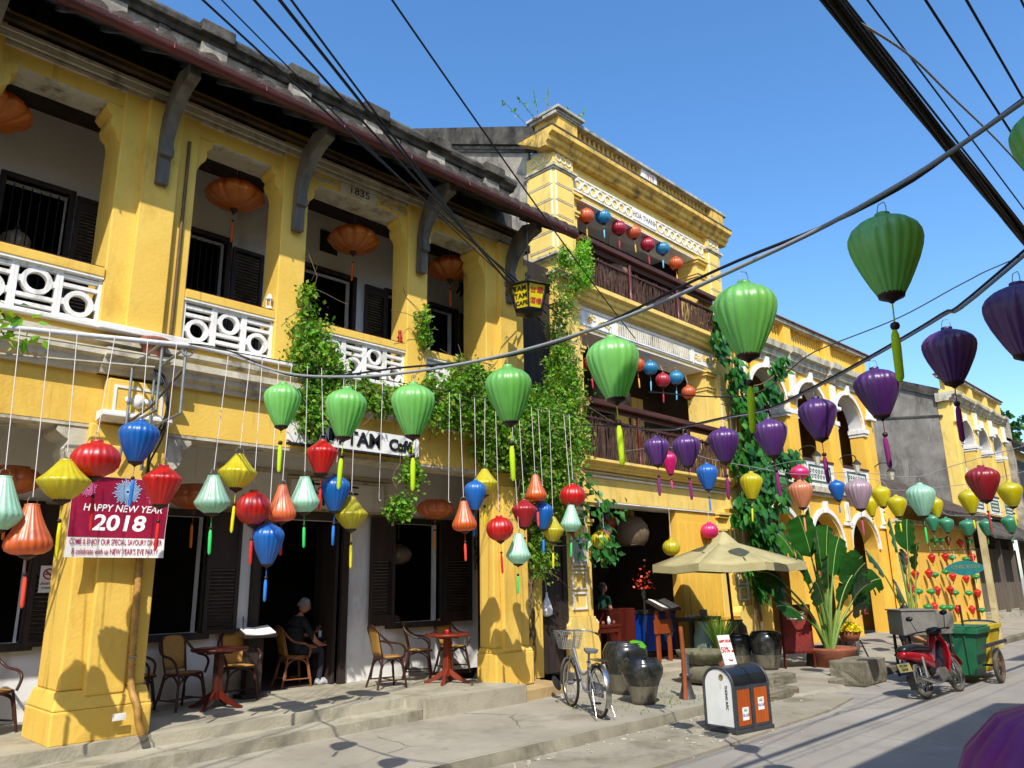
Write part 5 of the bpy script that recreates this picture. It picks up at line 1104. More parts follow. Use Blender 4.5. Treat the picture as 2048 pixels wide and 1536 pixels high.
# ================================================================== people
def skinfig(name, chain, m, parent, sub=2):
    """joints [(pos, radius, parent index)] -> one continuous skin"""
    me = bpy.data.meshes.new(name); me.from_pydata([c[0] for c in chain], [(c[2], i) for i, c in enumerate(chain) if c[2] is not None], [])
    o = bpy.data.objects.new(name, me); C.objects.link(o); o.parent = parent; OFF[o] = OFF.get(parent)
    o.modifiers.new('skin', 'SKIN'); lay = me.skin_vertices[0]
    for i, c in enumerate(chain):
        r = c[1]; lay.data[i].radius = (r, r) if not isinstance(r, tuple) else r
        if i == 0: lay.data[i].use_root = True
    o.modifiers['skin'].use_smooth_shade = True
    sb = o.modifiers.new('sub', 'SUBSURF'); sb.levels = sub; sb.render_levels = sub
    me.materials.append(m); return o
def head(par, c, yaw_, tilt, hairm, skinm, long=False, s=1.):
    """head with eye sockets, nose, mouth, ears and hair; faces local -y before turning"""
    bm = bmesh.new(); bmesh.ops.create_uvsphere(bm, u_segments=24, v_segments=18, radius=1)
    for v in bm.verts:
        x, y, z = v.co; w = 1-.12*max(0, -z)*(1 if y > -.2 else .6); x2 = x*.072*w; z2 = z*.115; y2 = y*.092
        if z < -.35 and y < 0: y2 *= .92; 
        if z < -.2: x2 *= 1-.28*(-z-.2)
        f = -y
        if f > .3:
            n_ = math.exp(-((x/.22)**2)-(((z+.12)/.3)**2)); y2 -= .022*n_*(1.2 if z < -.05 else .7)
            for sx in (-1, 1): e = math.exp(-(((x-sx*.4)/.2)**2)-(((z-.08)/.13)**2)); y2 += .012*e
            mth = math.exp(-((x/.32)**2)-(((z+.5)/.09)**2)); y2 -= .006*mth
            ch = math.exp(-((x/.3)**2)-(((z+.85)/.2)**2)); y2 -= .008*ch
        v.co = (x2, y2, z2)
    me = bpy.data.meshes.new('head'); bm.to_mesh(me); bm.free(); me.polygons.foreach_set('use_smooth', [True]*len(me.polygons)); me.materials.append(skinm)
    MX = Matrix.Translation(Vector(c)-Vector(OFF[par])) @ Matrix.Rotation(yaw_, 4, 'Z') @ Matrix.Rotation(tilt, 4, 'X') @ Matrix.Scale(s, 4)
    h = bpy.data.objects.new('head', me); C.objects.link(h); h.parent = par; OFF[h] = (0, 0, 0); h.matrix_local = MX
    M().lathe([(.001, .115), (.05, .10), (.078, .05), (.083, 0), (.08, -.03)], 16).xf(Matrix.Translation((0, .012, .014)) @ Matrix.Diagonal((.93, 1.14, .98, 1))).build('hair_cap', hairm, h, world=False)
    hb = M(); hb.add([(.082*math.cos(a)*.96, .02+.095*math.sin(a), z) for z in (.03, -.03 if not long else -.13) for a in [R(8+164*i/12) for i in range(13)]], [(i, i+1, 14+i, 13+i) for i in range(12)], True)
    q = hb.build('hair_back', hairm, h, world=False); sd = q.modifiers.new('t', 'SOLIDIFY'); sd.thickness = .02; sd.offset = 0
    if long: M().lathe([(.001, .05), (.035, .035), (.045, 0), (.03, -.04), (.001, -.06)], 12, (0, .11, .01)).build('hair_bun', hairm, h, world=False)
    for sx in (-1, 1):
        M().lathe([(.001, .03), (.012, .02), (.015, 0), (.01, -.022), (.001, -.03)], 8, (sx*.071, .012, -.004)).build('ear', skinm, h, world=False)
        M().lathe([(.001, .008), (.009, .004), (.010, 0), (.009, -.004), (.001, -.008)], 8, (sx*.029, -.072, .008)).build('eye', mat('eye_dark', '#1a1210', None, rough=.2, bump=0), h, world=False)
        M().box(sx*.03-.015, sx*.03+.015, -.088, -.078, .024, .029).build('eyebrow', hairm, h, world=False)
    M().box(-.022, .022, -.093, -.083, -.062, -.057).build('mouth', mat('lips', '#8a4a40', None, rough=.5, bump=0), h, world=False)
    return h
def hand(par, p, d, side, curl=.5, skinm=None):
    """palm and five fingers from wrist point p along direction d; side = thumb direction"""
    skinm = skinm or SKIN; p, d, side = Vector(p), Vector(d).normalized(), Vector(side); side = (side-d*side.dot(d)).normalized(); nrm = d.cross(side)
    ch = [(p, .019, None), (p+d*.045, (.036, .014), 0), (p+d*.085, (.038, .013), 1)]; h = skinfig('hand', [(tuple(a-Vector(OFF[par])), r, q) for a, r, q in ch], skinm, par, 1)
    for k, (o_, L) in enumerate(((.030, .068), (.011, .078), (-.009, .072), (-.028, .056))):
        b0 = p+d*.082+side*o_; b1 = b0+d*L*.45-nrm*(.012*curl); b2 = b1+(d*(1-curl)-nrm*curl*1.2).normalized()*L*.32; b3 = b2+(d*(.6-curl)-nrm*curl*1.5).normalized()*L*.25
        M().tube([b0, b1, b2, b3], [.0085, .0085, .0075, .006], 7).build('finger', skinm, h)
    t0 = p+d*.03+side*.03; M().tube([t0, t0+side*.025+d*.022-nrm*.006, t0+side*.032+d*.05-nrm*.016], [.011, .0095, .0075], 7).build('thumb', skinm, h)
    return h
GREYH = mat('grey_hair', '#8d8a88', '#6d6a68', 30, .8, .3, 90); DARKH = mat('black_hair', '#16120f', '#221c18', 30, .6, .3, 90); FAIRH = mat('pale_blond_hair', '#b9a98a', '#93836a', 30, .8, .3, 90)
TSH = mat('black_cotton', '#1a1a1d', '#232327', 12, .9, .2, 60); TRS = mat('dark_navy_trousers', '#22222b', '#2b2b35', 12, .9, .2, 60); GRS = mat('dark_green_cotton', '#14402f', '#0f3325', 10, .9, .2, 60); SHOE = mat('white_black_trainer', '#d5d5d8', '#2a2a2e', 14, .6, .1)
def L_(par, lst): o = Vector(OFF[par]); return [((Vector(p)-o)[:], r, q) for p, r, q in lst]
# man in black seated in the doorway, side on, facing +x, leaning over the table inside
mn = thing('person', 'grey haired person in a black t-shirt seated in the cafe doorway', 'person', (6.62, 11.38, .402))
X0, Y0, Zs = 6.60, 11.38, .87
body = [((X0, Y0, Zs+.08), .155, None), ((X0+.02, Y0, Zs+.24), .15, 0), ((X0+.05, Y0, Zs+.40), .165, 1), ((X0+.08, Y0, Zs+.50), .13, 2), ((X0+.10, Y0, Zs+.57), .055, 3), ((X0+.13, Y0, Zs+.63), .052, 4),
        ((X0+.08, Y0-.19, Zs+.47), .062, 3), ((X0+.16, Y0-.26, Zs+.30), .05, 6), ((X0+.24, Y0-.25, Zs+.20), .042, 7), ((X0+.36, Y0-.2, Zs+.14), .036, 8), ((X0+.47, Y0-.13, Zs+.12), .026, 9),
        ((X0+.08, Y0+.19, Zs+.47), .062, 3), ((X0+.2, Y0+.26, Zs+.30), .05, 11), ((X0+.34, Y0+.2, Zs+.25), .04, 12), ((X0+.46, Y0+.12, Zs+.30), .027, 13),
        ((X0+.04, Y0-.1, Zs+.06), .10, 0), ((X0+.24, Y0-.12, Zs+.07), .085, 15), ((X0+.43, Y0-.13, Zs+.06), .066, 16), ((X0+.43, Y0-.14, Zs-.16), .056, 17), ((X0+.40, Y0-.15, Zs-.37), .042, 18), ((X0+.40, Y0-.15, Zs-.42), .042, 19),
        ((X0+.04, Y0+.1, Zs+.06), .10, 0), ((X0+.24, Y0+.12, Zs+.07), .085, 21), ((X0+.45, Y0+.13, Zs+.06), .066, 22), ((X0+.48, Y0+.14, Zs-.16), .056, 23), ((X0+.48, Y0+.15, Zs-.37), .042, 24), ((X0+.48, Y0+.15, Zs-.42), .042, 25)]
bo = skinfig('body', L_(mn, body), SKIN, mn)
def clothe(o, parts):   # clothing by region of the continuous body: extra material slots chosen by position
    for m_, _ in parts: o.data.materials.append(m_)
    ng = o.modifiers
    dgx = bpy.context.evaluated_depsgraph_get(); dgx.update(); me = bpy.data.meshes.new_from_object(o.evaluated_get(dgx)); o.modifiers.clear(); o.data = me
    me.materials.clear(); me.materials.append(SKIN)
    for m_, _ in parts: me.materials.append(m_)
    off = Vector(OFF[o])
    for f in me.polygons:
        f.use_smooth = True; c = f.center+off
        for i, (_, fn) in enumerate(parts):
            if fn(c): f.material_index = i+1; break
clothe(bo, [(TRS, lambda c: c.z < Zs+.13 and c.z > Zs-.45 and not (c.x > X0+.2 and c.z > Zs+.10)), (TSH, lambda c: c.z > Zs+.12 and c.z < Zs+.575 and not (c.x > X0+.19 and abs(c.y-Y0) > .06 and c.z < Zs+.31))])
head(mn, (X0+.17, Y0-.01, Zs+.73), R(78), R(14), GREYH, SKIN)
hand(mn, (X0+.47, Y0-.13, Zs+.12), (1, .3, -.1), (0, .4, 1), .6); hand(mn, (X0+.46, Y0+.12, Zs+.30), (.8, -.3, .6), (-.3, -.5, .6), .7)
for dx, s in ((.40, -.15), (.48, .15)):
    M().add(*[[(X0+dx+x, Y0+s+y, z) for z, q in ((.404, 1), (.44, 1.04), (.50, .72)) for x, y in ((-.06*q, -.04*q), (.13*q, -.045*q), (.19*(q if q > .9 else .2), 0), (.13*q, .045*q), (-.06*q, .04*q))], [(0, 1, 2, 3, 4), (14, 13, 12, 11, 10)]+[(a*5+i, a*5+(i+1) % 5, a*5+5+(i+1) % 5, a*5+5+i) for a in (0, 1) for i in range(5)]]).build('shoe', SHOE, mn, bevel=.012)
# cafe table in the doorway he leans on
ct = thing('inner_table', 'dark cafe table inside the doorway', 'table', (7.2, 11.75, .402)); M().box(6.98, 7.5, 11.35, 12.1, 1.06, 1.10).build('table_top', WOOD, ct)
for x in (7.02, 7.46):
    for y in (11.4, 12.05): M().box(x-.025, x+.025, y-.025, y+.025, .402, 1.06).build('leg', WOOD, ct)
gl = M().lathe([(.025, 0), (.03, .1), (.028, .1), (.023, .01), (.001, .01)], 10, (7.1, 11.42, 1.1)).build('drinking_glass', mat('pale_glass', '#c9d4d6', None, rough=.1, bump=0)); tag(gl, 'small pale glass on the doorway table', 'glass')
# woman in dark green standing in the tall house doorway
wm = thing('person', 'person in a dark green shirt standing behind the small red desk', 'person', (13.78, 10.85, .31))
wx, wy = 13.78, 10.85; F0 = .31; k_ = 1.52/1.7
def q_(x, y, z): return (wx+x*k_, wy+y*k_, F0+z*k_)
bw = [(q_(0, 0, .95), .135, None), (q_(0, 0, 1.1), .115, 0), (q_(0, 0, 1.27), .135, 1), (q_(0, 0, 1.4), .10, 2), (q_(0, 0, 1.46), .045, 3), (q_(0.01, 0, 1.52), .043, 4),
      (q_(.02, -.17, 1.36), .05, 3), (q_(.03, -.21, 1.12), .04, 6), (q_(.08, -.2, .92), .033, 7), (q_(.13, -.17, .80), .024, 8), (q_(.02, .17, 1.36), .05, 3), (q_(.04, .21, 1.12), .04, 10), (q_(.16, .16, .98), .033, 11), (q_(.26, .08, .95), .024, 12),
      (q_(0, -.09, .88), .09, 0), (q_(.01, -.09, .48), .062, 14), (q_(0, -.09, .08), .042, 15), (q_(0, -.09, .03), .04, 16), (q_(0, .09, .88), .09, 0), (q_(.01, .09, .48), .062, 18), (q_(0, .09, .08), .042, 19), (q_(0, .09, .03), .04, 20)]
bo = skinfig('body', L_(wm, bw), SKIN, wm)
clothe(bo, [(TRS, lambda c: c.z < F0+.93*k_ and abs(c.y-wy) < .155*k_), (GRS, lambda c: F0+.93*k_ <= c.z < F0+1.45*k_ and not (abs(c.y-wy) > .15*k_ and c.z < F0+1.2*k_))])
head(wm, q_(.03, 0, 1.61), R(62), R(4), DARKH, SKIN, True, .95); hand(wm, q_(.13, -.17, .80), (.3, .1, -1), (1, 0, .2), .4); hand(wm, q_(.26, .08, .95), (.9, -.4, -.2), (0, 0, 1), .5)
for s in (-.09, .09): M().lathe([(.03, 0), (.05, .02), (.045, .06), (.001, .08)], 10).xf(Matrix.Translation(q_(.04, s, 0)) @ Matrix.Diagonal((2.1, 1, 1, 1))).build('shoe', BLK, wm)
# two guests inside the right window, only heads and shoulders over the sill
for i, (x, y, z, hm, lb) in enumerate(((8.62, 12.0, 1.30, FAIRH, 'pale haired guest seated inside the right cafe window'), (9.15, 12.1, 1.24, DARKH, 'dark haired guest seated deeper inside the right cafe window'))):
    p_ = thing('person', lb, 'person', (x, y, .402))
    b_ = [((x, y, .86), .15, None), ((x, y, 1.0), .15, 0), ((x, y, 1.13), .12, 1), ((x, y, z-.10), .05, 2), ((x, y, z-.04), .05, 3), ((x-.19, y, 1.1), .06, 2), ((x-.24, y-.05, .92), .05, 5), ((x-.2, y-.2, .86), .035, 6), ((x+.19, y, 1.1), .06, 2), ((x+.24, y-.05, .92), .05, 8), ((x+.2, y-.2, .86), .035, 9),
          ((x-.1, y-.05, .84), .09, 0), ((x-.11, y-.42, .84), .065, 11), ((x-.11, y-.43, .45), .045, 12), ((x+.1, y-.05, .84), .09, 0), ((x+.11, y-.42, .84), .065, 14), ((x+.11, y-.43, .45), .045, 15)]
    bo = skinfig('body', L_(p_, b_), SKIN, p_); clothe(bo, [(TSH if i else mat('beige_shirt', '#8f8371', '#7a6f5f', 10, .9, .2), lambda c: .8 < c.z < 1.2), (TRS, lambda c: c.z <= .92)])
    head(p_, (x, y, z+.04), R(120 if i == 0 else -40), 0, hm, SKIN, False, .95)
    hand(p_, (x-.2, y-.2, .86), (.2, -1, 0), (1, 0, .3)); hand(p_, (x+.2, y-.2, .86), (-.2, -1, 0), (-1, 0, .3))
    st_ = thing('stool', 'wooden stool under the guest %s' % ('with pale hair' if i == 0 else 'with dark hair'), 'stool', (x, y, .402)); M().lathe([(.001, .78), (.17, .78), (.17, .75), (.001, .75)], 16, (x, y, 0)).build('seat', WOOD, st_)
    for a in range(4): M().tube([(x+.1*math.cos(a*1.57), y+.1*math.sin(a*1.57), .75), (x+.15*math.cos(a*1.57), y+.15*math.sin(a*1.57), .402)], .014, 6).build('leg', WOOD, st_)
# ================================================================== tall house ground floor furniture
dk = thing('red_desk', 'small red wooden desk with jars in the tall house doorway', 'desk', (12.75, 10.05, .31))
M().box(12.4, 13.15, 9.9, 10.3, 1.0, 1.05).build('desk_top', WOODR, dk, bevel=.006); M().box(12.44, 13.11, 9.92, 10.28, .9, 1.0).build('apron', WOODR, dk)
for x in (12.45, 13.1):
    for y in (9.94, 10.26): M().box(x-.03, x+.03, y-.03, y+.03, .31, .9).build('leg', WOODR, dk)
M().box(12.45, 13.1, 9.94, 10.26, .5, .53).build('shelf', WOODR, dk)
r_ = random.Random(9)
for i in range(6):
    x = 12.5+i*.11; h = r_.uniform(.07, .17); o = M().lathe([(.001, 0), (.03, 0), (.032, h*.7), (.015, h*.85), (.016, h), (.001, h)], 10, (x, 10.0+r_.uniform(-.04, .1), 1.05)).build('glass_jar', [MT['pale_glass'], PAPER, CLAY][i % 3]); tag(o, ['pale glass jar on the small red desk', 'white jar on the small red desk', 'brown jar on the small red desk'][i % 3], 'jar', 'jars on the red desk')
dr = thing('red_cabinet', 'dark red wooden cabinet door standing in the doorway', 'cabinet', (13.7, 10.3, .31)); M().box(13.25, 14.25, 10.35, 10.7, .31, 1.32).build('carcass', WOODR, dr, bevel=.008)
for x in (13.28, 13.77): M().box(x, x+.46, 10.335, 10.352, .4, 1.25).build('door', WOODR, dr, bevel=.006)
mo = thing('open_menu_desk', 'wooden stand with an open menu before the tall house', 'stand', (13.75, 9.3, .31))
M().box(13.55, 13.62, 9.3, 9.36, .24, 1.3).box(13.95, 14.02, 9.3, 9.36, .24, 1.3).build('leg', mat('orange_wood', '#9a4a1e', '#7a3512', 5, .5, .1, streak=True), mo)
M().box(13.5, 14.06, 9.24, 9.42, .235, .29).build('foot', MT['orange_wood'], mo); M().box(13.52, 14.04, 9.28, 9.37, .85, 1.12).build('front_board', MT['orange_wood'], mo)
M().obox((13.8, 9.3, 1.4), (.34, 0, 0), (0, .2, .09), (0, -.01, .02)).build('desk_top', WOOD, mo)
for s in (-1, 1): M().obox((13.8+s*.15, 9.29, 1.43), (.14, 0, .02*s), (0, .17, .075), (0, -.002, .006)).build('menu_page', PAPER, mo)
fr = thing('drinks_cooler', 'blue drinks cooler with printed glass beside the doorway', 'cooler', (14.8, 10.1, .31))
M().box(14.4, 15.2, 9.96, 10.5, .42, 1.18).build('body', mat('cooler_blue', '#0e3f9a', '#0b2f78', 3, .3, .03), fr, bevel=.02); M().box(14.4, 15.2, 9.95, 10.5, .31, .40).build('plinth', BLK, fr); M().box(14.38, 15.22, 9.94, 10.52, 1.18, 1.26).build('lid', BLK, fr, bevel=.01)
r_ = random.Random(2)
for i in range(7):
    a = 14.5+r_.uniform(0, .6); z = .6+r_.uniform(0, .3); M().obox((a, 9.955, z), (.02, 0, .03), (-.05, 0, .1), (0, .004, 0)).build('print_splash', mat(['print_cyan', 'print_yellow', 'print_white'][i % 3], ['#3a8fd0', '#c7a02c', '#c9d6e4'][i % 3], None, rough=.4, bump=0), fr)
dt = thing('dark_side_table', 'long dark table with cups along the plank wall', 'table', (15.3, 9.4, .31)); M().box(14.7, 15.95, 9.25, 9.7, 1.03, 1.10).build('table_top', WOOD, dt, bevel=.008)
for x in (14.76, 15.4, 15.9):
    for y in (9.3, 9.65): M().box(x-.03, x+.03, y-.03, y+.03, .31, 1.03).build('leg', WOOD, dt)
for i, (x, m_) in enumerate(((14.85, MT['pale_glass']), (15.0, PAPER), (15.12, MT['pale_glass']), (15.55, mat('grey_bowl', '#8b8fa0', None, rough=.3, bump=0)))):
    s = .09 if i == 3 else .035; o = M().lathe([(s*.5, 0), (s, s*.8), (s*.95, s*1.6), (s*.8, s*1.7), (s*.7, s*.4), (.001, s*.3)], 12, (x, 9.45, 1.10)).build('cup', m_); tag(o, ['pale glass cup at the near end of the dark side table', 'white cup on the dark side table', 'second pale glass cup on the dark side table', 'round grey bowl on the dark side table'][i], 'cup')
fl_ = thing('flower_vase', 'orange and red flower arrangement on a stand in the doorway', 'flowers', (14.05, 9.95, 1.3)); M().lathe([(.03, 0), (.06, .1), (.03, .2), (.035, .22)], 10, (14.05, 9.95, 1.5)).tube([(14.05, 9.95, .31), (14.05, 9.95, 1.5)], .02, 6).build('vase_stand', BLK, fl_)
r_ = random.Random(12); ff = M()
for i in range(60):
    v = Vector((r_.gauss(0, .11), r_.gauss(0, .1), abs(r_.gauss(.1, .14)))); p = Vector((14.05, 9.95, 1.72))+v; a = Vector((r_.uniform(-1, 1), r_.uniform(-1, 1), r_.uniform(-1, 1))).normalized()*.035; b = a.orthogonal().normalized()*.03; ff.add([p-a, p+b, p+a, p-b], [(0, 1, 2, 3)])
ff.build('blossoms', leafmat('red_petals', ['#b8202a', '#d9531c', '#a01822', '#2f5a22']), fl_, kind='stuff')
# ================================================================== plants
def rv(r_): 
    while True:
        v = Vector((r_.uniform(-1, 1), r_.uniform(-1, 1), r_.uniform(-1, 1)))
        if .05 < v.length < 1: return v.normalized()
def leafq(m, p, d, n, L, w):   # one leaf: two halves folded on the midrib, 4 triangles
    s = d.cross(n).normalized(); n = s.cross(d).normalized()
    a = p; t = p+d*L; l1 = p+d*L*.42+s*w+n*w*.35; l2 = p+d*L*.42-s*w+n*w*.35; c = p+d*L*.45
    m.add([a, l1, t, l2, c], [(0, 4, 1), (1, 4, 2), (0, 3, 4), (3, 2, 4)])
def cloud(m, blobs, n, L, r_, hang=.4, face=Vector((0, -1, .3))):
    """leaves through the outer part of a set of ellipsoids (cx,cy,cz,rx,ry,rz,weight), clumped"""
    tot = sum(b[6] for b in blobs)
    for b in blobs:
        k = int(n*b[6]/tot); nc = max(4, k//45)
        cl = []
        for i in range(nc):
            v = rv(r_)*(r_.random()**.45); cl.append(Vector((b[0]+v.x*b[3], b[1]+v.y*b[4], b[2]+v.z*b[5])))
        for i in range(k):
            c = r_.choice(cl); p = c+Vector((r_.gauss(0, .10), r_.gauss(0, .06), r_.gauss(0, .10)))*min(1.3, max(.5, b[5]*2.2))
            d = (rv(r_)+Vector((0, -.35, -hang))).normalized(); nn = (rv(r_)*.9+face).normalized(); l = L*(r_.uniform(.5, 1.1) if r_.random() < .8 else r_.uniform(1.2, 1.7)); leafq(m, p, d, nn, l, l*.34)
VLEAF = leafmat('small_vine_leaf', ['#3f6e1a', '#5f9c24', '#80b634', '#4c8020', '#a5b84a', '#35601a', '#7d7a34'], .5, .42)
STEM = mat('woody_vine_stem', '#7a6a50', '#57493a', 9, .9, .3)
r5 = random.Random(21)
vn = thing('balcony_vine', 'dense small leaved vine covering the cafe balcony and passage', 'vine', (9.95, 9.45, .3))
m = M()
B = [(5.25, 9.02, 5.25, .22, .14, .36, .55), (5.15, 9.0, 5.8, .10, .10, .28, .14), (5.4, 8.98, 4.85, .42, .2, .36, 1.3), (5.35, 8.95, 4.35, .38, .16, .35, .9), (6.1, 8.96, 4.5, .6, .17, .22, 1.1), (6.8, 8.95, 4.55, .5, .18, .2, .9), (5.25, 8.93, 4.0, .16, .1, .3, .35),
     (7.55, 8.9, 4.6, .5, .24, .42, 1.9), (8.2, 8.85, 4.75, .6, .26, .5, 2.6), (8.1, 8.9, 5.15, .4, .18, .25, .8), (8.9, 8.8, 4.45, .7, .3, .6, 3.6), (9.5, 8.75, 4.55, .55, .3, .55, 3.0), (9.9, 8.8, 3.75, .55, .3, .5, 2.4), (10.4, 8.9, 4.5, .5, .3, .6, 2.6), (10.5, 8.95, 5.3, .42, .26, .55, 2.3), (10.6, 9.1, 5.9, .32, .2, .4, 1.1),
     (8.7, 8.95, 3.95, .5, .18, .25, 1.0), (10.3, 9.0, 3.3, .4, .22, .35, 1.1), (9.6, 9.0, 3.5, .35, .2, .25, .7), (10.75, 9.25, 6.6, .16, .12, .5, .25), (11.15, 9.4, 7.3, .14, .12, .5, .2), (10.7, 9.3, 7.6, .08, .08, .5, .12), (11.55, 9.5, 7.9, .22, .12, .3, .25), (11.3, 9.5, 8.25, .15, .1, .3, .3), (6.95, 8.95, 3.45, .10, .08, .35, .25), (6.75, 8.9, 2.95, .2, .1, .22, .4), (10.05, 9.3, 2.5, .22, .14, .6, .9), (10.35, 9.35, 2.9, .25, .14, .3, .7), (7.25, 9.0, 5.75, .12, .1, .3, .25)]
cloud(m, B, 52000, .068, r5, .35)
m.build('foliage', VLEAF, vn, kind='stuff')
for k in range(5):
    ph = k*1.3; P = [(9.9+.07*math.sin(z*4+ph)+.05*k*.3, 9.42+.05*math.cos(z*5+ph), z) for z in [.3+.12*i for i in range(15)]]+[(9.85+.03*k, 9.35, 2.6), (9.8+.1*k, 9.2, 3.3), (9.4+.25*k, 9.0, 4.2)]
    M().tube(smooth(P, 3), .028-.003*k, 6).build('twisted_stem', STEM, vn)
bs_ = M()
for k in range(60):
    b = r5.choice(B); p0 = Vector(b[:3])+Vector((r5.uniform(-b[3], b[3]), -b[4]*.5, r5.uniform(-b[5], b[5]))); P = [p0]
    d = Vector((r5.uniform(-1, 1), r5.uniform(-.4, .1), r5.uniform(-.6, .8))).normalized()
    for i in range(6): d = (d+rv(r5)*.35+Vector((0, 0, -.12))).normalized(); P.append(P[-1]+d*.11)
    bs_.tube(P, .005, 4, caps=False)
bs_.build('twigs', STEM, vn, kind='stuff')
hs_ = M()
for x, y, z0, z1 in ((7.0, 8.95, 4.3, 2.75), (6.7, 8.92, 3.8, 2.7), (10.75, 9.2, 7.9, 5.2), (10.95, 9.25, 8.0, 4.9), (11.1, 9.3, 7.4, 4.6), (9.2, 8.95, 4, 2.9), (5.2, 8.95, 6.4, 4.8)):
    P = [(x+.06*math.sin(i*1.1+x), y+.03*math.cos(i*1.7), z0+(z1-z0)*i/10) for i in range(11)]; hs_.tube(P, .006, 4, caps=False)
hs_.build('hanging_stems', STEM, vn, kind='stuff')
fb = thing('fern_tuft', 'bright green tuft of fern at the top balcony of the tall house', 'plant', (12.1, 9.6, 8.2)); m = M()
cloud(m, [(12.0, 9.55, 8.55, .2, .12, .42, 1), (11.9, 9.5, 8.1, .25, .12, .3, .8), (12.15, 9.6, 8.9, .08, .08, .2, .2)], 2600, .05, r5, .1); m.build('foliage', leafmat('bright_fern', ['#6aa823', '#86bd30', '#559018', '#9acb40']), fb, kind='stuff')
for k in range(4): M().tube([(12.05, 9.75, 8.1), (12.0+.06*k-.1, 9.6, 8.5), (11.95+.1*k-.15, 9.52, 8.8)], .008, 4).build('stem', STEM, fb)
# plants rooted on the roof cornice
rp = thing('roof_weeds', 'sparse weeds growing from the cornice of the tall house', 'plant', (11.3, 9.7, 11.8)); m = M(); st_ = M()
for k, (x, y, z, dx, dz) in enumerate(((11.2, 9.9, 11.5, -.75, .35), (11.25, 10.0, 11.6, -.25, .75), (11.3, 9.9, 11.7, .1, .95), (11.6, 9.7, 11.95, .2, .25), (12.1, 9.65, 11.7, .1, .35), (11.9, 9.6, 11.95, .35, .3), (11.1, 10.1, 11.5, -1.0, .3))):
    P = [Vector((x, y, z))+Vector((dx*t, -.05*t, dz*t*(1.2-.2*t)))*1 for t in [i/8 for i in range(9)]]; st_.tube(P, .006, 4, caps=False)
    for i in range(9): p = P[4+r5.randrange(5)]; leafq(m, p, (rv(r5)+Vector((0, -.2, -.3))).normalized(), (rv(r5)+Vector((0, -.6, .4))).normalized(), .10*r5.uniform(.6, 1.2), .03)
m.build('foliage', VLEAF, rp, kind='stuff'); st_.build('stems', STEM, rp)
# big leaved creeper between the tall and the arcaded house
HEART = leafmat('heart_leaf', ['#1e4a1c', '#2f6a28', '#3f7d30', '#275a22', '#52913c'], .35, .3)
cr = thing('heart_leaved_creeper', 'creeper with large heart shaped leaves climbing between the two balcony houses', 'vine', (18.2, 9.5, .2))
def heart(): 
    m = M(); P = [(0, 0), (.28, -.12), (.46, .08), (.44, .38), (.25, .7), (0, 1.0), (-.25, .7), (-.44, .38), (-.46, .08), (-.28, -.12)]
    vs = [(x, y, -.18*abs(x)**1.2*2-.25*max(0, y-.3)**2) for x, y in P]+[(0, .45, .03)]
    m.add(vs, [(i, (i+1) % 10, 10) for i in range(10)], True); return m
CB = [(17.6, 9.4, 8.6, .5, .3, .5, .7), (17.35, 9.4, 7.7, .4, .25, .5, .5), (17.9, 9.35, 7.0, .45, .3, .5, .6), (18.3, 9.3, 6.3, .7, .35, .55, 1), (18.6, 9.25, 5.5, .8, .4, .6, 1.3), (18.2, 9.3, 4.7, .9, .4, .6, 1.5), (18.8, 9.2, 4.0, .9, .4, .6, 1.5), (17.9, 9.3, 3.5, .8, .4, .5, 1.2), (18.5, 9.2, 2.9, .9, .4, .45, 1.3), (17.8, 9.3, 2.3, .6, .3, .4, .7), (18.3, 9.3, 1.7, .6, .3, .35, .6),
      (19.8, 9.35, 6.9, .5, .2, .35, .5), (20.3, 9.3, 7.6, .4, .2, .3, .4), (19.5, 9.3, 5.3, .6, .25, .5, .7), (20.3, 9.25, 5.0, .7, .25, .4, .7), (20.6, 9.25, 7.9, .25, .15, .2, .2), (20.9, 9.3, 4.7, .5, .2, .3, .4)]
lm = None; joined = M(); tot = sum(b[6] for b in CB); cnt = 0; base = heart()
for b in CB:
    k = int(1750*b[6]/tot)
    for i in range(k):
        v = rv(r5)*(r5.random()**.5); p = Vector((b[0]+v.x*b[3], b[1]+v.y*b[4], b[2]+v.z*b[5]))
        d = Vector((r5.uniform(-.7, .7), r5.uniform(-.5, .1), -1+r5.uniform(-.1, .7))).normalized(); nn = (Vector((r5.uniform(-.6, .6), -1, r5.uniform(-.2, .7)))).normalized()
        s = d.cross(nn).normalized(); nn = s.cross(d).normalized(); L = r5.uniform(.15, .27)
        MX = Matrix(((s.x*L, d.x*L, nn.x*L, p.x), (s.y*L, d.y*L, nn.y*L, p.y), (s.z*L, d.z*L, nn.z*L, p.z), (0, 0, 0, 1)))
        if v.y < -.1 and cnt < 290:
            cnt += 1
            if lm is None: lm = heart().build('leaf', HEART, cr, world=False); o = lm
            else: o = lm.copy(); C.objects.link(o)
            MX.translation = p-Vector(OFF[cr]); o.matrix_local = MX
        else:
            q = M(); q.v = list(base.v); q.f = list(base.f); q.sm = list(base.sm); q.xf(MX); joined.add(q.v, q.f, True)
joined.build('more_leaves', HEART, cr, kind='stuff')
for k in range(4):
    P = [(18.0+.1*k+.15*math.sin(z*.9+k), 9.55+.08*math.cos(z*1.1+k), z) for z in [.2+.5*i for i in range(16)]]; M().tube(smooth(P, 3), .025, 6).build('stem', STEM, cr)
M().tube(smooth([(18.3, 9.4, 6.8), (19.2, 9.35, 7.0), (20.0, 9.3, 7.4), (20.6, 9.25, 7.9)], 4), .015, 5).build('stem', STEM, cr); M().tube(smooth([(18.5, 9.3, 5.2), (19.6, 9.3, 5.0), (20.9, 9.3, 4.6)], 4), .015, 5).build('stem', STEM, cr)
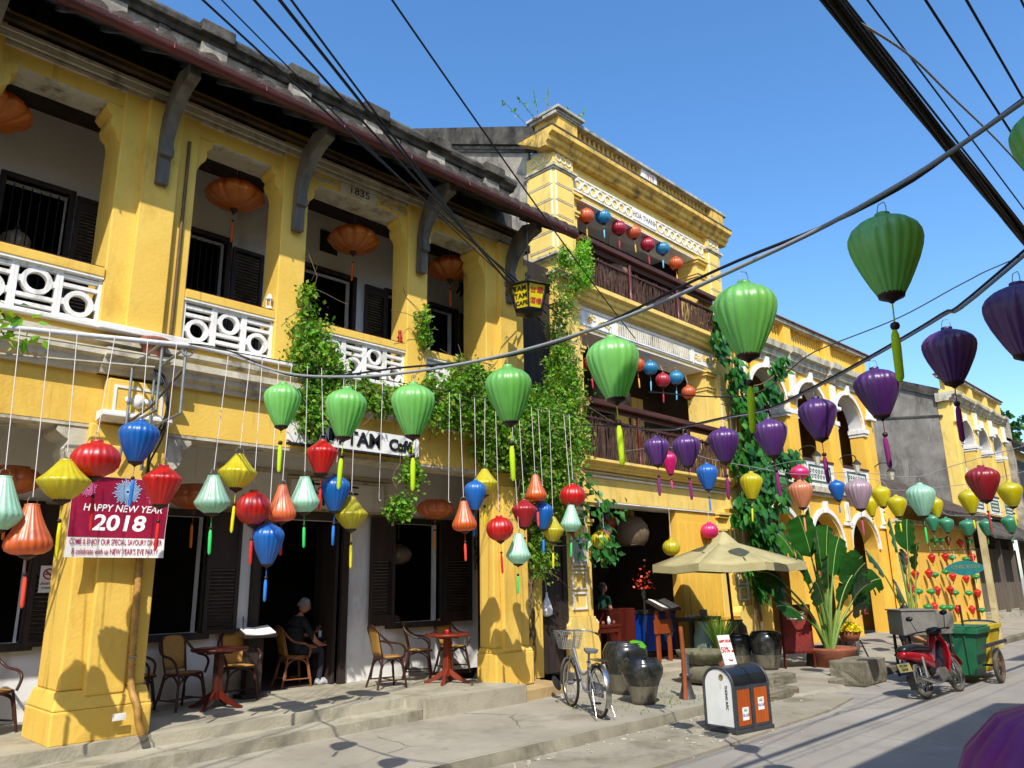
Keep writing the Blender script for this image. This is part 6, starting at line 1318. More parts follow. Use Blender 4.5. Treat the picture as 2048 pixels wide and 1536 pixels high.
# trailing spray with larger leaves at the left pier of the tall house
sp = thing('leafy_spray', 'spray of broad leaves hanging at the pale pier over the bicycle', 'plant', (11.6, 9.6, 3.4)); m = M()
for (x, y, z, rx, rz, n) in ((11.5, 9.5, 3.75, .35, .3, 22), (12.1, 9.4, 3.35, .5, .3, 36), (12.2, 9.45, 2.5, .3, .45, 40), (11.35, 9.5, 2.9, .35, .35, 30), (11.75, 9.45, 2.45, .3, .2, 16)):
    for i in range(n):
        p = Vector((x+r5.gauss(0, rx*.5), y+r5.uniform(-.15, .1), z+r5.gauss(0, rz*.5))); d = Vector((r5.uniform(-.9, .9), r5.uniform(-.5, .1), r5.uniform(-1, .1))).normalized(); nn = Vector((r5.uniform(-.6, .6), -1, r5.uniform(0, .8))).normalized(); L = r5.uniform(.13, .24); leafq(m, p, d, nn, L, L*.33)
m.build('foliage', HEART, sp, kind='stuff')
for P in (((11.4, 9.6, 4.3), (11.7, 9.5, 3.8), (12.2, 9.4, 3.3), (12.3, 9.4, 2.3)), ((11.4, 9.6, 4.3), (11.3, 9.5, 3.4), (11.5, 9.45, 2.6), (11.9, 9.4, 2.4))): M().tube(smooth(P, 5), .010, 5).build('stem', STEM, sp)
lf = thing('ledge_plant', 'leafy plant spilling over the cafe ledge at the frame edge', 'plant', (1.6, 8.6, 4.3)); m = M()
for i in range(120): p = Vector((1.35+r5.gauss(0, .22), 8.3+r5.gauss(0, .12), 4.36+r5.gauss(0, .10))); d = (rv(r5)+Vector((0, -.3, -.3))).normalized(); leafq(m, p, d, (rv(r5)+Vector((0, -.5, .6))).normalized(), .12*r5.uniform(.7, 1.3), .035)
m.build('foliage', VLEAF, lf, kind='stuff'); M().lathe([(.12, 4.1), (.16, 4.32), (.13, 4.32)], 14, (1.2, 8.75, 0)).build('pot', CLAY, lf)
# traveller's palms
PALM = leafmat('banana_leaf', ['#1d4a1a', '#2a5f20', '#1a3f18', '#37702a'], .35, .25); PETI = mat('pale_green_stalk', '#7e9a4c', '#5d7c34', 6, .5, .1, streak=True); RIB = mat('yellow_green_midrib', '#a8b86a', None, rough=.5, bump=0)
def palm(name, label, base, leaves, seed, zlow=.0):
    t = thing(name, label, 'palm', base); r_ = random.Random(seed); bx, by, bz = base
    for (dx, dz, L, w, tw, dy) in leaves:   # tip of the stalk relative to base, blade length and half width
        a = Vector((bx+dx*.06, by+dy*.1, bz)); e = Vector((bx+dx, by+dy, bz+dz)); mid = a*.5+e*.5+Vector((dx*-.14, 0, dz*.07))
        P = smooth([a, mid, e], 7); M().tube(P, [.042-.027*i/(len(P)-1) for i in range(len(P))], 7).build('stalk', PETI, t)
        d = (e-mid).normalized(); s0 = d.cross(Vector((0, -1, .25))).normalized(); s = (s0*math.cos(tw)+d.cross(s0)*math.sin(tw)).normalized(); nrm = s.cross(d)
        m = M(); n = 16; vs = []; axis = []
        for i in range(n+1):
            u = i/n; p = e+d*(L*u)+Vector((dx*.12, 0, -.42*L))*u*u*.7; axis.append(p)
            ww = 1.45*w*min(1, (u*6)**.7)*(1-max(0, u-.55)**2*3.2)**.5 if u < .99 else .012
            for k in (-1, -.5, 0, .5, 1):
                rag = r_.uniform(.9, 1.03) if abs(k) == 1 else 1; vs.append(p+s*(ww*k*rag)+nrm*(-.18*ww*abs(k)+.02*math.sin(u*25+k*3)*abs(k)))
        fs = []
        for i in range(n):
            for k in range(4):
                if k in (0, 3) and r_.random() < .07: continue
                fs.append((i*5+k, i*5+k+1, (i+1)*5+k+1, (i+1)*5+k))
        lf_ = m.add(vs, fs, True).build('leaf', PALM, t); M().tube([p-nrm*.006 for p in axis], .009, 5).build('midrib', RIB, lf_)
    return t
palm('travellers_palm', 'tall traveller palm with broad paddle leaves in a low terracotta bowl', (16.25, 7.0, .45),
     [(-1.05, 1.15, 1.1, .26, .3, .3), (-.75, 1.75, 1.0, .24, .1, .15), (-.40, 1.85, 1.25, .25, -.5, .0), (-.1, 1.2, 1.0, .25, .2, -.15), (.05, 2.1, 1.15, .23, .5, .1), (.30, 1.45, 1.25, .25, -.3, -.1), (.62, 1.25, 1.2, .26, .2, -.2), (.95, 1.05, 1.1, .25, .0, -.3), (.55, .95, .8, .24, .6, -.35), (-.55, .95, .9, .22, -.2, -.2), (.15, .9, .9, .13, 1.2, -.25), (-.95, .75, .9, .2, .5, .1), (1.15, .75, .9, .22, .4, -.1), (.2, 1.75, 1.1, .27, -.1, -.05), (-.2, 1.55, 1.2, .27, .3, -.1), (.75, 1.55, 1.0, .26, -.4, .1), (-.6, 1.35, 1.1, .26, .2, -.05), (.4, 1.1, 1.1, .28, .1, -.3), (-1.25, 1.3, .9, .22, .1, .2)], 5)
pb = thing('terracotta_bowl', 'wide low terracotta bowl holding the traveller palm', 'pot', (16.25, 7.0, .15)); M().lathe([(.001, .15), (.38, .15), (.44, .4), (.5, .47), (.5, .52), (.44, .52), (.4, .42), (.001, .42)], 28, (16.25, 7.0, 0)).build('bowl', CLAY, pb); M().lathe([(.001, .455), (.42, .45)], 20, (16.25, 7.0, 0)).build('soil', mat('soil', '#4a3a2a', '#33281d', 12, .95, .4), pb)
palm('travellers_palm', 'second traveller palm standing behind the grey vendor box', (21.0, 6.9, .2),
     [(-.9, 1.7, 1.1, .24, .3, .2), (-.35, 2.2, 1.3, .22, .2, .0), (.35, 2.3, 1.2, .26, -.3, .0), (-.95, 1.1, 1.0, .22, .1, -.2), (.1, 1.8, 1.0, .22, .6, -.2), (.6, 1.7, 1.0, .24, .2, .2)], 8)
pb = thing('planter_tub', 'round concrete tub holding the second traveller palm', 'pot', (21.0, 6.9, .15)); M().lathe([(.001, .15), (.3, .15), (.36, .5), (.4, .52), (.4, .58), (.33, .58), (.3, .5), (.001, .48)], 20, (21.0, 6.9, 0)).build('tub', CURB, pb)
def grassy(label, base, n, L, spread, m_, seed, name='potted_grass', pot=None):
    t = thing(name, label, 'plant', base); r_ = random.Random(seed); g = M()
    for i in range(n):
        a = r_.uniform(0, 6.28); tilt = r_.uniform(.1, 1)*spread; l = L*r_.uniform(.6, 1.1); w = r_.uniform(.007, .014)*(1.6 if L > .6 else 1)
        d = Vector((math.cos(a), math.sin(a), 0)); s = Vector((-math.sin(a), math.cos(a), 0)); vs = []
        for j in range(5):
            u = j/4; p = Vector(base)+d*(.05+tilt*l*u)+Vector((0, 0, l*u*(1-.55*tilt*u))); ww = w*(1-u*.95); vs += [p-s*ww, p+s*ww]
        g.add(vs, [(2*j, 2*j+1, 2*j+3, 2*j+2) for j in range(4)], True)
    g.build('blades', m_, t, kind='stuff')
    if pot: pot(t)
    return t
GR = leafmat('grass_blade', ['#4f7a28', '#6c9636', '#8aa84c', '#3c6420'], .5, .35)
grassy('spiky grass plant behind the sale notice', (13.9, 8.15, .6), 170, .75, .6, GR, 3, pot=lambda t: M().lathe([(.001, .15), (.2, .15), (.26, .55), (.22, .6), (.001, .58)], 18, (13.9, 8.15, 0)).build('pot', CLAY, t))
grassy('bushy strap leaved plant beside the yellow flowers', (18.6, 7.6, .5), 150, .6, .9, GR, 6, pot=lambda t: M().lathe([(.001, .15), (.22, .15), (.3, .48), (.25, .52), (.001, .5)], 18, (18.6, 7.6, 0)).build('pot', mat('grey_purple_pot', '#6b625e', '#544c49', 5, .7, .2), t))
yf = thing('yellow_flower_pot', 'clay pot of bright yellow flowers on a dark slatted stand', 'flowers', (17.55, 7.1, .15))
M().lathe([(.001, .55), (.16, .55), (.24, .74), (.22, .76), (.001, .74)], 18, (17.55, 7.1, 0)).build('pot', CLAY, yf)
for s in (-1, 1): M().tube([(17.55+s*.16, 6.95, .56), (17.55+s*.3, 6.85, .15)], .018, 5).build('stand_leg', BLK, yf); M().tube([(17.55+s*.16, 7.25, .56), (17.55+s*.3, 7.35, .15)], .018, 5).build('stand_leg', BLK, yf)
m = M()
for i in range(420):
    v = rv(r5); v.z = abs(v.z); p = Vector((17.55, 7.1, .76))+Vector((v.x*.26, v.y*.26, v.z*.17)); a = rv(r5)*.028; b_ = a.orthogonal().normalized()*.028; m.add([p-a, p+b_, p+a, p-b_], [(0, 1, 2, 3)])
m.build('blossoms', leafmat('yellow_petals', ['#e8d400', '#f2e21a', '#d6b800', '#8aa020']), yf, kind='stuff')
# tree crown behind the far houses
tr = thing('distant_tree', 'dark green tree crown rising behind the far roofs', 'tree', (62, 14, 0))
M().tube([(62, 14, 0), (62.2, 14, 6), (61.8, 14.1, 11)], [.35, .28, .12], 8).build('trunk', STEM, tr)
for k in range(5): a = k*1.25; M().tube([(62.1, 14, 6+k*.8), (62+1.6*math.cos(a), 14+1.6*math.sin(a), 9+k*.7)], [.12, .04], 6).build('limb', STEM, tr)
m = M(); cloud(m, [(62, 14, 11.5, 3, 3, 1.8, 3), (60.5, 13.5, 10.5, 2, 2, 1.5, 2), (63.5, 14.5, 12.2, 2, 2, 1.4, 2), (62, 14, 13, 1.6, 1.6, .9, 1)], 9000, .34, r5, .2); m.build('crown', leafmat('tree_leaf', ['#1f4018', '#2f5a22', '#3f6f2a', '#27491c']), tr, kind='stuff')
# ================================================================== street furniture, pots
def jar(label, x, y, z, w, h, prof, group=None):
    t = thing('glazed_jar', label, 'jar', (x, y, z), 0, 'black glazed jars'); P = [(a*w, b*h+z) for a, b in prof]
    ns_ = 4; M().lathe(P[ns_-1:], 40, (x, y, 0)).build('body', GLAZE, t); M().lathe(P[:ns_], 40, (x, y, 0)).build('unglazed_foot', GREYW, t); r0 = prof[-3][0]*w
    M().lathe([(.001, z+h*.9), (r0*.9, z+h*.9)], 20, (x, y, 0)).build('water', mat('dark_pot_water', '#20261c', None, rough=.1, bump=0), t)
    return t
URN = [(.001, 0), (.27, 0), (.29, .1), (.375, .42), (.49, .68), (.5, .8), (.46, .93), (.40, .975), (.41, 1.0), (.36, 1.0), (.35, .9), (.3, .8)]
TALL = [(.001, 0), (.30, 0), (.34, .1), (.43, .4), (.495, .7), (.5, .82), (.44, .95), (.40, .98), (.41, 1.0), (.36, 1.0), (.35, .9), (.3, .8)]
jar('squat black glazed jar with grey foot beside the bicycle', 9.9, 7.12, .15, .62, .62, URN); jar('bigger black glazed jar with a leaf on its rim behind the squat one', 10.62, 7.95, .15, .72, .78, TALL); jar('black glazed jar beside the red notice board', 15.0, 7.75, .15, .64, .72, TALL); jar('dark glazed jar half hidden behind the sale notice', 14.85, 8.3, .15, .6, .66, TALL)
lfm = heart().xf(Matrix.Translation((10.72, 7.66, .93)) @ Matrix.Rotation(R(30), 4, 'X') @ Matrix.Rotation(R(70), 4, 'Z') @ Matrix.Scale(.26, 4)); o = lfm.build('lily_leaf', leafmat('lime_leaf', ['#5fae1e', '#6fbe2a'])); tag(o, 'bright green lily leaf on the rim of the bigger jar', 'leaf')
# litter bin
lbn = thing('litter_bin', 'double litter bin with round black lid, white end and orange slats', 'bin', (9.61, 5.44, .032), R(-8))
def bp(x, z): return (x, z)
W2, D2, Hs, Hb = .36, .23, .56, .05
prof = [(-D2, Hb), (-D2, Hs)]+[(-D2*math.cos(math.pi*k/14), Hs+D2*math.sin(math.pi*k/14)*.92) for k in range(1, 14)]+[(D2, Hs), (D2, Hb)]
GREYM = mat('dark_grey_metal', '#4b4d50', '#3a3c3f', 6, .45, .1, metal=.3)
M().box(-W2-.03, W2+.03, -D2-.03, D2+.03, 0, Hb).build('plinth', GREYM, lbn, world=False, bevel=.01)
M().prism([(a*.93, b if b > Hb else b) for a, b in prof], 'x', -W2+.012, W2-.012).build('carcass', mat('bin_inside_dark', '#2a2622', None, rough=.8, bump=0), lbn, world=False)
for s in (-1, 1):
    x0, x1 = sorted((s*W2, s*(W2-.018))); o = M().prism([(a*.9, Hb+.03+(b-Hb)*.93) for a, b in prof], 'x', x0, x1).build('end_panel', mat('white_enamel', '#dedfdc', '#cfd0cc', 3, .3, .05, stain='#8a8474', samt=.12, sscale=5), lbn, world=False)
    P = [(s*W2, a, b) for a, b in prof]; M().tube(P, .018, 6).build('end_frame', GREYM, lbn, world=False)
M().tube([(-W2, -D2, Hb+.01), (-W2, D2, Hb+.01)], .018, 6).build('end_frame', GREYM, lbn, world=False)
for a, b in ((-W2+.018, -.008), (.008, W2-.018)):
    A = [(-D2*1.02*math.cos(math.pi*k/16), Hs+D2*1.02*math.sin(math.pi*k/16)*.94) for k in range(17)]; B_2 = [(y*.95, Hs+(z-Hs)*.95) for y, z in A]
    M().prism(A+B_2[::-1], 'x', a, b).build('lid', mat('black_gloss_plastic', '#20242a', '#171a1f', 4, .28, .04), lbn, world=False)
OSL = mat('orange_slat', '#b4561e', '#9a4414', 5, .5, .15, streak=True)
for side in (-1, 1):
    for k, (a, b) in enumerate(((-W2+.045, -.045), (.045, W2-.045))):
        n = 5; w = (b-a)/n
        for i in range(n): y0, y1 = sorted((side*(D2-.006), side*(D2+.008))); M().box(a+i*w+.004, a+(i+1)*w-.004, y0, y1, Hb+.04, Hs-.05).build('slat', OSL, lbn, world=False)
    for x in (-W2+.02, 0, W2-.02): y0, y1 = sorted((side*(D2-.01), side*(D2+.014))); M().box(x-.03, x+.03, y0, y1, Hb, Hs).build('upright', GREYM, lbn, world=False)
    for z in (Hb+.005, Hs-.05): y0, y1 = sorted((side*(D2-.012), side*(D2+.004))); M().box(-W2, W2, y0, y1, z, z+.045).build('crossbar', GREYM, lbn, world=False)
for a, z in ((-.16, .15), (.17, .24)):
    st_ = M().box(a-.062, a+.062, -D2-.012, -D2-.009, z, z+.15).build('sticker', PAPER, lbn, world=False)
    for k, (tx, mm) in enumerate((('RÁC', 'green'), ('TÁI CHẾ', 'blue'))):
        tt = text(tx, 'print', .045, (0, 0, 0), FACE, mat('sticker_'+mm, '#3a8a6a' if mm == 'green' else '#3a5a9a', None, rough=.6, bump=0), None, sx=.8); tt.parent = st_; tt.location = (a, -D2-.0135, z+.115-.06*k)
e1 = text('THÙNG RÁC', 'scrawl', .05, (0, 0, 0), ((0, 0, -1), (0, -1, 0), (-1, 0, 0)), INKB, None, sx=1.0); e1.parent = lbn; e1.location = (-W2-.004, -.12, .42)
e2 = M().lathe([(.001, .0), (.03, .002), (.035, .006)], 12).xf(Matrix.Rotation(R(-90), 4, 'Y')).build('rust_spot', mat('rust_patch', '#8a6a30', '#6e5426', 20, .8, .1), lbn, world=False); e2.location = (-W2-.003, -.06, .66)
# sale notice on the bin
sn = thing('sale_notice', 'white happy hour notice with red print leaning on the bin lid', 'notice', (9.62, 5.5, .8)); c_ = Vector((9.60, 5.52, .98)); ux = Vector((.96, -.28, 0)).normalized(); uz = Vector((-.10, .18, 1)).normalized(); un = ux.cross(uz).normalized(); un = un if un.y < 0 else -un
M().obox(c_, ux*.105, uz*.2, un*.004).build('board', PAPER, sn)
for tx, s, dz, sx in (('HAPPY HOUR', .05, .12, .66), ('50%', .10, .01, .88), ('off', .042, -.01, .9), ('Beer', .035, -.12, 1)): text(tx, 'print_line', s, c_+uz*dz+un*.0065+ux*(.085 if tx == 'off' else -.03 if tx == '50%' else .02 if tx == 'Beer' else 0), (ux, uz, un), INKR, sn, sx=sx, offset=.0015)
# red notice board (A-frame)
ab = thing('notice_board', 'weathered red standing notice board with white lettering beside the palm', 'sign', (15.55, 7.35, .15), R(-36))
M().box(-.3, .3, -.03, 0, .32, 1.18).build('panel', mat('flaking_red_paint', '#8c2f28', '#6b1f1c', 3, .6, .2, stain='#241a18', samt=.5, sscale=5), ab, world=False)
for a in ((-.33, -.3, 0, 1.2), (.3, .33, 0, 1.2)): M().box(a[0], a[1], -.04, .01, a[2], a[3]).build('frame_post', WOODR, ab, world=False)
M().box(-.33, .33, -.045, .015, 1.18, 1.22).box(-.3, .3, -.04, .01, .28, .32).build('frame_rail', WOODR, ab, world=False)
M().add([(.33, 0, 0), (.33, .35, 0), (.33, .03, 1.2), (.36, 0, 0), (.36, .35, 0), (.36, .03, 1.2)], [(0, 1, 2), (3, 5, 4), (0, 2, 5, 3), (1, 4, 5, 2), (0, 3, 4, 1)]).build('back_strut', WOOD, ab, world=False)
for tx, z in (('FREE WIFI, TEA', 1.06), ('RESTAURANT', .96)):
    t_ = text(tx, 'painted_line', .075, (0, 0, 0), FACE, WINK, None, sx=.85, offset=.002); t_.parent = ab; t_.location = (0, -.034, z)
# stone block and low blocks at the end of the pavement
def stone(label, x0, x1, y0, y1, z1, name='stone_block'):
    m = M(); N = 6; r_ = random.Random(int(x0*10)); bm = bmesh.new(); bmesh.ops.create_cube(bm, size=1); bmesh.ops.subdivide_edges(bm, edges=bm.edges, cuts=4, use_grid_fill=True)
    for v in bm.verts: v.co = Vector(((x0+x1)/2+v.co.x*(x1-x0), (y0+y1)/2+v.co.y*(y1-y0), z1/2+v.co.z*z1))+Vector((r_.uniform(-1, 1), r_.uniform(-1, 1), r_.uniform(-1, 1)))*.012
    m.v = [tuple(v.co) for v in bm.verts]; m.f = [tuple(v.index for v in f.verts) for f in bm.faces]; m.sm = [False]*len(m.f); bm.free()
    o = m.build(name, CURB, bevel=.02); return tag(o, label, 'block')
stone('rough concrete block at the pavement end beside the motorbike', 14.62, 15.72, 5.75, 6.35, .42); stone('low broken kerb stone beside the concrete block', 13.1, 14.0, 6.7, 7.0, .25); stone('small sloping concrete remnant at the kerb beyond the bin', 11.3, 12.9, 6.15, 6.42, .17)
# stone basin on stand, wooden posts, grey urn
bsn = thing('stone_basin', 'mossy scalloped stone basin on a rough boulder', 'basin', (12.6, 7.75, .15))
M().lathe([(.001, .15), (.3, .16), (.36, .3), (.28, .44), (.001, .46)], 14, (12.6, 7.75, 0), 5, .1).build('boulder', CURB, bsn); M().lathe([(.22, .42), (.34, .5), (.44, .62), (.46, .68), (.42, .68), (.36, .6), (.001, .56)], 40, (12.6, 7.75, 0), 8, .12).build('bowl', mat('mossy_stone', '#77705a', '#565840', 4, .95, .5, 18, stain='#3c4a22', samt=.45, sscale=4), bsn)
wp = thing('parasol_stand_post', 'worn wooden post with orange grip standing in a cast iron foot', 'post', (10.6, 6.85, .15))
M().tube(smooth([(10.58, 6.85, .15), (10.62, 6.86, .5), (10.60, 6.85, .95), (10.57, 6.84, 1.2)], 4), [.035]*12+[.03], 8).build('post', mat('orange_worn_wood', '#a0552c', '#74391c', 6, .6, .2, streak=True), wp); M().lathe([(.13, .15), (.09, .28), (.05, .45), (.1, .47), (.1, .5), (.06, .52), (.055, .78), (.001, .8)], 14, (10.72, 6.9, 0)).build('iron_foot', GREYM, wp)
ur = thing('grey_urn', 'tall grey green pottery urn with dark flowers beside the dark table', 'urn', (14.35, 8.75, .15)); M().lathe([(.001, .15), (.17, .15), (.2, .4), (.2, .75), (.15, .95), (.1, 1.0), (.12, 1.06), (.09, 1.06)], 20, (14.35, 8.75, 0)).build('body', mat('celadon', '#6f8478', '#5a6d62', 4, .5, .1), ur)
cr_ = thing('clay_urn', 'brown clay urn standing at the plank wall', 'urn', (16.5, 9.2, .31)); M().lathe([(.001, .31), (.16, .31), (.25, .6), (.22, .85), (.14, .95), (.16, 1.0), (.12, 1.0)], 20, (16.5, 9.2, 0)).build('body', mat('brown_stoneware', '#7a5a3a', '#5c4229', 5, .6, .2), cr_)
# parasol
um_ = thing('parasol', 'khaki square-ribbed parasol before the tall house', 'parasol', (14.75, 8.25, .15)); ux0, uy0, uzt, uzr, ur_ = 14.66, 8.3, 2.86, 2.2, 1.6
KH = mat('khaki_canvas', '#a89f74', '#988f64', 3, .85, .15, 60); n = 8
rim = [(ux0+ur_*math.cos(2*math.pi*i/n+.2), uy0+ur_*math.sin(2*math.pi*i/n+.2), uzr) for i in range(n)]
for i in range(n):
    j = (i+1) % n; A = Vector((ux0, uy0, uzt-.16)); m = M(); a, b = Vector(rim[i]), Vector(rim[j]); vs = []
    for u in range(6):
        for w in range(5):
            p = A+(a-A)*(u/5)*(1-w/4)+(b-A)*(u/5)*(w/4); p.z -= .06*math.sin(math.pi*w/4)*(u/5); vs.append(p)
    m.add(vs, [(u*5+w, u*5+w+1, (u+1)*5+w+1, (u+1)*5+w) for u in range(5) for w in range(4)], True); o = m.build('canopy_panel', KH, um_); o.modifiers.new('t', 'SOLIDIFY').thickness = .006
    mid = (a+b)/2; m = M().add([a, mid-Vector((0, 0, .055)), b, b-Vector((0, 0, .15)), mid-Vector((0, 0, .19)), a-Vector((0, 0, .15))], [(0, 1, 4, 5), (1, 2, 3, 4)]); m.build('valance', KH, um_).modifiers.new('t', 'SOLIDIFY').thickness = .005
    M().tube([A-Vector((0, 0, .04)), a-Vector((0, 0, .03))], .012, 5).build('rib', WOODB, um_)
M().lathe([(.32, uzt-.27), (.2, uzt-.16), (.05, uzt-.02), (.001, uzt)], 8, (ux0, uy0, 0), phase=.2, smooth=False).build('vent_cap', KH, um_)
M().tube([(ux0, uy0, uzt-.1), (ux0+.1, uy0-.02, .25)], .03, 8).build('pole', WOODB, um_); M().lathe([(.3, .15), (.3, .22), (.05, .26), (.05, .45)], 18, (ux0+.1, uy0-.02, 0)).build('base', CURB, um_)
# ================================================================== bicycle (back wheel to the street)
bk = thing('bicycle', 'old silver city bicycle with wire front basket on its stand', 'bicycle', (8.53, 6.85, .152), R(61))
TY = BLK; wr = .33
def wheel(par, x, r, tyre, rimm, spokes=20, tw=.02, rimw=.016, hub=.03, name='wheel'):
    w = M().torus((x, 0, r), r-tw, tw, 40, 8, 'y').build(name, tyre, par, world=False); M().torus((x, 0, r), r-tw*2.2, rimw, 36, 6, 'y').build('rim', rimm, w, world=False)
    s = M()
    for i in range(spokes): a = 2*math.pi*i/spokes; s.tube([(x+hub*.6*math.cos(a+.5), (.02 if i % 2 else -.02), r+hub*.6*math.sin(a+.5)), (x+(r-tw*2)*math.cos(a), 0, r+(r-tw*2)*math.sin(a))], .0018 if spokes > 12 else .008, 4)
    s.build('spokes', rimm, w, world=False); M().prism([(x+hub*math.cos(k*.7854), r+hub*math.sin(k*.7854)) for k in range(8)], 'y', -.045, .045).build('hub', rimm, w, world=False); return w
wheel(bk, 0, wr, TY, CHROME); wheel(bk, 1.06, wr, TY, CHROME)
def bt(pts, r, nm, m_=CHROME): return M().tube(smooth(pts, 5) if len(pts) > 2 else pts, r, 8).build(nm, m_, bk, world=False)
SIL = mat('silver_bike_paint', '#8f9296', '#75787c', 5, .35, .05, metal=.5)
bt([(.42, 0, .28), (.3, 0, .78)], .016, 'seat_tube', SIL); bt([(.42, 0, .28), (.62, 0, .36), (.9, 0, .75)], .02, 'down_tube', SIL); bt([(.36, 0, .55), (.62, 0, .5), (.9, 0, .82)], .017, 'top_tube', SIL); bt([(.92, 0, .72), (.86, 0, .98)], .018, 'head_tube', SIL)
for s in (-1, 1): bt([(0, s*.06, wr), (.42, s*.03, .28)], .01, 'chain_stay', SIL); bt([(0, s*.06, wr), (.33, s*.02, .68)], .009, 'seat_stay', SIL); bt([(.92, s*.02, .72), (.96, s*.05, .62), (1.06, s*.055, wr)], .012, 'fork_blade')
def fender(x, a0, a1, nm):
    P = [(x+(wr+.035)*math.cos(R(a)), 0, wr+(wr+.035)*math.sin(R(a))) for a in range(a0, a1+1, 8)]; m = M(); vs = []
    for (px, _, pz) in P: d = Vector((px-x, 0, pz-wr)).normalized(); vs += [(px-d.x*.012, -.035, pz-d.z*.012), (px, 0, pz), (px-d.x*.012, .035, pz-d.z*.012)]
    m.add(vs, [(i*3+k, i*3+k+1, i*3+k+4, i*3+k+3) for i in range(len(P)-1) for k in (0, 1)], True).build(nm, CHROME, bk, world=False)
fender(0, 40, 215, 'rear_mudguard'); fender(1.06, -10, 140, 'front_mudguard')
M().prism([(.42+.1*math.cos(k*.393), .28+.1*math.sin(k*.393)) for k in range(16)], 'y', -.05, -.04).build('chainring', CHROME, bk, world=False); M().box(-.02, .45, -.07, -.03, .24, .42).build('chain_case', SIL, bk, world=False, bevel=.02)
for s, dz in ((-1, -.15), (1, .15)): bt([(.42, s*.07, .28), (.42+.06*s, s*.08, .28+dz)], .009, 'crank'); M().box(.38+.06*s, .46+.06*s, s*.12-.045, s*.12+.045, .27+dz, .29+dz).build('pedal', BLK, bk, world=False)
M().add(*[[(.17, -.1, .84), (.17, .1, .84), (.24, .09, .86), (.46, .015, .85), (.46, -.015, .85), (.24, -.09, .86), (.19, -.08, .79), (.19, .08, .79), (.45, .01, .80), (.45, -.01, .80)], [(0, 1, 2, 3, 4, 5), (6, 9, 8, 7), (0, 6, 7, 1), (1, 7, 8, 3, 2), (5, 4, 9, 6, 0), (3, 8, 9, 4)]]).build('saddle', mat('grey_saddle', '#6d7076', '#565960', 5, .5, .1), bk, world=False, bevel=.015)
bt([(.86, 0, .98), (.84, 0, 1.06)], .013, 'stem'); bt([(.62, -.3, 1.0), (.74, -.29, 1.02), (.86, -.16, 1.06), (.88, 0, 1.06), (.86, .16, 1.06), (.74, .29, 1.02), (.62, .3, 1.0)], .011, 'handlebar')
for s in (-1, 1): M().tube([(.62, s*.3, 1.0), (.73, s*.291, 1.02)], .016, 7).build('grip', BLK, bk, world=False)
bsk = M(); W0, W1, D0_, D1_ = .13, .18, .1, .15
for i in range(11):
    u = -1+2*i/10
    for s in (-1, 1): bsk.tube([(1.08+s*D0_, u*W0, .80), (1.1+s*D1_, u*W1, 1.04)], .0028, 4)
    bsk.tube([(1.08-D0_, u*W0, .80), (1.08+D0_, u*W0, .80)], .0028, 4)
for i in range(9):
    u = -1+2*i/8
    for s in (-1, 1): bsk.tube([(1.08+u*D0_, s*W0, .80), (1.1+u*D1_, s*W1, 1.04)], .0028, 4)
for k in range(8):
    t_ = k/7; D_, W_, Z_ = D0_+(D1_-D0_)*t_, W0+(W1-W0)*t_, .80+.24*t_; cxx = 1.08+.02*t_
    bsk.tube([(cxx-D_, -W_, Z_), (cxx+D_, -W_, Z_), (cxx+D_, W_, Z_), (cxx-D_, W_, Z_)], .0035 if k in (0, 7) else .0025, 4, closed=True)
bsk.build('wire_basket', mat('dull_wire', '#a8a59a', '#8d8a80', 8, .5, .1, metal=.3), bk, world=False)
bt([(-.02, -.1, .36), (-.2, -.13, .04)], .008, 'stand_leg'); bt([(-.02, .1, .36), (-.2, .13, .04)], .008, 'stand_leg'); M().box(-.22, .15, -.07, .07, .72, .735).build('rear_rack', CHROME, bk, world=False)
kick = thing('scooter_mirror', 'fallen black scooter mirror on a stick beside the sandy slab', 'mirror', (9.55, 8.45, .15)); M().tube([(9.62, 8.45, .152), (9.5, 8.5, .42)], .01, 5).build('stick', PAPER, kick); M().lathe([(.001, .02), (.07, .012), (.08, 0), (.001, -.02)], 14).xf(Matrix.Translation((9.5, 8.46, .38)) @ Matrix.Rotation(R(60), 4, 'X') @ Matrix.Diagonal((1, 1.5, 1, 1))).build('mirror_head', BLK, kick)
bag = thing('plastic_bag', 'white plastic bag hanging on the passage gate', 'bag', (10.7, 9.72, 1.35)); m = M(); P = [(.02, .42), (.03, .34), (.09, .26), (.13, .12), (.12, .03), (.05, 0), (.001, 0)]
vs = [(10.72+r*math.cos(k*.524)*(1+.15*math.sin(k*2.3+z*20)), 9.72+.45*r*math.sin(k*.524), 1.3+z) for r, z in P for k in range(12)]; m.add(vs, [(j*12+i, j*12+(i+1) % 12, (j+1)*12+(i+1) % 12, (j+1)*12+i) for j in range(6) for i in range(12)], True).build('bag_body', mat('white_plastic', '#e8eaf0', '#cfd3dd', 8, .4, .2), bag); M().tube([(10.72, 9.72, 1.7), (10.73, 9.75, 1.9), (10.74, 9.79, 1.95)], .006, 4).build('handle', MT['white_plastic'], bag)
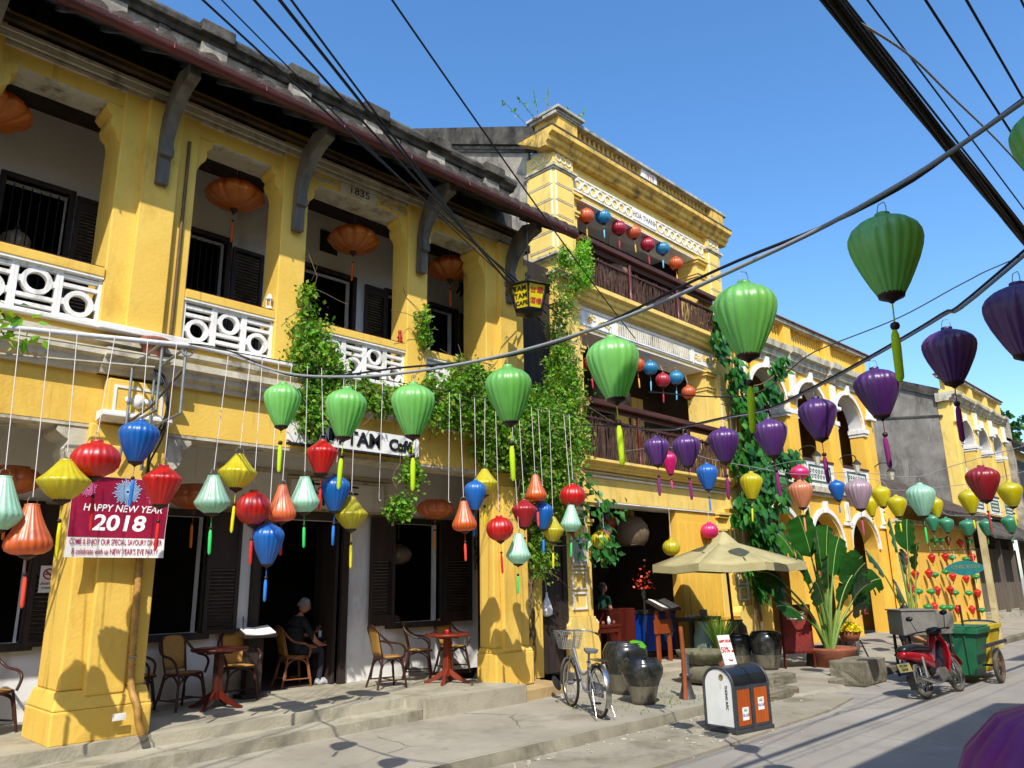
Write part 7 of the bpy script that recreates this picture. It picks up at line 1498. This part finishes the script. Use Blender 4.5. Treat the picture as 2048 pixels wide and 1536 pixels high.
# ================================================================== red motorbike
mb = thing('motorbike', 'red and black scooter style motorbike leaning on its stand at the kerb', 'motorbike', (13.89, 4.5, 0), R(2)); mb.rotation_euler = (R(-12), 0, R(-7))
REDP = mat('red_gloss_plastic', '#a30f1e', '#870b18', 3, .22, .03, coat=.4); BLKP = mat('black_gloss_trim', '#17181b', '#232428', 3, .3, .04); GTY = mat('dusty_tyre', '#5f5a50', '#4b463e', 8, .9, .2); ALU = mat('dull_aluminium', '#9a9a96', '#7c7c78', 8, .4, .1, metal=.7)
for x in (0, 1.2): wheel(mb, x, .285, GTY, ALU, 10, .036, .02, .06)
def loft(secs, nm, m_, par=mb, bev=0):   # sections [(x, z0, z1, halfwidth)] rounded
    m = M(); n = 10; vs = []
    for x, z0, z1, w in secs:
        for k in range(n): a = 2*math.pi*k/n; ca, sa = math.cos(a), math.sin(a); vs.append((x, w*math.copysign(abs(ca)**.7, ca), (z0+z1)/2+(z1-z0)/2*math.copysign(abs(sa)**.7, sa)))
    fs = [(j*n+i, j*n+(i+1) % n, (j+1)*n+(i+1) % n, (j+1)*n+i) for j in range(len(secs)-1) for i in range(n)]+[tuple(range(n-1, -1, -1)), tuple(range((len(secs)-1)*n, len(secs)*n))]
    return m.add(vs, fs, True).build(nm, m_, par, world=False)
loft([(-.38, .74, .78, .05), (-.3, .70, .82, .1), (-.05, .72, .84, .13), (.25, .70, .80, .14), (.45, .66, .76, .11), (.52, .66, .70, .06)], 'seat', BLKP)
loft([(-.36, .62, .74, .08), (-.2, .58, .73, .12), (.1, .52, .70, .13), (.4, .42, .66, .11), (.55, .38, .5, .06)], 'tail_body', REDP); loft([(-.42, .64, .72, .05), (-.38, .62, .74, .09), (-.34, .62, .74, .09)], 'tail_light', mat('red_lens', '#8a1018', None, rough=.15, bump=0))
loft([(.35, .34, .52, .06), (.6, .3, .45, .07), (.85, .38, .6, .07), (1.0, .55, .85, .06)], 'underbone', BLKP)
m = M(); vs = []
for z, w, x in ((.28, .10, .86), (.4, .17, .88), (.58, .2, .93), (.75, .19, .98), (.9, .13, 1.0), (.98, .08, 1.0)):
    for k in range(9): u = -1+2*k/8; vs.append((x-.10*abs(u)**1.5+(.03 if z > .5 else 0), w*u, z))
m.add(vs, [(j*9+i, j*9+i+1, (j+1)*9+i+1, (j+1)*9+i) for j in range(5) for i in range(8)], True); q = m.build('leg_shield', REDP, mb, world=False); q.modifiers.new('t', 'SOLIDIFY').thickness = .02
loft([(.86, .94, 1.02, .07), (.94, .92, 1.06, .12), (1.05, .93, 1.05, .11), (1.1, .95, 1.02, .07)], 'handlebar_cover', BLKP); loft([(1.08, .95, 1.03, .07), (1.13, .96, 1.02, .06)], 'headlamp', MT['pale_glass'])
M().tube(smooth([(.82, -.34, 1.0), (.92, -.2, 1.01), (.95, 0, 1.0), (.92, .2, 1.01), (.82, .34, 1.0)], 4), .012, 7).build('handlebar', BLK, mb, world=False)
for s in (-1, 1):
    M().tube([(.78, s*.36, .995), (.86, s*.29, 1.0)], .018, 7).build('grip', BLK, mb, world=False); M().tube([(.9, s*.24, 1.02), (.9, s*.3, 1.22)], .006, 5).build('mirror_stalk', BLK, mb, world=False); M().lathe([(.001, .015), (.05, .012), (.055, 0), (.001, -.015)], 14).xf(Matrix.Translation((.9, s*.3, 1.25)) @ Matrix.Rotation(R(90), 4, 'Y') @ Matrix.Diagonal((.75, 1.2, 1, 1))).build('mirror', BLKP, mb, world=False)
    M().tube([(1.02, s*.08, .72), (1.2, s*.08, .285)], .02, 7).build('fork_leg', ALU, mb, world=False); M().tube([(-.02, s*.11, .3), (.02, s*.12, .62)], .025, 8).build('rear_shock', ALU, mb, world=False); M().box(-.02, .4, s*.09-.015, s*.09+.015, .26, .31).build('swing_arm', BLKP, mb, world=False)
P = [(1.2+.33*math.cos(R(a)), .285+.33*math.sin(R(a))) for a in range(20, 161, 14)]; m = M(); vs = [(x, y, z) for x, z in P for y in (-.06, -.03, .03, .06)]; m.add(vs, [(i*4+k, i*4+k+1, i*4+k+5, i*4+k+4) for i in range(len(P)-1) for k in range(3)], True).build('front_mudguard', REDP, mb, world=False)
P = [(.34*math.cos(R(a)), .285+.36*math.sin(R(a))) for a in range(60, 201, 14)]; m = M(); vs = [(x, y, z) for x, z in P for y in (-.06, .06)]; m.add(vs, [(i*2, i*2+1, i*2+3, i*2+2) for i in range(len(P)-1)], True).build('rear_mudguard', BLKP, mb, world=False)
M().prism([(.45, .22), (.75, .22), (.8, .34), (.72, .42), (.5, .42), (.42, .32)], 'y', -.11, .11).build('engine', ALU, mb, world=False, bevel=.03); M().tube(smooth([(.6, -.1, .24), (.3, -.13, .2), (-.1, -.14, .28), (-.32, -.15, .33)], 4), [.02]*5+[.035]*7+[.03], 8).build('exhaust', CHROME, mb, world=False)
M().tube([(.55, -.22, .2), (.55, .22, .2)], .01, 6).build('footrest', BLK, mb, world=False); M().tube([(.35, .08, .24), (.32, .27, -.03)], .012, 6).build('side_stand', BLK, mb, world=False)
np_ = M().obox((-.42, 0, .5), (0, .1, 0), (-.02, 0, .065), (.004, 0, .001)).build('number_plate', mat('yellowed_plate', '#c9bd7a', '#b5a968', 5, .5, .05), mb, world=False)
for tx, z in (('92 H4', .53), ('3618', .475)):
    t_ = text(tx, 'plate_number', .055, (0, 0, 0), ((0, -1, 0), (-.3, 0, 1), (-1, 0, -.3)), INKB, None, sx=.9); t_.parent = np_; t_.location = (-.427-.02*(z-.5)/.065, 0, z)
# ================================================================== green push cart, grey vendor box, person behind
ca = thing('green_push_cart', 'green and yellow municipal push cart with spoked wheels', 'cart', (16.5, 4.66, 0), R(2))
GRN = mat('green_cart_paint', '#1f6a44', '#17553a', 3, .5, .1, stain='#3c5a44', samt=.3, sscale=4); YCP = mat('yellow_cart_paint', '#c9ad1c', '#b3981a', 3, .55, .1)
m = M(); frustum(m, (-.36, .36, -.28, .28, .14), (-.42, .42, -.38, .38, .86)); m.build('bin_body', GRN, ca, world=False, bevel=.012)
M().box(-.47, .5, -.43, .43, .86, .96).build('rim', GRN, ca, world=False, bevel=.012); M().box(-.44, .46, -.40, .40, .965, .985).build('lid', GRN, ca, world=False)
for y in (-.2, 0.0, .2): M().obox((-.405, y, .5), (.012, 0, 0), (0, .012, 0), (-.028, 0, .33)).build('rib', GRN, ca, world=False)
M().torus((-.425, .05, .66), .035, .012, 14, 5, 'x').build('emblem', WHT, ca, world=False)
m = M(); frustum(m, (.55, 1.3, -.3, .3, .14), (.52, 1.36, -.4, .4, .9)); m.build('yellow_bin', YCP, ca, world=False, bevel=.012); M().box(.5, 1.4, -.44, .44, .9, .97).build('yellow_rim', YCP, ca, world=False)
M().box(.62, .78, -.40, -.385, .5, .62).build('paper_label', PAPER, ca, world=False)
for s in (-1, 1): wq = wheel(ca, .1, .3, GTY, mat('rusty_spoke', '#6a4a3a', '#4c352a', 8, .8, .2), 10, .045, .02, .07); [setattr(o, 'location', (0, s*.56, 0)) for o in [wq]]
M().tube([(.1, -.58, .3), (.1, .58, .3)], .02, 8).build('axle', BLK, ca, world=False)
for s in (-1, 1): M().box(-.45, 1.4, s*.47-.02, s*.47+.02, .62, .68).build('side_rail', GREYM, ca, world=False)
M().tube(smooth([(1.35, -.35, .7), (1.6, -.33, .95), (1.65, 0, 1.0), (1.6, .33, .95), (1.35, .35, .7)], 4), .018, 7).build('push_handle', GREYM, ca, world=False); M().tube([(.0, -.1, .96), (-.02, -.1, 1.35)], .02, 6).build('broom_handle', WOOD, ca, world=False)
vb = thing('grey_vendor_box', 'grey sheet metal vendor box on a wheeled frame behind the motorbike', 'cart', (15.75, 5.25, 0), R(-45))
GSH = mat('grey_sheet_metal', '#77756f', '#66645e', 3, .6, .1, stain='#4e4b45', samt=.3, sscale=3)
M().box(-.26, .38, -.28, .28, .84, 1.27).build('box', GSH, vb, world=False, bevel=.02); M().box(-.28, .40, -.30, .30, 1.27, 1.295).build('lid', GSH, vb, world=False, bevel=.008); M().box(.385, .70, -.25, .25, .86, 1.25).build('side_box', GSH, vb, world=False, bevel=.015)
for x in (-.2, .6):
    for y in (-.22, .22): M().box(x-.02, x+.02, y-.02, y+.02, .1, .86).build('leg', BLK, vb, world=False); 
    M().torus((x, -.2, .09), .065, .022, 16, 6, 'y').build('castor', BLK, vb, world=False)
M().box(-.24, .64, -.24, .24, .45, .49).build('shelf', BLK, vb, world=False)
# person sitting behind the box: only a trouser leg and shoe come out beside the cart
pr_ = thing('person', 'person in brown trousers seated behind the grey vendor box', 'person', (17.0, 5.6, 0)); px, py = 17.05, 5.75
b_ = [((px, py, .52), .15, None), ((px-.03, py+.02, .7), .14, 0), ((px-.05, py+.02, .88), .15, 1), ((px-.05, py, 1.0), .11, 2), ((px-.06, py-.02, 1.07), .05, 3), ((px-.07, py-.03, 1.12), .048, 4),
      ((px-.2, py-.05, .96), .06, 3), ((px-.24, py-.2, .75), .045, 6), ((px-.14, py-.36, .66), .03, 7), ((px+.12, py+.12, .96), .06, 3), ((px+.15, py-.05, .74), .045, 9), ((px+.06, py-.28, .64), .03, 10),
      ((px-.08, py-.08, .5), .095, 0), ((px-.12, py-.44, .52), .075, 12), ((px-.1, py-.50, .28), .062, 13), ((px-.06, py-.54, .1), .045, 14), ((px-.06, py-.54, .07), .045, 15), ((px+.1, py-.04, .5), .095, 0), ((px+.08, py-.42, .54), .075, 17), ((px+.08, py-.46, .3), .062, 18), ((px+.08, py-.46, .12), .045, 19), ((px+.08, py-.46, .07), .045, 20)]
bo = skinfig('body', L_(pr_, b_), SKIN, pr_); clothe(bo, [(mat('brown_trousers', '#7a5a2c', '#634822', 10, .9, .2), lambda c: c.z < .62), (TSH, lambda c: .62 <= c.z < 1.06 and not (c.y < py-.14 and c.z < .78))]); head(pr_, (px-.08, py-.04, 1.21), R(-20), R(14), DARKH, SKIN, False, .95)
hand(pr_, (px-.14, py-.36, .66), (.4, -1, -.3), (1, 0, .3)); hand(pr_, (px+.06, py-.28, .64), (-.4, -1, -.2), (-1, 0, .3))
for dx, dy in ((-.06, -.58), (.08, -.5)): M().add(*[[(px+dx+x, py+dy+y, z) for z, q in ((.004, 1), (.05, 1.03), (.10, .7)) for x, y in ((-.045*q, .07*q), (-.05*q, -.12*q), (0, -.18*(q if q > .9 else .3)), (.05*q, -.12*q), (.045*q, .07*q))], [(0, 1, 2, 3, 4), (14, 13, 12, 11, 10)]+[(a*5+i, a*5+(i+1) % 5, a*5+5+(i+1) % 5, a*5+5+i) for a in (0, 1) for i in range(5)]]).build('shoe', BLK, pr_, bevel=.012)
bx_ = thing('low_stool', 'low plastic stool under the person behind the vendor box', 'stool', (px, py, 0)); m = M(); frustum(m, (px-.17, px+.17, py-.17, py+.17, .0), (px-.13, px+.13, py-.13, py+.13, .38)); m.build('stool_body', mat('blue_plastic', '#2a4a8a', None, rough=.5, bump=0), bx_, bevel=.01)
# awning post, red couplet banners, wall lamps, green plastic chair
pp_ = M().box(24.15, 24.32, 5.8, 5.95, 0, 3.3).build('awning_post', mat('pale_cream_post', '#c9b98a', '#a8986a', 4, .8, .2), bevel=.01); tag(pp_, 'pale cream post at the kerb beside the green cart', 'post')
for i, (x, z0, z1) in enumerate(((21.85, .75, 2.35), (24.7, .8, 2.3))):
    o = M().box(x-.13, x+.13, 9.4, 9.42, z0, z1).build('red_couplet_banner', mat('red_couplet', '#b01f2c', '#931824', 5, .7, .1)); tag(o, ['red vertical couplet banner on the arcade behind the palm', 'red vertical couplet banner on the arcade beside the lantern shop'][i], 'banner')
for i, x in enumerate((21.8, 24.5, 27.2)):
    y = 9.85-.033*(x-18.5)-.15; w_ = thing('wall_lamp', ['black bracket lamp beside the creeper on the arcaded house', 'black bracket lamp between the white parapets', 'black bracket lamp at the corner over the lantern shop'][i], 'lamp', (x, y, 5.2))
    M().tube(smooth([(x, y+.05, 5.5), (x, y-.15, 5.6), (x, y-.4, 5.55), (x, y-.45, 5.4)], 4), .018, 6).build('arm', BLK, w_); M().lathe([(.05, 5.0), (.12, 5.28), (.14, 5.28), (.03, 5.4), (.001, 5.4)], 6, (x, y-.45, 0), smooth=False).build('lamp_head', mat('frosted_lamp_glass', '#b9b5a2', None, rough=.3, bump=0), w_); M().lathe([(.15, 5.28), (.03, 5.42), (.001, 5.42)], 6, (x, y-.45, 0), smooth=False).build('lamp_cap', BLK, w_)
pc = thing('green_chair', 'pale green plastic chair behind the red notice board', 'chair', (15.9, 8.7, .153)); PG = mat('pale_green_plastic', '#7fa08a', '#6c8c78', 4, .5, .05)
M().box(15.68, 16.12, 8.5, 8.92, .57, .6).build('seat', PG, pc, bevel=.01)
for x in (15.7, 16.08):
    for y in (8.53, 8.9): M().box(x-.02, x+.02, y-.02, y+.02, .153, .57).build('leg', PG, pc)
    M().tube(smooth([(x, 8.9, .58), (x, 8.95, .8), (15.9+(x-15.9)*.7, 8.98, 1.0), (15.9, 8.98, 1.04)], 4), .016, 6).build('back_post', PG, pc)
for i in range(4): M().box(15.76+i*.085, 15.79+i*.085, 8.92, 8.94, .6, 1.0).build('back_slat', PG, pc)

# litter: cigarette ends, scraps and grit round the bin and along the kerb
lt = M(); r_ = random.Random(31)
for i in range(150):
    if i < 70: x, y = 9.2+r_.gauss(0, .5), 5.2+r_.gauss(.15, .25)
    else: x, y = r_.uniform(6, 13), 6.3-abs(r_.gauss(0, .18))
    z = .034 if y > 5.2 else .003; a = r_.uniform(0, 3.14); L = r_.uniform(.01, .035); w = r_.uniform(.004, .012); lt.obox((x, y, z+.006), (L*math.cos(a), L*math.sin(a), 0), (-w*math.sin(a), w*math.cos(a), 0), (0, 0, r_.uniform(.003, .008)))
o = lt.build('street_litter', mat('pale_litter', '#c9c2b0', '#8f8570', 40, .9, .1)); o['kind'] = 'stuff'; o['label'] = 'scraps and cigarette ends scattered round the bin and kerb'; o['category'] = 'litter'
wd = M()
for i in range(260):
    x = r_.choice((10.0, 10.8, 10.4, 9.4, 11.4))+r_.gauss(0, .28); y = r_.choice((7.0, 6.8, 7.6))+r_.gauss(0, .14); leafq(wd, Vector((x, y, .155)), (rv(r_)+Vector((0, 0, .8))).normalized(), rv(r_), r_.uniform(.02, .055), .008)
o = wd.build('pavement_weeds', VLEAF); o['kind'] = 'stuff'; o['label'] = 'tiny weeds growing round the jars and posts'; o['category'] = 'weeds'
